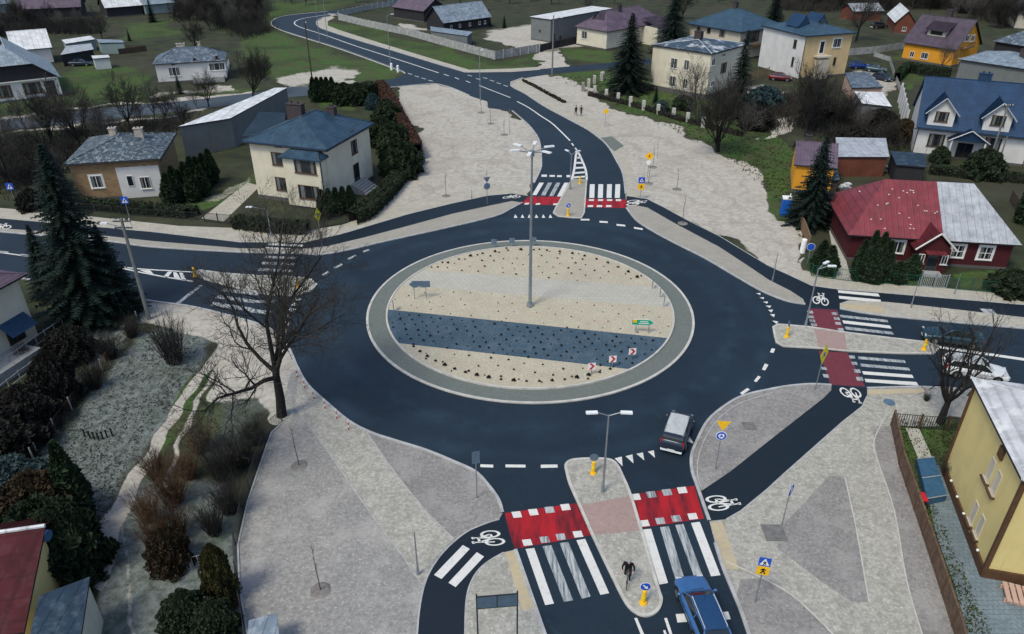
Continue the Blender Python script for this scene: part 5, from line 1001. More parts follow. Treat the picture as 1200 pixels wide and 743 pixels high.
SPR3 = spruce('spruce_tree', 'narrow dark spruce in front of the right corner of the cube house', at(862, 137), 12, HT(862, 137, 34), 3.4); near(SPR3, 948, 262, 157, 'dark spruce hiding the orange shed near the timber house').scale = (1.25 * 8 / 10.5,) * 2 + (NH[SPR3.name] and HT(948, 262, 157) / NH[SPR3.name],)
near(SPR3, 179, 26, -4, 'dark conifer in front of the teal barn, upper left'); near(SPR3, 211, 110, 86, 'small dark fir right in front of the cottage wall'); near(SPR3, 591, 33, 17, 'small dark conifer beside the light roofed barn'); near(SPR3, 573, 30, 10, 'dark conifer behind the corner of the light roofed barn')
near(SPR3, 152, 48, 34, 'dark rounded conifer bush by the teal shed'); near(SPR3, 768, 122, 100, 'little fir at the foot of the cube house')
def cloud(seed, n, shape, leaf=.16, upb=.5, skin=.55):
    """leaf sized faces spread through a volume; shape(u) -> radius scale at height fraction"""
    r = random.Random(seed); W = TB()
    for _ in range(n):
        z = r.random() ** .9; a = r.uniform(0, 6.283); rad = shape(z) * (skin + (1 - skin) * r.random() ** .5) * (1 + .16 * math.sin(5 * a + 9 * z + seed) + .1 * math.sin(11 * a - 14 * z)); c = Vector((math.cos(a) * rad, math.sin(a) * rad, z))
        u = rv(r).normalized(); v = (Vector((0, 0, 1)) * upb + rv(r) * .5).normalized(); W.quad((c), u * leaf, v * leaf * 1.3)
    return W
def leafy(name, label, cat, loc, seed, n, shape, Rx, Ry, H, m, leaf=.16, trunk=True, upb=.5, skin=.55, group=None):
    W = cloud(seed, n, shape, 1, upb, skin); o = thing(name, label, cat, loc, 0, group); vs = []
    for i in range(0, len(W.v), 4):
        c = (W.v[i] + W.v[i + 2]) / 2; cc = Vector((c.x * Rx, c.y * Ry, c.z * H + .05)); vs += [cc + (W.v[i + k] - c) * leaf for k in range(4)]
    meshobj('foliage', vs, W.f, M[m], o)
    if trunk: 
        T = TB(); T.tube([Vector((0, 0, 0)), Vector((0, 0, H * .6))], [.06 + .02 * H, .03], 6); meshobj('stem', T.v, T.f, M['bark'], o)
    NH[o.name] = H; return o
cone = lambda z: (.55 + .9 * z) if z < .25 else max(.03, 1.03 * (1 - ((z - .25) / .75) ** 1.5) * .78 + .02)
dome = lambda z: math.sqrt(max(.02, 1 - (z * 1.02) ** 2.4))
TH = leafy('thuja', 'first narrow dark thuja of the row behind the villa, nearest the hedge', 'thuja', at(397, 119), 5, 2600, cone, .75, .75, 3.2, 'thuja', .14)
number_labels([near(TH, x, 119.5 - (x - 369) * .02, 92, '', 'pointed thujas behind the villa') for x in (369, 374, 379.5, 385, 391)], '%s slim pointed thuja from the left in the row behind the villa garden', ('a',))
number_labels([near(TH, x, 257 - i * 2.2, 224 - i * 1.2, '', 'thujas along the villa wall') for i, x in enumerate((380, 388, 396, 404, 412))], '%s dark pointed thuja from the left along the right wall of the villa', ('a',))
tips = [(201, 240, 205), (209, 237, 197), (216, 234, 201), (222, 231, 192), (230, 227, 186), (236, 223, 186), (243, 219, 182), (250, 214, 177), (228, 236, 200), (240, 230, 196)]
tg_ = [near(TH, x, y, t_, '', 'thujas right of the brick house') for x, y, t_ in tips]; number_labels(tg_, '%s dark thuja from the left in the tall clump right of the brick house', ('a',))
for o in tg_: o.scale.xy = (1.35, 1.35)
tg_ = [near(TH, x, y, t_, '', 'thujas before the timber house') for x, y, t_ in ((1004, 328, 284), (1013, 330, 274), (1023, 332, 276), (1033, 330, 285))]; number_labels(tg_, '%s dense dark thuja from the left before the rusty red roof half', ('a',))
for o in tg_: o.scale.xy = (1.1, 1.1)
for x, y, t_, lb in ((959, 320, 284, 'left thuja of two by the street lamp and green fence'), (969, 322, 290, 'right thuja of two by the street lamp and green fence'), (1050, 331, 308, 'small thuja between the porch and the dark thujas'), (1066, 326, 300, 'thuja at the left side of the timber house porch'), (97, 610, 524, 'tall dark columnar conifer in the left garden'), (1196, 262, 210, 'dark conifer at the right edge beside the tin roof')): near(TH, x, y, t_, lb).scale.xy = (1.3, 1.3)
BU = leafy('bush', 'dark dense conifer bush beside the maroon roofed house', 'bush', at(62, 655), 9, 5200, dome, 2.3, 2.3, 4.2, 'hedge_green', .17)
MESHV = {}
_f = leafy('bush', '', '', (0, 0, 0), 19, 13000, dome, 2.3, 2.3, 4.2, 'dark_twig', .085, False, skin=.3); FINE = _f.children[0].data.copy(); bpy.data.objects.remove(_f.children[0]); bpy.data.objects.remove(_f)
def bush(px, py, top, label, sx=1, m=None, group=None, name=None):
    o = near(BU, px, py, top, label, group); s_ = o.scale.x; o.scale = (s_ * sx, s_ * sx, s_)
    if m:
        for c in o.children:
            if c.name.startswith('foliage'):
                c.data = MESHV.setdefault(m, (FINE if m in ('dark_twig', 'shrub_brown', 'thuja_gold', 'hedge_green') else c.data).copy()); c.data.materials[0] = M[m]
    return o
bush(88, 668, 600, 'dark green bush leaning over the blue annex', .8); bush(55, 620, 560, 'dark brownish bush above the maroon roof', 1.1, 'shrub_brown'); bush(14, 600, 548, 'teal frosted bush at the left edge of the lower garden', 1.3, 'shrub_teal'); bush(40, 580, 545, 'teal frosted bush right of the one at the left edge', 1.2, 'shrub_teal')
bush(202, 664, 622, 'round dark olive bush in the middle of the lower garden', .75, 'shrub_brown'); bush(222, 738, 698, 'dark green bush at the bottom left of the gravel plaza', .9, 'hedge_green'); bush(255, 745, 708, 'green bush at the foot of the golden column shrub', .9, 'hedge_green')
bush(263, 705, 640, 'narrow golden brown column shrub beside the plaza edge', .36, 'thuja_gold'); bush(70, 470, 415, 'dark bush under the railing of the corner house', .7, 'dark_twig'); bush(35, 500, 455, 'dark brown undergrowth left of the frosted lawn', 1.15, 'dark_twig'); bush(5, 530, 480, 'dark undergrowth at the left edge', 1.4, 'dark_twig'); bush(85, 420, 385, 'dark bush below the big spruces', 1.2, 'dark_twig')
bush(1185, 342, 318, 'low dark bush in front of the tin roofed end of the timber house', 1.7); bush(1150, 207, 176, 'dark bush in front of the dormer house porch', 1.2); bush(1100, 190, 172, 'small bush at the left corner of the dormer house', 1.0); bush(438, 128, 110, 'blue-grey conifer at the hedge corner behind the villa', .9, 'blue_spruce')
bush(420, 122, 98, 'dark evergreen clump behind the villa garden', 1.0); bush(405, 122, 98, 'dark evergreen clump left of the blue-grey conifer', 1.0); bush(455, 150, 118, 'dark evergreen inside the brown hedge', 1.0); bush(463, 180, 145, 'tall dark evergreen mass beside the villa roof', 1.0); bush(470, 205, 165, 'dark evergreen before the hedge bend', 1.0); bush(448, 170, 138, 'dark evergreen by the villa back garden', 1.0)
bush(895, 125, 102, 'frosty pale bush between cube house and red car', 1.6, 'blue_spruce'); bush(700, 50, 38, 'small green bush at the bungalow corner', 1, None); bush(800, 128, 112, 'dark garden bush beside the cube house', 1.3); bush(775, 130, 118, 'low bush left in the cube house garden', 1.3, 'shrub_teal'); bush(885, 150, 128, 'dark bush cluster under the narrow spruce', 1.6, 'dark_twig')
bush(960, 140, 115, 'dark bramble in front of the peach house', 1.6, 'dark_twig'); bush(1000, 175, 150, 'dark bramble below the tunnel shed', 1.8, 'dark_twig'); bush(1030, 150, 128, 'dark bramble right of the tunnel shed', 1.6, 'dark_twig'); bush(1055, 165, 140, 'brownish bramble by the white garden wall', 1.3, 'shrub_brown')
bush(170, 205, 180, 'garden bush hidden behind the brick house', 1); bush(40, 245, 222, 'low dark bush beside the cycle path at the left', 1.2, 'dark_twig'); bush(150, 262, 0, '', 1) if False else None
# bare shrubs made of stems
def shrub_mesh(seed, n, H, spread):
    r = random.Random(seed); W = TB()
    for _ in range(n):
        a = r.uniform(0, 6.283); s0 = Vector((math.cos(a), math.sin(a), 0)) * r.random() * spread * .35; d = (Vector((math.cos(a), math.sin(a), 0)) * r.random() * spread / H + Vector((0, 0, 1)) + rv(r) * .12).normalized(); L = H * r.uniform(.55, 1.05); p = s0; pts = [p]
        for i in range(4): d = (d + rv(r) * .09).normalized(); p = p + d * L / 4; pts.append(p)
        W.tube(pts, [.028, .022, .016, .010, .005], 3)
        for k in range(7):
            i = r.randrange(1, 4); q_ = pts[i].lerp(pts[i + 1], r.random()); e_ = (d + rv(r) * .5).normalized(); W.tube([q_, q_ + e_ * L * .14, q_ + (e_ + rv(r) * .2).normalized() * L * .30], [.011, .008, .003], 3)
    return W
SB = {}
def shrub(px, py, top, label, m='twig', w=1.0, n=110, group=None):
    if m not in SB: W = shrub_mesh(len(SB) + 3, 150, 3, 2.0); SB[m] = meshobj('bare_shrub', W.v, W.f, M[m]); o = SB[m]
    else: o = dup(SB[m])
    h = HT(px, py, top); o.location = at(px, py); o.scale = (h / 3 * w, h / 3 * w, h / 3); o.rotation_euler = (0, 0, random.uniform(0, 6)); return tag(o, label, 'shrub', group)
shrub(236, 528, 488, 'tan bare shrub fanning out beside the track', 'twig_tan', .75); shrub(205, 425, 372, 'grey twiggy shrub beside the track under the big tree', 'twig', .6); shrub(180, 600, 530, 'rust brown twiggy shrub between the wheel tracks, upper', 'rust', 1.1) if False else None
leafm('twig_rust', (.06, .036, .022), (.14, .085, .05))
for x, y, t_, lb in ((185, 560, 512, 'rust brown twiggy shrub at the upper end of the shrub belt'), (205, 590, 530, 'rust brown twiggy shrub second down the belt by the track'), (175, 610, 560, 'rust brown twiggy shrub over the left wheel track'), (208, 630, 575, 'rust brown twiggy shrub just above the olive bush'), (185, 640, 590, 'low rust twigs left of the olive bush'), (222, 560, 515, 'rust brown shrub right below the tan shrub')): shrub(x, y, t_ + 14, lb, 'twig_rust', .7)
for x, y, t_, lb in ((262, 560, 505, 'dark twiggy shrub right of the tan shrub'), (285, 545, 495, 'dark twiggy shrub nearest the foot of the big tree'), (270, 600, 550, 'dark twiggy shrub in the middle of the plaza fence'), (252, 625, 580, 'dark twiggy shrub above the golden column shrub'), (300, 520, 480, 'thin dark shrub touching the plaza edge below the big tree'), (30, 425, 395, 'twiggy shrub under the blue canopy'), (130, 420, 380, 'dark twiggy shrub along the left garden fence, upper'), (112, 455, 415, 'dark twiggy shrub along the left garden fence, lower'), (155, 395, 362, 'twiggy shrub at the fence corner by the concrete pole'), (1085, 470, 450, 'dark twigs behind the brown gate'), (1110, 560, 530, 'twiggy shrub in the yard beside the yellow block')): shrub(x, y, t_ + 10, lb, 'twig', .7)
# hedges: clipped rows of leaf sized faces around a dark core
def hedge(label, pxs, w, h, m='hedge_green', dens=95, leaf=.10):
    pts = resample(P(pxs), .5) + [G(*pxs[-1]).xy]; r = random.Random(len(label)); W = TB(); c0 = pts[0]; core = BM(); pl = [Vector((p.x - c0.x, p.y - c0.y)) for p in pts]; strip(core, pl, -w * .36, w * .36, h * .9, 0)
    for i in range(len(pl) - 1):
        d = (pl[i + 1] - pl[i]); L = d.length
        if L < .01: continue
        d.normalize(); nn = Vector((-d.y, d.x))
        for _ in range(int(dens * L * (w + 2 * h) / 3)):
            t_ = r.random() * L; s_ = r.random() * (w + 2 * h)
            if s_ < h: o_, z = -w / 2, s_
            elif s_ < h + w: o_, z = s_ - h - w / 2, h
            else: o_, z = w / 2, s_ - h - w
            p = pl[i] + d * t_ + nn * (o_ + r.gauss(0, .06)); W.quad(Vector((p.x, p.y, z + r.gauss(0, .06))), rv(r).normalized() * leaf, rv(r).normalized() * leaf)
    o = thing('hedge', label, 'hedge', (c0.x, c0.y, 0)); meshobj('foliage', W.v, W.f, M[m], o); obj('branches', core, M['dark_twig'], o); return o
hedge('dark clipped hedge in front of the cream villa beside the pavement', [(276,266),(318,271),(362,273)], 1.6, 1.3); hedge('dark hedge running from the villa right down to the cycle path', [(491,190),(470,212),(450,235),(430,255),(414,262)], 1.8, 1.6)
hedge('reddish brown hedge between the villa garden and the sand, behind the villa', [(447,110),(458,125),(470,150),(482,172),(490,188)], 1.4, 2.6, 'hedge_brown'); hedge('tall dark evergreen hedge along the street behind the villa', [(400,118),(420,116),(440,112)], 2.2, 2.6, 'thuja')
hedge('low dark hedge before the brick house beside the pavement', [(92,243),(140,247),(222,254)], 1.4, 1.2); hedge('dark hedge by the garden gate of the brick house, left', [(222,254),(232,250)], 1, 1.0); hedge('dark thuja hedge row behind the lawn of the orange house', [(1050,96),(1062,84),(1082,88),(1112,92)], 1.2, 2.0, 'thuja')
hedge('green hedge in front of the dormer house behind the timber house', [(1088,203),(1130,208),(1200,214)], 1.2, 1.2); hedge('narrow planted strip along the north pavement', [(613,95),(625,101),(643,111),(662,121)], .7, .3); hedge('dark shrub line behind the grass of the cube house', [(690,112),(740,124),(800,142),(870,160)], 1.0, .7, 'dark_twig', 50)
# grass tufts give the near lawns a surface
def tufts(name, label, poly, n, h=.14, m='thuja_gold'):
    r = random.Random(n); W = TB(); xs = [p[0] for p in poly]; ys = [p[1] for p in poly]; px = np.array([r.uniform(min(xs), max(xs)) for _ in range(n)]); py = np.array([r.uniform(min(ys), max(ys)) for _ in range(n)]); ok = pip_dist(px, py, poly) > 0
    for x, y, k in zip(px, py, ok):
        if not k: continue
        p = G(x, y)
        for _ in range(3):
            d = rv(r) * .05; d.z = h * r.uniform(.5, 1.3); s_ = Vector((r.gauss(0, .05), r.gauss(0, .05), 0)); q_ = p + Vector((r.gauss(0, .12), r.gauss(0, .12), 0)); W.tri(q_ - s_, q_ + s_, q_ + d)
    o = meshobj(name, W.v, W.f, M[m]); o['kind'] = 'stuff'; tag(o, label, 'grass')
leafm('grass_blade', (.035, .055, .018), (.08, .10, .04)); leafm('grass_frost', (.08, .10, .085), (.22, .24, .24))
tufts('grass_tufts', 'frosted rough grass of the left garden', [(60,440),(160,380),(240,395),(200,470),(150,550),(118,620),(60,600),(0,520)], 5000, .11, 'grass_frost')
tufts('grass_tufts', 'rough green grass along the right yard fence', [(1046,490),(1160,500),(1150,540),(1080,560),(1160,743),(1130,743),(1062,540)], 3500, .14, 'grass_blade')
tufts('grass_tufts', 'dry grass on the slope below the cube house', [(650,92),(720,84),(880,120),(945,180),(945,290),(905,230),(845,178),(745,134)], 9000, .22, 'grass_blade')
# young planted trees: a thin stem with a few twigs in a round planting hole
def sapling(px, py, top, label, group=None, ring=True):
    h = HT(px, py, top); r = random.Random(int(px * 7 + py)); T = TB(); pts = [Vector((0, 0, 0)), Vector((r.gauss(0, .05), r.gauss(0, .05), h * .5)), Vector((r.gauss(0, .1), r.gauss(0, .1), h))]; T.tube(pts, [.035, .025, .01], 5)
    for k in range(9): z = h * r.uniform(.45, .95); a = r.uniform(0, 6.28); q_ = pts[1].lerp(pts[2], max(0, (z / h - .5) * 2)); T.tube([Vector((q_.x, q_.y, z)), Vector((q_.x + math.cos(a) * .25, q_.y + math.sin(a) * .25, z + .35))], [.012, .004], 3)
    o = thing('young_tree', label, 'sapling', at(px, py), 0, group); meshobj('trunk', T.v, T.f, M['bark_grey'], o)
    if ring:
        b = BM(); bar(b, (0, 0, .02), (0, 0, .10), .62, .42, 14); obj('planting_mound', b, M['mulch'], o)
granular('mulch', (.19, .18, .172), (.26, .245, .235), 1, 9)
for x, y, t_, lb in ((351, 546, 500, 'young tree just below the big leafless tree on the plaza'), (376, 692, 638, 'young tree alone in the lower part of the gravel plaza'), (765, 196, 172, 'young tree in the sand right of the yellow work sign'), (800, 262, 228, 'young tree in the sand above the north-east cycle path'), (760, 215, 190, 'young tree nearest the north-east crossing sign'), (793, 222, 196, 'young tree in the middle of the north-east sand'), (564, 132, 116, 'young tree by the lamp at the sandy corner'), (523, 230, 196, 'young tree on the sand above the north-west cycle path'), (591, 158, 138, 'young tree on the sand beside the north road'), (575, 145, 124, 'thin young tree left in the sand by the north road')): sapling(x, y, t_, lb)
# rows of little shrubs planted on the central island
pl_ = leafy('small_plant', 'tiny round shrub planted in the pale island gravel', 'small shrub', (0, 0, 0), 3, 46, dome, .17, .17, .22, 'dark_twig', .06, False, group='tiny shrubs planted on the central island'); plm = pl_.children[0]; src_me = plm.data
bpy.data.objects.remove(plm); bpy.data.objects.remove(pl_)
dirv = (G(780, 396) - G(454.5, 362.7)).normalized().xy; perp = Vector((-dirv.y, dirv.x)); rs = random.Random(12); cnt = 0
def inside(p, poly):
    c_ = False
    for i in range(len(poly)):
        a, b = poly[i], poly[(i + 1) % len(poly)]
        if (a[1] > p.y) != (b[1] > p.y) and p.x < (b[0] - a[0]) * (p.y - a[1]) / (b[1] - a[1]) + a[0]: c_ = not c_
    return c_
def plants(poly, sp, lb, jit, big, grp):
    global cnt
    for i in range(-30, 31):
        for j in range(-30, 31):
            p = IC + dirv * (i + .5 * (j % 2)) * sp + perp * j * sp * .8 + Vector((rs.gauss(0, jit), rs.gauss(0, jit)))
            if inside(p, poly) and (p - IC).length < RI - .35 and rs.random() < .9 and cnt < 290:
                o = link('small_plant', src_me); s_ = rs.uniform(.6, 1.1) * big; o.location = (p.x, p.y, .17); o.scale = (s_,) * 3; o.rotation_euler = (0, 0, rs.uniform(0, 6)); tag(o, lb, 'small shrub', grp); cnt += 1
plants(ISL_PARTS['s'], 1.0, 'tiny dark shrub in the blue slate band of the central island', .08, .5, 'tiny shrubs in the slate band')
plants(ISL_PARTS['n'], 1.5, 'tiny dark shrub in the pale gravel at the far side of the island', .15, .5, 'tiny shrubs at the far side of the island'); plants(ISL_PARTS['m'], 1.7, 'tiny shrub in the beige gravel around the mast', .2, .32, 'tiny shrubs in the middle of the island'); plants(ISL_PARTS['x'], 1.5, 'tiny dark shrub in the beige gravel at the near side of the island', .15, .5, 'tiny shrubs at the near side of the island')
for k in range(34):
    a = R(192 + k * 156 / 33); p = IC + Vector((math.cos(a), math.sin(a))) * (RI - .9)
    if inside(p, ISL_PARTS['x']) : o = link('small_plant', src_me); o.location = (p.x, p.y, .17); s_ = rs.uniform(.5, .85); o.scale = (s_,) * 3; tag(o, 'dark shrub in the single row along the near island edge', 'small shrub', 'shrubs along the near island edge')
for k in range(20):
    a = R(28 + k * 124 / 19); p = IC + Vector((math.cos(a), math.sin(a))) * (RI - .9)
    if inside(p, ISL_PARTS['n']) : o = link('small_plant', src_me); o.location = (p.x, p.y, .17); s_ = rs.uniform(.5, .85); o.scale = (s_,) * 3; tag(o, 'dark shrub in the single row along the far island edge', 'small shrub', 'shrubs along the far island edge')
# ================================================================ STREET FURNITURE, FENCES, SIGNS
def up(bm, h, r0=.06, r1=None, n=10, x=0, y=0, z=0): bar(bm, (x, y, z), (x, y, z + h), r0, r1, n)
# central mast with six luminaires
p = G(621, 360.5); o = thing('lamp_mast', 'very tall grey mast with six white floodlight arms in the middle of the central island', 'street lamp', (p.x, p.y, .16))
bm = BM(); up(bm, 14.7, .17, .08, 14); up(bm, .35, .34, .3, 14); obj('pole', bm, M['galvanised'], o); bm = BM(); up(bm, .5, .2, .2, 12, z=14.4); obj('collar', bm, M['galvanised'], o)
for k in range(6):
    a = R(20 + 60 * k); d = Vector((math.cos(a), math.sin(a), 0)); b = BM(); bar(b, (0, 0, 14.7), d * 1.25 + Vector((0, 0, 15.0)), .045, n=6); am = obj('arm', b, M['galvanised'], o); b = BM()
    T_ = Matrix.Rotation(0, 4, 'Z'); box(b, d * 1.55 + Vector((0, 0, 15.06)), (.85, .30, .10), a); obj('lamp_head', b, M['lamp_white'], am)
def lamp(px, py, ty, label, dirs, arm=1.1, name='street_lamp', tilt=.25, z0=.1, h=None, r=.07):
    h = h or HT(px, py, ty); p = G(px, py); o = thing(name, label, 'street lamp', (p.x, p.y, z0)); bm = BM(); up(bm, h, r * 1.25, r * .7); up(bm, .5, r * 1.8, r * 1.7); obj('pole', bm, M['galvanised'], o)
    for a in dirs:
        d = Vector((math.cos(R(a)), math.sin(R(a)), 0)); b = BM(); e_ = d * arm + Vector((0, 0, h + tilt)); bar(b, (0, 0, h - .05), e_, .035, n=6); am = obj('arm', b, M['galvanised'], o); b = BM(); box(b, e_ + d * .3, (.72, .26, .10), R(a)); bmesh.ops.bevel(b, geom=b.edges[:], offset=.03, segments=1); obj('lamp_head', b, M['lamp_white'], am)
lamp(706, 578, 488, 'double headed white street lamp on the southern splitter island', (184, -4), .75); lamp(943.5, 383, 316, 'double headed street lamp on the eastern splitter island near the red lane', (38, 0), .8)
lamp(668, 223, 182, 'double headed street lamp on the northern splitter island', (120, 35), .75); lamp(318, 277, 246, 'street lamp with sideways arm in front of the villa hedge', (180,), 1.6)
lamp(458, 80, 19, 'street lamp by the two white posts at the meadow corner', (20,), .9); lamp(563, 118, 62, 'street lamp at the corner of the sandy lay-by', (60,), .6); lamp(375, 51, -8, 'street lamp at the bend, cut by the top edge', (0,), .8); lamp(384, 46, -12, 'slim street lamp right beside the bend lamp', (0,), .8)
lamp(905, 330, 297, 'thin short lamp pole in the north-east sand by the cycle path', (), .1, 'post', r=.04); lamp(1067, 361, 326, 'thin grey post on the verge in front of the timber house gate', (), .1, 'post', r=.04); lamp(490, 674, 625, 'thin grey post at the lower end of the pale gravel track', (), .1, 'post', r=.045)
for x, y, t_, lb in ((553, 235, 222, 'short thin post by the north-west cycle path, left of the round sign backs'), (597, 158, 128, 'thin post on the sand nearest the north road kerb'), (770, 185, 160, 'thin post in the sand right of the yellow work sign'), (1118, 345, 322, 'thin post right of the timber house gate')): lamp(x, y, t_, lb, (), .1, 'post', r=.03)
for o in list(COL.objects):
    if o.name.startswith('post'): o['category'] = 'post'
def upole(px, py, ty, label, mat='pole_grey', arms=1, r=.16, rz=0, lampd=None, name='utility_pole'):
    h = HT(px, py, ty); p = G(px, py); o = thing(name, label, 'utility pole', (p.x, p.y, 0), rz); bm = BM(); up(bm, h, r * 1.15, r * .7, 8); obj('pole', bm, M[mat], o)
    for k in range(arms):
        z = h - .25 - .6 * k; b = BM(); box(b, (0, 0, z), (1.5, .1, .1)); ar = obj('cross_arm', b, M['steel_dark'], o)
        for x in (-.65, -.25, .25, .65): b = BM(); bar(b, (x, 0, z + .05), (x, 0, z + .24), .045, n=6); obj('insulator', b, M['frame_white'], ar)
    if lampd is not None:
        d = Vector((math.cos(lampd), math.sin(lampd), 0)); b = BM(); bar(b, (0, 0, h - .8), d * 1.3 + Vector((0, 0, h - .4)), .04, n=6); am = obj('arm', b, M['galvanised'], o); b = BM(); box(b, d * 1.5 + Vector((0, 0, h - .4)), (.6, .25, .12), lampd); obj('lamp_head', b, M['lamp_white'], am)
    return o
o = upole(175, 374, 256, 'tall grey concrete pole with cross arm beside the big left spruce', arms=2, r=.17, lampd=R(185)); bm = BM()
for k in range(7): box(bm, (0, -.14, 1.4 + k * 1.1), (.36, .06, .06))
upole(367, 102, 25, 'dark wooden pole on the meadow left of the villa thujas', 'wood_dark', 0, .14, lampd=R(100)); upole(647, 88, 18, 'grey concrete pole with lamp arms at the side street', arms=0, lampd=0); upole(1157, 197, 122, 'slanted looking concrete pole before the dormer house', arms=1, r=.14); upole(1168, 197, 160, 'short braced pole beside the concrete pole before the dormer house', arms=0, r=.12); upole(1003, 20, -10, 'pole in the far yard by the brick outbuilding', 'wood_dark', 1)

# --- sign plates (x right, z up, face towards -y)
def plate_poly(pts, mat, parent, name='sign_plate', y=-.03, th=.012, x0=0, z0=0):
    bm = BM(); f = [Vector((x0 + x, y - th, z0 + z)) for x, z in pts]; b = [Vector((x0 + x, y, z0 + z)) for x, z in pts]; n = len(pts)
    area = sum(pts[i][0] * pts[(i + 1) % n][1] - pts[(i + 1) % n][0] * pts[i][1] for i in range(n))
    if area < 0: f.reverse(); b.reverse()
    vf = [bm.verts.new(p) for p in f]; vb = [bm.verts.new(p) for p in b]; bm.faces.new(vf); bm.faces.new(vb[::-1])
    for i in range(n): bm.faces.new((vf[(i + 1) % n], vf[i], vb[i], vb[(i + 1) % n]))
    return obj(name, bm, M[mat], parent)
def disc_pts(r, n=28, sx=1): return [(r * sx * math.cos(2 * math.pi * k / n), r * math.sin(2 * math.pi * k / n)) for k in range(n)]
def rect_pts(w, h): return [(-w / 2, -h / 2), (w / 2, -h / 2), (w / 2, h / 2), (-w / 2, h / 2)]
def arrow_pts(a, s): 
    b = [(-.5, -.10), (.12, -.10), (.12, -.32), (.55, 0), (.12, .32), (.12, .10), (-.5, .10)]; return [(s * (x * math.cos(a) - z * math.sin(a)), s * (x * math.sin(a) + z * math.cos(a))) for x, z in b]
def walker_pts(s): return [(x * s, z * s) for x, z in ((-.28, -.42), (-.12, -.42), (.02, -.1), (.16, -.42), (.30, -.42), (.12, .02), (.12, .2), (.28, .05), (.3, .14), (.1, .34), (-.08, .34), (-.28, .1), (-.22, .04), (-.06, .18), (-.08, 0))]
def post(px, py, label, h, rz=0, cat='road sign', name='road_sign', z0=.05, x2=None, r=.035):
    p = G(px, py); o = thing(name, label, cat, (p.x, p.y, z0), rz); 
    for x in ((0,) if x2 is None else (-x2, x2)): bm = BM(); up(bm, h, r, r, 8, x=x); obj('pole', bm, M['galvanised'], o)
    return o
def cross_sign(px, py, ty, label, rz=0, w=.62):
    h = HT(px, py, ty); o = post(px, py, label, h, rz); a = plate_poly(rect_pts(w, w), 'sign_blue', o, 'crossing_plate', z0=h - w / 2); plate_poly([(-.25, -.22), (.25, -.22), (0, .26)], 'sign_white', a, 'triangle', -.045, x0=0, z0=h - w / 2); plate_poly(walker_pts(.33), 'black', a, 'walker', -.06, z0=h - w / 2 - .05)
    b = plate_poly(rect_pts(w * 1.05, w), 'sign_yellow', o, 'warning_plate', z0=h - w * 1.55); plate_poly(walker_pts(.5), 'black', b, 'walker', -.045, z0=h - w * 1.55)
    return o
cross_sign(884.5, 707, 654, 'blue crossing sign over a yellow plate right of the southern zebra', R(-12)); cross_sign(750, 234, 208, 'blue crossing sign over a yellow plate right of the northern red lane', 0, .8)
# give way + roundabout
h = HT(838, 551, 494); o = post(838, 551, 'yellow give-way triangle above a blue roundabout disc on the south-east verge', h, R(-6)); z = h - .32
a = plate_poly([(-.46, .32), (.46, .32), (0, -.46)], 'sign_yellow', o, 'give_way_plate', z0=z); b = plate_poly(disc_pts(.36), 'sign_white', o, 'roundabout_plate', z0=z - .88); plate_poly(disc_pts(.32), 'sign_blue', b, 'disc', -.045, z0=z - .88)
for k in range(3):
    a0 = R(90 + 120 * k); pts = [(.19 * math.cos(a0 + t_) , .19 * math.sin(a0 + t_)) for t_ in [i * .22 for i in range(7)]]; inn = [(.11 * math.cos(a0 + t_), .11 * math.sin(a0 + t_)) for t_ in [i * .22 for i in range(7)]][::-1]; plate_poly(pts + inn, 'sign_white', b, 'arrow', -.06, z0=z - .88)
    e_ = a0 + 1.32; plate_poly([(.25 * math.cos(e_), .25 * math.sin(e_)), (.05 * math.cos(e_), .05 * math.sin(e_)), (.16 * math.cos(e_ + .6), .16 * math.sin(e_ + .6))], 'sign_white', b, 'arrow_head', -.06, z0=z - .88)
# round cycle sign, turned sideways
h = HT(916, 616, 569); o = post(916, 616, 'round blue cycle path sign turned half sideways on the pale gravel', h, R(50)); a = plate_poly(disc_pts(.42), 'sign_white', o, 'cycle_plate', z0=h - .4); plate_poly(disc_pts(.38), 'sign_blue', a, 'disc', -.045, z0=h - .4); plate_poly(arrow_pts(R(90), .45), 'sign_white', a, 'symbol', -.06, z0=h - .4)
# west signs
for x, y, t_, lb in ((154, 264, 231, 'blue crossing sign at the pavement below the brick house'), (21, 246, 215, 'blue sign at the far left end of the pavement, behind the teal-dark spruce')):
    h = HT(x, y, t_); o = post(x, y, lb, h, R(8)); a = plate_poly(rect_pts(.8, .85), 'sign_blue', o, 'crossing_plate', z0=h - .42); plate_poly([(-.3, -.28), (.3, -.28), (0, .3)], 'sign_white', a, 'triangle', -.045, z0=h - .42); plate_poly(walker_pts(.4), 'black', a, 'walker', -.06, z0=h - .46)
# yellow warning plates seen edge-on
for x, y, t_, rz, s_, lb in ((377.5, 291, 244, 60, .62, 'lime yellow plate seen edge-on beside the villa hedge corner'), (955, 457, 404, 38, .68, 'lime yellow diamond sign seen nearly edge-on at the eastern red lane')):
    h = HT(x, y, t_); o = post(x, y, lb, h, R(rz)); a = plate_poly([(0, -s_ * 1.35), (s_ * .8, 0), (0, s_ * 1.35), (-s_ * .8, 0)], 'sign_lime', o, 'warning_plate', z0=h - s_ * 1.3); plate_poly(walker_pts(.55), 'sign_blue', a, 'symbol', -.045, z0=h - s_ * 1.3)
h = HT(758.5, 210, 179); o = post(758.5, 210, 'yellow square work sign above a white disc in the north-east sand', h, R(-5)); a = plate_poly([(0, -.62), (.62, 0), (0, .62), (-.62, 0)], 'sign_yellow', o, 'warning_plate', z0=h - .5); plate_poly(walker_pts(.5), 'sign_red', a, 'symbol', -.045, z0=h - .5); plate_poly(disc_pts(.33), 'sign_white', o, 'disc', z0=h - 1.35)
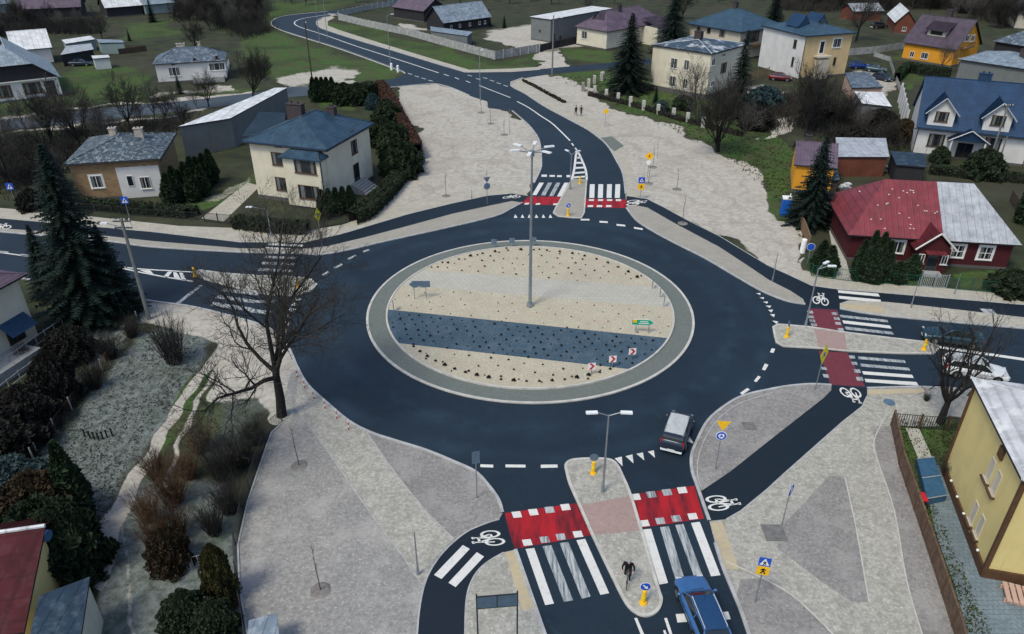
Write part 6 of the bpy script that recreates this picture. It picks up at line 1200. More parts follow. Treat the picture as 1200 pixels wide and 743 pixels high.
h = HT(709, 149, 128); o = post(709, 149, 'small yellow diamond sign by the pavement below the two walkers', h, 0); plate_poly([(0, -.5), (.5, 0), (0, .5), (-.5, 0)], 'sign_yellow', o, 'warning_plate', z0=h - .4)
h = HT(571, 240, 208); o = post(571, 240, 'pair of round sign backs on the verge left of the north crossing', h + .8, R(20)); plate_poly([(-.45, .3), (.45, .3), (0, -.42)], 'sign_back', o, 'sign_plate', z0=h - .3); plate_poly(disc_pts(.42), 'sign_back', o, 'disc', z0=h - 1.15)
h = HT(559, 584, 530); o = post(559, 584, 'grey-blue back of an upright rectangular sign at the south-west kerb', h, R(15)); plate_poly(rect_pts(.5, .95), 'sign_back', o, 'sign_plate', z0=h - .45)
# large direction board (bottom)
pa, pb = G(561, 772), G(606, 768); c = (pa + pb) / 2; hh = HT(561, 772, 700); o = thing('direction_board', 'two panelled grey sign board on two posts beside the southern cycle path', 'sign board', (c.x, c.y, .05), math.atan2((pb - pa).y, (pb - pa).x)); w = (pb - pa).length / 2
for x in (-w, w): bm = BM(); up(bm, hh + .15, .04, .04, 8, x=x); obj('pole', bm, M['steel_dark'], o)
for x in (-w / 2, w / 2): plate_poly(rect_pts(w * .96, .78), 'sign_back', o, 'sign_panel', z0=hh - .42, x0=x)
bm = BM(); box(bm, (0, -.02, hh), (2 * w, .05, .05)); box(bm, (0, -.02, hh - .84), (2 * w, .05, .05)); box(bm, (0, -.02, hh - .42), (.05, .05, .84)); obj('frame', bm, M['steel_dark'], o)
# arrow boards on the island
o = post(493, 352, 'grey back of an arrow shaped direction board on the left of the island', 1.75, R(4), z0=.16, x2=.55); plate_poly([(-1.0, .0), (-.62, .36), (.98, .30), (.98, -.36), (.15, -.36), (.1, -.26), (-.2, -.26), (-.25, -.36), (-.62, -.36)], 'sign_back', o, 'arrow_plate', z0=1.6); 
o = post(752, 392, 'green arrow direction board with yellow field pointing right on the island', 1.3, R(-6), z0=.16, x2=.55); a = plate_poly([(-.98, -.22), (-.9, -.3), (.62, -.3), (1.02, 0), (.62, .3), (-.9, .3), (-.98, .22)], 'sign_white', o, 'arrow_plate', z0=1.1); plate_poly([(-.94, -.25), (.6, -.25), (.94, 0), (.6, .25), (-.94, .25)], 'sign_green', a, 'field', -.045, z0=1.1); plate_poly(rect_pts(.34, .3), 'sign_yellow', a, 'route_field', -.06, x0=-.7, z0=1.2)
plate_poly(rect_pts(.7, .07), 'sign_white', a, 'text_line', -.06, x0=.1, z0=1.18); plate_poly(rect_pts(.9, .07), 'sign_white', a, 'text_line', -.06, x0=.1, z0=1.0)
def chevron(px, py, label, rz, h=1.15, back=False, w=.62):
    o = post(px, py, label, h, rz, z0=.16); a = plate_poly(rect_pts(w, w), 'sign_white' if not back else 'sign_back', o, 'chevron_plate', z0=h - w / 2)
    if not back:
        for s_ in (0,): plate_poly([(-.22, .28), (-.02, .28), (.24, 0), (-.02, -.28), (-.22, -.28), (.04, 0)], 'sign_red', a, 'chevron', -.045, z0=h - w / 2)
for x, y, lb in ((692.6, 441, 'red and white chevron plate, nearest of the three on the island'), (717, 432.5, 'red and white chevron plate, middle of the three on the island'), (740, 423.5, 'red and white chevron plate, farthest of the three on the island')): chevron(x, y, lb, R(8))
for x, y, rz, lb in ((764, 340, 80, 'dark chevron plate seen edge-on, farthest of three at the island right'), (773, 350, 78, 'dark chevron plate seen edge-on, middle of three at the island right'), (777.5, 361, 76, 'dark chevron plate seen edge-on, nearest of three at the island right'), (461.5, 366, 100, 'dark chevron plate seen edge-on at the island left'), (463, 378, 100, 'dark chevron plate seen edge-on in the slate band')): chevron(x, y, lb, R(rz), back=True)
for x, y, lb in ((579, 292, 'grey chevron back at the far island edge, left of three'), (600, 290.5, 'grey chevron back at the far island edge, middle of three'), (625, 289.5, 'grey chevron back at the far island edge beside the mast')): chevron(x, y, lb, R(175), 1.0, back=True)
# yellow island bollards with keep-right disc
def bollard(px, py, label, disc='front', rz=0, h=.95):
    p = G(px, py); o = thing('traffic_bollard', label, 'bollard', (p.x, p.y, .11), rz); bm = BM(); bar(bm, (0, 0, 0), (0, 0, .12), .22, .2, 12); bar(bm, (0, 0, .12), (0, 0, h), .13, .12, 12); ball(bm, (0, 0, h), (.13, .13, .08), 12, 6); obj('body', bm, M['sign_yellow'], o)
    bm = BM(); bar(bm, (0, 0, h * .5), (0, 0, h * .62), .135, n=12); obj('reflective_band', bm, M['sign_lime'], o)
    if disc:
        bm = BM(); bar(bm, (0, 0, h), (0, 0, h + .5), .025, n=6); obj('pole', bm, M['galvanised'], o)
        if disc == 'front': a = plate_poly(disc_pts(.3), 'sign_white', o, 'arrow_plate', z0=h + .4); plate_poly(disc_pts(.27), 'sign_blue', a, 'disc', -.045, z0=h + .4); plate_poly(arrow_pts(R(-45), .36), 'sign_white', a, 'arrow', -.06, z0=h + .4)
        else: plate_poly(disc_pts(.3), 'sign_back', o, 'arrow_plate', z0=h + .4, y=.03)
bollard(753.5, 708, 'yellow bollard with blue arrow disc at the near tip of the south island'); bollard(695, 556, 'yellow bollard with disc back at the far end of the south island', 'back'); bollard(679.5, 216, 'yellow bollard on the north island below the hatching', None); bollard(665.6, 254, 'yellow bollard with blue disc at the ring end of the north island')
bollard(921.5, 396, 'yellow bollard with thin disc at the ring end of the east island', 'back', R(85)); bollard(1082, 411, 'yellow bollard at the outer end of the east island', None); bollard(350, 338, 'yellow bollard with disc at the ring end of the west island', 'back', R(80)); bollard(229, 325, 'yellow bollard at the outer tip of the west island', None)
# slim striped marker posts on the gravel shoulder
for k, (x, y) in enumerate(((348.6, 443), (357, 455), (368, 468), (381, 479), (395, 491), (409, 504))):
    p = G(x, y); o = thing('marker_post', 'slim striped marker post, number %s from the big tree along the kerb' % ('one', 'two', 'three', 'four', 'five', 'six')[k], 'marker post', (p.x, p.y, .04), 0, 'marker posts along the south-west kerb'); 
    for j in range(4): bm = BM(); up(bm, .22, .045, .045, 8, z=.22 * j); obj('band', bm, M['sign_red' if j % 2 == 0 else 'sign_white'], o)
for x, y, lb in ((459, 82, 'white round topped post at the meadow corner, left of the pair'), (466.5, 84.5, 'white round topped post at the meadow corner, right of the pair')):
    p = G(x, y); bm = BM(); up(bm, 1.3, .28, .26, 12); ball(bm, (0, 0, 1.3), (.26, .26, .15)); o = obj('white_post', bm, M['sign_white']); o.location = p; tag(o, lb, 'post')
p = G(940, 296); bm = BM(); up(bm, 1.5, .3, .28, 14); ball(bm, (0, 0, 1.5), (.28, .28, .14)); o = obj('white_post', bm, M['sign_white']); o.location = p; tag(o, 'white rounded pillar beside the blue disc at the garden corner', 'post')
h = HT(946, 309, 286); o = post(946, 309, 'round blue sign by the white pillar at the garden corner', h, R(-10)); a = plate_poly(disc_pts(.42), 'sign_white', o, 'disc_plate', z0=h - .35); plate_poly(disc_pts(.38), 'sign_blue', a, 'disc', -.045, z0=h - .35)
# portable toilet
p = G(919, 252); o = thing('portable_toilet', 'blue portable toilet cabin with pale domed roof by the orange shed', 'portable toilet', p, R(-12)); simple('cabin_blue', (.01, .10, .42), .5, 0, .2)
bm = BM(); box(bm, (0, 0, 1.08), (1.05, 1.05, 2.1)); bmesh.ops.bevel(bm, geom=bm.edges[:], offset=.05, segments=2); obj('cabin', bm, M['cabin_blue'], o); bm = BM(); box(bm, (0, 0, 2.2), (1.1, 1.1, .14)); box(bm, (0, 0, 2.3), (.7, .7, .1)); bmesh.ops.bevel(bm, geom=bm.edges[:], offset=.04, segments=2); obj('roof', bm, M['sign_white'], o)
bm = BM(); box(bm, (0, -.53, 1.0), (.75, .04, 1.85)); dr = obj('door', bm, M['cabin_blue'], o); bm = BM(); box(bm, (.28, -.56, 1.0), (.06, .04, .18)); obj('handle', bm, M['black'], dr); bm = BM(); up(bm, .5, .06, .06, 8, x=.35, y=.35, z=2.1); obj('vent_pipe', bm, M['sign_white'], o)

# ---------------------------------------------------------------- fences
def fence(label, pxs, h, sp=2.4, kind='board', mat='wood', pmat='steel_dark', name='fence', z0=0, pw=.1, cat='fence', world=None):
    pts = world or [G(*q).xy for q in pxs]; rs_ = resample(pts, sp); c0 = Vector(pts[0]); o = thing(name, label, cat, (c0.x, c0.y, z0)); me_ = None
    nodes = [p for p in rs_] + [Vector(pts[-1])]
    for i, p in enumerate(nodes[:100]):
        if me_ is None: b = BM(); box(b, (0, 0, (h + .08) / 2), (pw, pw, h + .08)); q_ = obj('post', b, M[pmat], o); me_ = q_.data
        else: q_ = link('post', me_, o)
        q_.location = (p.x - c0.x, p.y - c0.y, 0)
    bm = BM(); l = [Vector((p[0] - c0.x, p[1] - c0.y)) for p in pts]
    for i in range(len(l) - 1):
        a, b_ = l[i], l[i + 1]; d = b_ - a; L = d.length; rz = math.atan2(d.y, d.x); m_ = (a + b_) / 2
        if kind in ('solid', 'board'): box(bm, (m_.x, m_.y, h / 2), (L, .05, h * .96), rz)
        if kind == 'board': box(bm, (m_.x, m_.y, h), (L, .12, .06), rz); box(bm, (m_.x, m_.y, h * .3), (L, .08, .08), rz)
        if kind == 'rail':
            for z in (h * .25, h * .95): box(bm, (m_.x, m_.y, z), (L, .05, .05), rz)
        if kind in ('mesh', 'picket', 'pales'):
            for z in (h * .08, h * .95): box(bm, (m_.x, m_.y, z), (L, .03, .04), rz)
            st = {'mesh': .22, 'picket': .16, 'pales': .11}[kind]; w = {'mesh': .012, 'picket': .05, 'pales': .075}[kind]
            for k in range(int(L / st)):
                q_ = a + d * ((k + .5) * st / L); box(bm, (q_.x, q_.y, h * .5), (w, .015, h * .96), rz)
            if kind == 'mesh':
                for j in range(1, 6): box(bm, (m_.x, m_.y, h * j / 6), (L, .012, .012), rz)
    obj({'board': 'boards', 'solid': 'panels', 'rail': 'rails', 'mesh': 'wire_mesh', 'picket': 'pickets', 'pales': 'pales'}[kind], bm, M[mat], o); return o
simple('fence_brown', (.13, .085, .06), .85, var=.4, scale=2.5); simple('fence_green', (.015, .10, .06), .6); simple('fence_grey', (.33, .34, .34), .9, var=.35, scale=1.2); simple('rail_pale', (.35, .38, .40), .6, .3)
fence('long brown board fence along the right side of the gravel plaza', [(1044,499),(1054,548),(1075,610),(1098,680),(1118,743),(1132,800)], 1.35, 2.2, 'board', 'fence_brown', 'frame_brown'); fence('dark rusty metal gate and railing between plaza corner and pollarded tree', [(1044,499),(1064,501),(1084,502.5),(1120,505),(1146,507)], 1.2, 1.9, 'picket', 'steel_dark', 'frame_brown', name='gate_fence', pw=.12)
fence('green mesh fence in front of the thujas of the timber house', [(946,312),(951,324),(996,330),(1075,336)], 1.3, 2.2, 'mesh', 'fence_green', 'fence_green', pw=.06); fence('green mesh fence right of the timber house gate', [(1109,338.5),(1200,347),(1260,352)], 1.3, 2.2, 'mesh', 'fence_green', 'fence_green', pw=.06)
fence('pale steel double gate of the timber house', [(1077,336),(1092,337.3),(1108,338.3)], 1.5, 1.3, 'picket', 'rail_pale', 'galvanised', name='gate', cat='gate')
fence('pale concrete slab fence along the grass strip of the farm yard', [(397,23.5),(428,31),(479,42),(530,56.5),(580,70)], 1.9, 2.6, 'solid', 'fence_grey', 'concrete', pw=.2); fence('pale concrete slab fence on the street side of the farm yard', [(580,70),(632,61)], 1.9, 2.6, 'solid', 'fence_grey', 'concrete', pw=.2); fence('dark solid metal fence between farm yard and bungalow', [(633,60.5),(675,51.5)], 1.7, 2.6, 'solid', 'wall_dark', 'steel_dark'); fence('pale fence at the far side of the farm yard near the bend', [(397,20),(430,12),(461,7)], 1.7, 2.6, 'solid', 'fence_grey', 'concrete', pw=.2)
fence('garden fence of squat pale concrete pillars below the big spruce and cube house', [(683,107),(700,112),(715.6,117),(731,122),(747,127),(766,132.5),(785,137),(803,143),(823,149),(843,152)], 1.6, 3.4, 'rail', 'wood_dark', 'kerb_pale', pw=.55, name='pillar_fence'); fence('short return of the pillar fence towards the side street', [(683,107),(695,99),(706,94)], 1.6, 3.4, 'rail', 'wood_dark', 'kerb_pale', pw=.55, name='pillar_fence')
fence('brown picket fence with pale pillars right of the cube house', [(866,98),(884,94),(900,90)], 2.0, 2.0, 'picket', 'wood', 'wood'); fence('pale concrete wall fence along the lane behind the peach house', [(985,66),(1030,62),(1066,56)], 1.6, 3, 'solid', 'fence_grey', 'concrete'); fence('thin pale fence between the parked cars and the orange house lawn', [(1024,66),(1042,72),(1048,92),(1056,112)], 1.0, 3, 'solid', 'fence_grey', 'concrete')
b0 = G(1052.5, 120).xy; f0 = G(1065, 166).xy; fence('high white rendered garden wall stretching back from the dormer house', None, 3.4, 4, 'solid', 'wall_white', 'wall_white', name='garden_wall', cat='wall', world=[Vector((58.9 + 12.7 * math.cos(R(67)), 106.9 + 12.7 * math.sin(R(67)))) + Vector((-.6, .3)), b0], pw=.25)
fence('thin dark wire fence along the left edge of the gravel plaza', [(331,495),(315,508),(302,545),(287,590),(276,640),(279,690),(288,743),(294,800)], 1.1, 2.4, 'mesh', 'steel_dark', 'steel_dark', pw=.06); fence('thin wire fence between corner house garden and frosted lawn', [(162,378),(142,405),(118,438),(92,470),(66,505),(40,540)], 1.1, 2.6, 'mesh', 'wood_dark', 'concrete', pw=.08)
fence('light stair railing rising along the corner house wall', [(78,392),(52,410),(25,430),(-8,452)], 1.0, 1.0, 'rail', 'rail_pale', 'rail_pale', pw=.05, name='railing', cat='railing', z0=.6); fence('lower pale railing below the stair railing of the corner house', [(84,400),(55,424),(25,446),(-8,472)], .9, 1.2, 'rail', 'rail_pale', 'rail_pale', pw=.05, name='railing', cat='railing')
fence('low metal fence in front of the brick house hedge', [(92,246),(160,253),(232,258)], 1.0, 2.4, 'mesh', 'steel_dark', 'steel_dark', pw=.06); fence('dark driveway gate of the brick house', [(240,260),(262,262),(272,263)], 1.2, 1.8, 'picket', 'steel_dark', 'steel_dark', name='gate', cat='gate'); fence('thin dark fence beside the villa thujas at the pavement', [(362,270),(398,263),(420,258)], 1.0, 2.2, 'mesh', 'steel_dark', 'steel_dark', pw=.06)
fence('small pale picket fence between olive bush and golden column shrub', [(208,672),(232,664),(252,660)], .9, .8, 'picket', 'rail_pale', 'rail_pale', pw=.06); fence('weathered board panel between spruce and white pillar', [(937,266),(942,278),(947,292)], 1.5, 1.6, 'board', 'wood', 'wood')
fence('timber fence at the right side of the timber house', [(1183,236),(1196,258),(1206,280)], 1.5, 2.2, 'pales', 'wood_dark', 'wood_dark'); fence('dark fence at the meadow behind the cottage', [(130,58),(170,60)], 1.2, 2.5, 'picket', 'wood_dark', 'wood_dark'); fence('rusty board fence left of the cottage', [(140,64),(172,60)], 1.3, 2.5, 'solid', 'wood_dark', 'wood_dark')
# garden bits
for k, (x, y) in enumerate(((100, 512), (106, 514), (111, 515), (116, 516), (121, 515), (126, 513), (132, 511))):
    b = BM(); box(b, (0, 0, .3), (.09, .06, .6)); box(b, (0, 0, .62), (.16, .05, .12)); o = obj('garden_stake', b, M['black']); o.location = G(x, y); tag(o, 'black garden stake, %s of seven in a row on the frosted lawn' % ('first', 'second', 'third', 'fourth', 'fifth', 'sixth', 'seventh')[k], 'garden stake', 'garden stakes on the frosted lawn')
sheet('yard_path', P([(1061,502),(1077,503),(1094,541),(1079,545)]), .05, M['slabs_pale']); sheet('yard_paving', P([(1078,545),(1100,545),(1146,664),(1200,690),(1260,700),(1260,800),(1150,800),(1118,685),(1098,630)]), .03, M['pavers_yard'])
p = P([(1072,545),(1092,543),(1107,588),(1084,592)], .0); o = thing('tarpaulin_cover', 'blue flat cover lying in the yard between brown fence and yellow block', 'cover', (p[0] + p[2]) / 2); c = (p[0] + p[2]) / 2; bm = BM(); prism(bm, [((q_ - c).x, (q_ - c).y) for q_ in p], 0, .55); simple('cover_blue', (.04, .11, .20), .5, 0, .25); obj('cover', bm, M['cover_blue'], o)
for k in range(3): a = p[0].lerp(p[3], k / 2) - c; b_ = p[1].lerp(p[2], k / 2) - c; bm = BM(); bar(bm, (a.x, a.y, .57), (b_.x, b_.y, .57), .04, n=5); obj('batten', bm, M['rail_pale'], o)
p = G(1077, 590); o = thing('wheelbarrow', 'red wheelbarrow beside the blue cover in the yard', 'wheelbarrow', p, R(80)); bm = BM(); v = box(bm, (0, 0, .45), (.85, .6, .3)); 
for q_ in v:
    if q_.co.z < .4: q_.co.x *= .6; q_.co.y *= .7
obj('tray', bm, M['sign_red'], o); bm = BM(); bar(bm, (.55, -.04, .18), (.55, .04, .18), .18, n=14); obj('wheel', bm, M['rubber'], o)
for s_ in (-1, 1): bm = BM(); bar(bm, (.55, s_ * .06, .2), (-.8, s_ * .3, .5), .025, n=6); obj('handle', bm, M['steel_dark'], o)
p = G(1192, 702); o = thing('pallet_stack', 'pinkish stack of slatted boards beside the yellow block', 'board stack', p, R(-20))
for k in range(5): bm = BM(); box(bm, (-.6 + .32 * k, 0, .35), (.24, 1.4, .1)); obj('slat', bm, M['wall_pink'], o)
for y in (-.5, .5): bm = BM(); box(bm, (0, y, .18), (1.6, .12, .24)); obj('bearer', bm, M['wall_pink'], o)
# clutter in the yard beside the timber house
rs = random.Random(21)
for k, (x, y, w_, m_, lb) in enumerate(((990, 222, 1.2, 'roof_white', 'pale sheet lying by the left end of the timber house'), (978, 210, 1.0, 'steel_dark', 'dark crate among the clutter behind the spruce'), (1000, 200, 1.4, 'wood', 'timber pile under the tin roofed outbuilding'), (1028, 200, 1.8, 'rail_pale', 'pale tarpaulin heap between outbuilding and red roof'), (972, 240, 1.2, 'concrete', 'concrete slab pile left of the timber house'), (975, 262, 1.5, 'roof_greyblue', 'grey sheet stack on the path left of the timber house'))):
    b = BM()
    for j in range(5): box(b, (rs.uniform(-.3, .3) * w_, rs.uniform(-.3, .3) * w_, .12 + .16 * j), (w_ * rs.uniform(.6, 1.1), w_ * rs.uniform(.4, .8), .14), rs.uniform(0, .5))
    o = obj('material_pile', b, M[m_]); o.location = G(x, y); tag(o, lb, 'pile')
sheet('side_path', P([(968,250),(980,248),(990,300),(996,322),(978,322),(975,290)]), .02, M['slabs_pale']); sheet('drive_path', P([(236,256),(262,260),(305,218),(290,214)]), .02, M['pavers_walk'])

# ================================================================ VEHICLES
simple('paint_blue', (.045, .14, .34), .35, .2, .08, spec=.6); simple('paint_darkblue', (.03, .045, .075), .28, .4, .1, spec=.6); simple('paint_silver', (.80, .83, .85), .4, 0, .1, spec=.6); simple('car_white', (.66, .68, .70), .3, 0, .08, spec=.6)
simple('paint_teal', (.025, .07, .10), .3, .4, .1, spec=.6); simple('paint_red', (.14, .01, .025), .3, .3, .1, spec=.6); simple('paint_royal', (.01, .05, .30), .3, .3, .1, spec=.6); simple('car_glass', (.010, .016, .022), .06, 0, .1, spec=.9); simple('trim', (.02, .02, .022), .6); simple('tail_red', (.45, .01, .02), .3, 0, .1); simple('headlight', (.6, .63, .66), .15, .2, .05); simple('alloy', (.35, .36, .38), .35, .7, .1)
def vehicle(label, loc, hd, L, Wd, H, paint, kind='estate', roof=None, rails=False, spoiler=False, cat='car', name='car', z=.025):
    o = thing(name, label, cat, (loc[0], loc[1], z), hd); w = Wd / 2; bh = H * .62
    S_ = [(.500, .34, .56, .74), (.488, .26, .64, .84), (.455, .20, .70, .93), (.38, .19, .77, .985), (.25, .19, .84, 1), (.05, .19, .90, 1), (-.2, .19, .93, 1), (-.38, .19, .95, .99), (-.46, .22, .95, .95), (-.488, .28, .90, .90), (-.5, .36, .72, .84)]
    if kind == 'suv': S_ = [(a, b + .06, c * 1.06, d) for a, b, c, d in S_]
    bm = BM(); rings = []
    for a, zb, zt, k in S_:
        zt_ = zt * bh / .90; x = a * L; y = w * k; pr = [(y * .55, zb), (y * .92, zb + .02), (y, zb + .16), (y * 1.0, zb + (zt_ - zb) * .62), (y * .965, zt_ - .05), (y * .86, zt_), (y * .45, zt_ + .02)]; rings.append([bm.verts.new((x, p, q_)) for p, q_ in pr] + [bm.verts.new((x, -p, q_)) for p, q_ in pr[::-1]])
    n = len(rings[0])
    for i in range(len(rings) - 1):
        for k in range(n): bm.faces.new((rings[i][k], rings[i][(k + 1) % n], rings[i + 1][(k + 1) % n], rings[i + 1][k]))
    bm.faces.new(rings[0][::-1]); bm.faces.new(rings[-1]); bmesh.ops.recalc_face_normals(bm, faces=bm.faces); body = obj('body', bm, M[paint], o, True)
    # cabin glass, roof, pillars
    if kind == 'hatch': X = (.24, .06, -.30, -.44)
    elif kind == 'sedan': X = (.22, .05, -.22, -.36)
    elif kind == 'suv': X = (.26, .15, -.43, -.485)
    else: X = (.23, .07, -.40, -.475)
    zb = bh * .98; zr = H - .05; xa, xb, xc, xd = [q_ * L for q_ in X]; yb, yr = w * .90, w * .70
    if kind == 'suv': yr = w * .78
    sec = [(xa, zb - .02, yb * .96), (xa * .5 + xb * .5, (zb + zr) / 2 + .02, (yb + yr) / 2), (xb, zr - .03, yr * .98), ((xb + xc) / 2, zr + .0, yr), (xc, zr - .03, yr * .97), (xc * .4 + xd * .6, (zb + zr) / 2, (yb + yr) / 2), (xd, zb - .02, yb * .93)]
    bm = BM(); c0 = [bm.verts.new((x, y, z_)) for x, z_, y in sec]; c1 = [bm.verts.new((x, -y, z_)) for x, z_, y in sec]
    lo0 = [bm.verts.new((x, yb * .97, zb - .05)) for x, z_, y in sec]; lo1 = [bm.verts.new((x, -yb * .97, zb - .05)) for x, z_, y in sec]
    for i in range(6):
        bm.faces.new((c0[i], c0[i + 1], c1[i + 1], c1[i])); bm.faces.new((lo0[i], lo0[i + 1], c0[i + 1], c0[i])); bm.faces.new((c1[i], c1[i + 1], lo1[i + 1], lo1[i]))
    bmesh.ops.recalc_face_normals(bm, faces=bm.faces); obj('glass', bm, M['car_glass'], o)
    bm = BM(); N_ = 5
    g = [[bm.verts.new((xb + (xc - xb) * i / 6, yr * (1.02 - .0) * (j / N_ * 2 - 1), zr + .035 * (1 - (j / N_ * 2 - 1) ** 2) - .02 * abs(i / 3 - 1) ** 2 + .004)) for j in range(N_ + 1)] for i in range(7)]
    for i in range(6):
        for j in range(N_): bm.faces.new((g[i][j], g[i][j + 1], g[i + 1][j + 1], g[i + 1][j]))
    bmesh.ops.solidify(bm, geom=bm.faces, thickness=-.03); bmesh.ops.recalc_face_normals(bm, faces=bm.faces); obj('roof', bm, M[roof or paint], o, True)
    for s_ in (-1, 1):
        for pl, r_ in (([(xa, yb * .97, zb), (xa * .5 + xb * .5, (yb + yr) / 2 + .01, (zb + zr) / 2 + .03), (xb, yr, zr)], .035), ([((xb + xc) / 2 + .1, yb * .97, zb), ((xb + xc) / 2, yr + .01, zr)], .035), ([(xc, yr, zr), (xc * .4 + xd * .6, (yb + yr) / 2, (zb + zr) / 2 + .02), (xd, yb * .94, zb)], .05), ([(xb, yr, zr), ((xb + xc) / 2, yr + .02, zr + .02), (xc, yr, zr)], .03)):
            bm = BM()
            for a, b_ in zip(pl, pl[1:]): bar(bm, (a[0], a[1] * s_, a[2]), (b_[0], b_[1] * s_, b_[2]), r_, n=6)
            obj('pillar', bm, M[paint], o)
        if rails:
            bm = BM(); bar(bm, (xb - .1, s_ * yr * .93, zr + .09), (xc + .1, s_ * yr * .93, zr + .09), .022, n=6)
            for x in (xb - .1, (xb + xc) / 2, xc + .1): bar(bm, (x, s_ * yr * .93, zr), (x, s_ * yr * .93, zr + .09), .02, n=6)
            obj('roof_rail', bm, M['headlight'], o)
        bm = BM(); ball(bm, (xa - .15, s_ * (w + .10), zb + .05), (.09, .12, .08), 10, 6); obj('mirror', bm, M[paint], o)
        bm = BM(); box(bm, (L * .470, s_ * w * .66, bh * .70), (.14, w * .40, .13), s_ * R(-14)); bmesh.ops.bevel(bm, geom=bm.edges[:], offset=.03, segments=1); obj('headlight', bm, M['headlight'], o)
        bm = BM(); hh_ = .42 if kind in ('suv', 'estate') else .18; box(bm, (-L * .478, s_ * w * .84, bh * .86 + (hh_ - .18) * .4), (.10, w * .16, hh_)); obj('tail_light', bm, M['tail_red'], o)
        bm = BM(); box(bm, (.0, s_ * w * 1.0, .34), (L * .5, .03, .08)); obj('sill', bm, M['trim'], o); bm = BM(); box(bm, (L * .0, s_ * (w + .004), bh * .72), (L * .62, .012, .015)); obj('door_crease', bm, M['trim'], o)
        for x in (.085, -.155, .24):
            bm = BM(); box(bm, (x * L, s_ * (w + .002), bh * .62), (.014, .01, bh * .5)); obj('door_gap', bm, M['trim'], o)
        for x in (.315, -.295):
            wr = .32 if kind != 'suv' else .35; bm = BM(); bar(bm, (x * L, s_ * (w - .20), wr + .02), (x * L, s_ * (w + .008), wr + .02), wr + .07, n=24); obj('wheel_arch', bm, M['trim'], o)
            bm = BM(); bar(bm, (x * L, s_ * (w - .18), wr), (x * L, s_ * (w + .022), wr), wr, n=24); t_ = obj('wheel', bm, M['rubber'], o); bm = BM(); bar(bm, (x * L, s_ * (w + .02), wr), (x * L, s_ * (w + .034), wr), wr * .66, n=16); obj('rim', bm, M['alloy'], t_)
    bm = BM(); box(bm, (L * .496, 0, bh * .52), (.06, w * .95, .16)); obj('grille', bm, M['trim'], o); bm = BM(); box(bm, (L * .503, 0, .38), (.02, .5, .11)); obj('number_plate', bm, M['sign_white'], o); bm = BM(); box(bm, (-L * .505, 0, .52 if kind != 'suv' else .45), (.02, .5, .11)); obj('number_plate', bm, M['sign_white'], o)
    bm = BM(); box(bm, (-L * .49, 0, .36), (.10, w * 1.7, .16)); bmesh.ops.bevel(bm, geom=bm.edges[:], offset=.03, segments=1); obj('bumper', bm, M[paint if kind != 'suv' else 'paint_silver'], o); bm = BM(); bar(bm, (xa + .08, -.45, zb + .03), (xa + .02, .3, zb + .05), .012, n=5); obj('wiper', bm, M['trim'], o)
    if spoiler: bm = BM(); box(bm, (xc - .12, 0, zr + .03), (.25, yr * 1.8, .04)); obj('spoiler', bm, M[paint], o)
    return o
def head(a, b): a, b = G(*a), G(*b); d = (b - a).normalized(); return d, math.atan2(d.y, d.x)
d, a = head((781, 693), (754, 620)); f = G(805, 684); c = f - d * 2.3; vehicle('bright blue estate car with roof rails driving up to the southern zebra', (c.x, c.y), a, 4.6, 1.82, 1.48, 'paint_blue', 'estate', rails=True)
d, a = head((785, 535), (797, 500)); f = G(785.5, 533); c = f + d * 2.0; vehicle('dark blue compact off-roader with silver roof leaving the ring entry', (c.x, c.y), a, 4.1, 1.74, 1.68, 'paint_darkblue', 'suv', roof='paint_silver', spoiler=True)
d, a = head((1092, 405.5), (1200, 421)); c = G(1140, 440); vehicle('white estate car behind the pollarded tree on the eastern road', (c.x, c.y), a, 4.7, 1.82, 1.5, 'car_white', 'estate'); c = G(1114, 400.5); vehicle('dark teal car arriving on the eastern road behind the tree branches', (c.x, c.y), a + math.pi, 4.7, 1.85, 1.5, 'paint_teal', 'sedan')
c = G(914, 94); vehicle('dark red car parked below the white wall of the peach house', (c.x, c.y), R(-22), 4.5, 1.8, 1.5, 'paint_red', 'hatch', z=0); c = G(1007, 80); vehicle('royal blue car parked on the lane right of the peach house', (c.x, c.y), R(4), 4.3, 1.75, 1.45, 'paint_royal', 'hatch', z=0)
c = G(1026, 84); vehicle('dark car parked right of the royal blue car', (c.x, c.y), R(-30), 4.2, 1.75, 1.45, 'paint_teal', 'sedan', z=0); c = G(1034, 94); vehicle('grey-dark car by the fence near the tarpaulin garage', (c.x, c.y), R(-60), 4.2, 1.75, 1.45, 'paint_darkblue', 'hatch', z=0); c = G(1030, 33); vehicle('black car parked in the snowy yard beside the brick outbuilding', (c.x, c.y), R(5), 4.6, 1.8, 1.6, 'trim', 'suv', z=0)
c = G(95, 77); vehicle('dark blue car parked in front of the open lean-to', (c.x, c.y), R(10), 4.6, 1.8, 1.5, 'paint_darkblue', 'sedan', z=0)

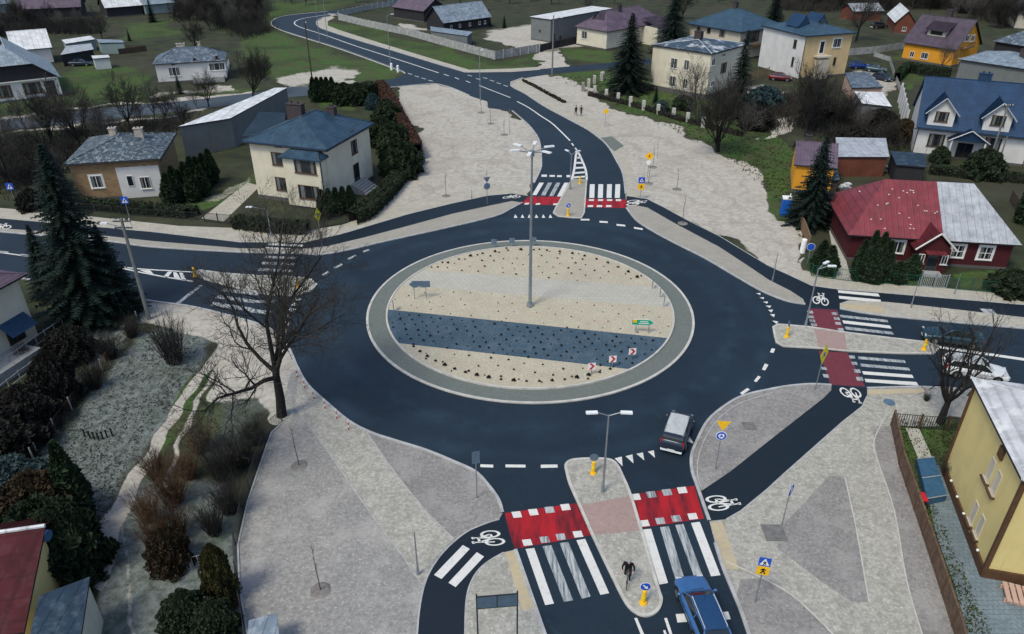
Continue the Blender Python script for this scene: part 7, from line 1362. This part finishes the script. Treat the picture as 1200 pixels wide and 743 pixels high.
# ================================================================ PEOPLE
simple('cloth_black', (.012, .012, .015), .9, 0, .2); simple('cloth_dark', (.02, .025, .04), .9, 0, .3); simple('cloth_grey', (.30, .32, .34), .9, 0, .2); simple('skin', (.45, .27, .20), .6, 0, .1); simple('hair', (.04, .03, .025), .8, 0, .2)
def skinned(name, V_, E_, m, parent, lv=1, flesh=None):
    me = bpy.data.meshes.new(name); me.from_pydata([v[:3] for v in V_], E_, []); o = bpy.data.objects.new(name, me); COL.objects.link(o); o.parent = parent
    s_ = o.modifiers.new('skin', 'SKIN'); s_.use_smooth_shade = True
    sv = me.skin_vertices[0].data if me.skin_vertices else None
    if sv is None: bpy.context.view_layer.objects.active = o; sv = me.skin_vertices[0].data
    for i, v in enumerate(V_):
        rr = v[3] if isinstance(v[3], tuple) else (v[3], v[3]); sv[i].radius = rr; sv[i].use_root = (i == 0)
    sb = o.modifiers.new('sub', 'SUBSURF'); sb.levels = lv; sb.render_levels = lv
    bpy.context.view_layer.update(); dg = bpy.context.evaluated_depsgraph_get(); me2 = bpy.data.meshes.new_from_object(o.evaluated_get(dg)); o.modifiers.clear(); o.data = me2; me2.materials.clear(); me2.materials.append(M[m]); 
    if flesh:
        me2.materials.append(M[flesh[0]])
        for p in me2.polygons:
            if flesh[1](p.center): p.material_index = 1
    for p in me2.polygons: p.use_smooth = True
    return o
def person(label, loc, rz, pose, cloth='cloth_black', z=.05, hat=None, group=None, bulk=1):
    o = thing('person', label, 'person', (loc[0], loc[1], z), rz, group); J = pose; V_ = []; E_ = []; ix = {}
    def add(k, r, par=None):
        ix[k] = len(V_); V_.append((*J[k], r)); 
        if par: E_.append((ix[par], ix[k]))
    add('pelvis', (.15, .12)); add('waist', (.14, .10), 'pelvis'); add('chest', (.18, .12), 'waist'); add('neck', .055, 'chest'); add('head0', .07, 'neck'); add('head', (.085, .10), 'head0'); add('crown', .07, 'head')
    for s_ in 'LR':
        add('hip' + s_, .095, 'pelvis'); add('knee' + s_, .062, 'hip' + s_); add('ankle' + s_, .042, 'knee' + s_); add('toe' + s_, (.04, .03), 'ankle' + s_)
        add('sh' + s_, .062, 'chest'); add('elbow' + s_, .045, 'sh' + s_); add('wrist' + s_, .030, 'elbow' + s_); add('palm' + s_, (.04, .022), 'wrist' + s_)
        b = Vector(J['palm' + s_]); dd = (b - Vector(J['wrist' + s_])).normalized(); sd_ = dd.cross(Vector((0, 0, 1))); sd_ = sd_.normalized() if sd_.length > .01 else Vector((0, 1, 0))
        for q_, (of, ln) in enumerate(((-.030, .075), (-.010, .085), (.010, .08), (.030, .065))):
            k1 = 'f%d' % q_ + s_; J[k1] = tuple(b + sd_ * of + dd * ln * .6); add(k1, .009, 'palm' + s_); k2 = k1 + 'b'; J[k2] = tuple(b + sd_ * of + dd * ln + Vector((0, 0, -.02))); add(k2, .008, k1)
        kt = 'thumb' + s_; J[kt] = tuple(b + sd_ * .05 * (1 if s_ == 'L' else -1) + dd * .01); add(kt, .010, 'palm' + s_)
    hd = Vector(J['head']); pal = [Vector(J['palmL']), Vector(J['palmR'])]; nk = J['neck'][2]
    if bulk != 1: V_ = [(*v[:3], (v[3][0] * bulk, v[3][1] * bulk) if isinstance(v[3], tuple) else v[3] * (bulk if v[3] > .012 else 1)) for v in V_]
    skinned('body', V_, E_, cloth, o, 1, ('skin', lambda c: (c.z > nk + .03 and abs(c.x - hd.x) < .2) or min((c - p).length for p in pal) < .10))
    f = Vector(J.get('face', (1, 0, 0))).normalized(); sd_ = f.cross(Vector((0, 0, 1))).normalized(); bm = BM(); ball(bm, hd - f * .03 + Vector((0, 0, .055)), (.115, .115, .105), 14, 10); obj('hat' if hat else 'hair', bm, M[hat or 'hair'], o)
    for s2 in (-1, 1): bm = BM(); ball(bm, hd + f * .092 + sd_ * .034 * s2 + Vector((0, 0, .01)), .012, 8, 6); obj('eye', bm, M['black'], o)
    bm = BM(); ball(bm, hd + f * .108 + Vector((0, 0, -.02)), (.018, .014, .024), 8, 6); obj('nose', bm, M['skin'], o); bm = BM(); ball(bm, hd + f * .092 + Vector((0, 0, -.06)), (.012, .026, .006), 8, 6); obj('mouth', bm, M['sign_red'], o)
    return o
def walking(s=1.0, ph=1):
    J = dict(pelvis=(0, 0, .95), waist=(.0, 0, 1.1), chest=(.01, 0, 1.32), neck=(.02, 0, 1.48), head0=(.03, 0, 1.56), head=(.05, 0, 1.64), crown=(.04, 0, 1.70), hipL=(0, .10, .88), hipR=(0, -.10, .88),
        kneeL=(.18 * ph, .10, .52), ankleL=(.24 * ph, .10, .09), toeL=(.38 * ph + (.14 if ph < 0 else 0), .11, .04), kneeR=(.02 * ph, -.10, .50), ankleR=(-.26 * ph, -.10, .12), toeR=(-.12 * ph + (-.04 if ph < 0 else 0), -.11, .04), shL=(.0, .20, 1.40), shR=(.0, -.20, 1.40), elbowL=(-.10 * ph, .25, 1.14), wristL=(-.08 * ph + .05, .26, .90), palmL=(-.06 * ph + .06, .26, .82), elbowR=(.08 * ph, -.25, 1.14), wristR=(.20 * ph, -.26, .92), palmR=(.24 * ph, -.26, .84))
    return J
d, a = head((679, 137), (660, 124)); c = G(674.8, 136); person('person in dark clothes walking on the north pavement, left one of two', (c.x, c.y), a, walking(), 'cloth_dark'); c = G(680.8, 136.2); person('person in dark clothes walking on the north pavement, right one of two', (c.x, c.y), a, walking(ph=-1), 'cloth_black')
# cyclist on the southern island, riding towards the viewpoint
pf, pr = G(734, 688, .11), G(735.6, 673, .11); d = (pf - pr).normalized(); a = math.atan2(d.y, d.x); c = (pf + pr) / 2
bk = thing('bicycle', 'dark bicycle under the rider on the southern splitter island', 'bicycle', (c.x, c.y, .115), a); wb = .52
for x, nm in ((wb, 'front'), (-wb, 'rear')):
    bm = BM(); ri = []
    for k in range(28):
        t_ = 2 * math.pi * k / 28; cc = Vector((x + .33 * math.cos(t_), 0, .34 + .33 * math.sin(t_))); rd = Vector((math.cos(t_), 0, math.sin(t_))); ri.append([bm.verts.new(cc + rd * .018 * math.cos(u) + Vector((0, .018 * math.sin(u), 0))) for u in (0, 1.57, 3.14, 4.71)])
    for k in range(28):
        for j in range(4): bm.faces.new((ri[k][j], ri[k][(j + 1) % 4], ri[(k + 1) % 28][(j + 1) % 4], ri[(k + 1) % 28][j]))
    bmesh.ops.recalc_face_normals(bm, faces=bm.faces); w_ = obj('wheel', bm, M['rubber'], bk, True); bm = BM()
    for k in range(12): t_ = 2 * math.pi * k / 12; bar(bm, (x, 0, .34), (x + .32 * math.cos(t_), 0, .34 + .32 * math.sin(t_)), .003, n=3)
    obj('spokes', bm, M['galvanised'], w_)
bm = BM()
for p, q_ in (((-.05, 0, .30), (-.18, 0, .82)), ((-.05, 0, .30), (.38, 0, .80)), ((-.16, 0, .78), (.37, 0, .86)), ((-.05, 0, .30), (-.52, 0, .34)), ((-.17, 0, .78), (-.52, 0, .34)), ((.36, 0, .92), (.40, 0, .75)), ((.40, 0, .75), (.52, .04, .34)), ((.40, 0, .75), (.52, -.04, .34))): bar(bm, p, q_, .016, n=6)
obj('frame', bm, M['steel_dark'], bk); bm = BM(); ball(bm, (-.20, 0, .88), (.13, .07, .035), 10, 6); obj('saddle', bm, M['black'], bk); bm = BM(); bar(bm, (.36, 0, .92), (.34, 0, 1.02), .014, n=6); bar(bm, (.34, -.30, 1.03), (.34, .30, 1.03), .014, n=6); obj('handlebar', bm, M['steel_dark'], bk)
for s_ in (-1, 1): bm = BM(); bar(bm, (-.05 + s_ * .1, s_ * .07, .30 - s_ * .12), (-.05, s_ * .05, .30), .012, n=6); box(bm, (-.05 + s_ * .12, s_ * .12, .30 - s_ * .13), (.09, .10, .02)); obj('pedal', bm, M['steel_dark'], bk)
J = dict(pelvis=(-.20, 0, .98), waist=(-.14, 0, 1.12), chest=(-.02, 0, 1.33), neck=(.06, 0, 1.47), head0=(.09, 0, 1.54), head=(.12, 0, 1.62), crown=(.11, 0, 1.68), hipL=(-.16, .10, .94), hipR=(-.16, -.10, .94), kneeL=(.18, .14, .74), ankleL=(.03, .12, .33), toeL=(.16, .13, .26), kneeR=(.12, -.14, .60), ankleR=(-.20, -.12, .52), toeR=(-.08, -.13, .45), shL=(-.02, .20, 1.40), shR=(-.02, -.20, 1.40), elbowL=(.10, .34, 1.18), wristL=(.29, .29, 1.08), palmL=(.335, .27, 1.06), elbowR=(.10, -.34, 1.18), wristR=(.29, -.29, 1.08), palmR=(.335, -.27, 1.06))
person('person in black riding a bicycle towards the near tip of the southern island', (c.x, c.y), a, J, 'cloth_black', .115, hat='cloth_grey', bulk=1.25)
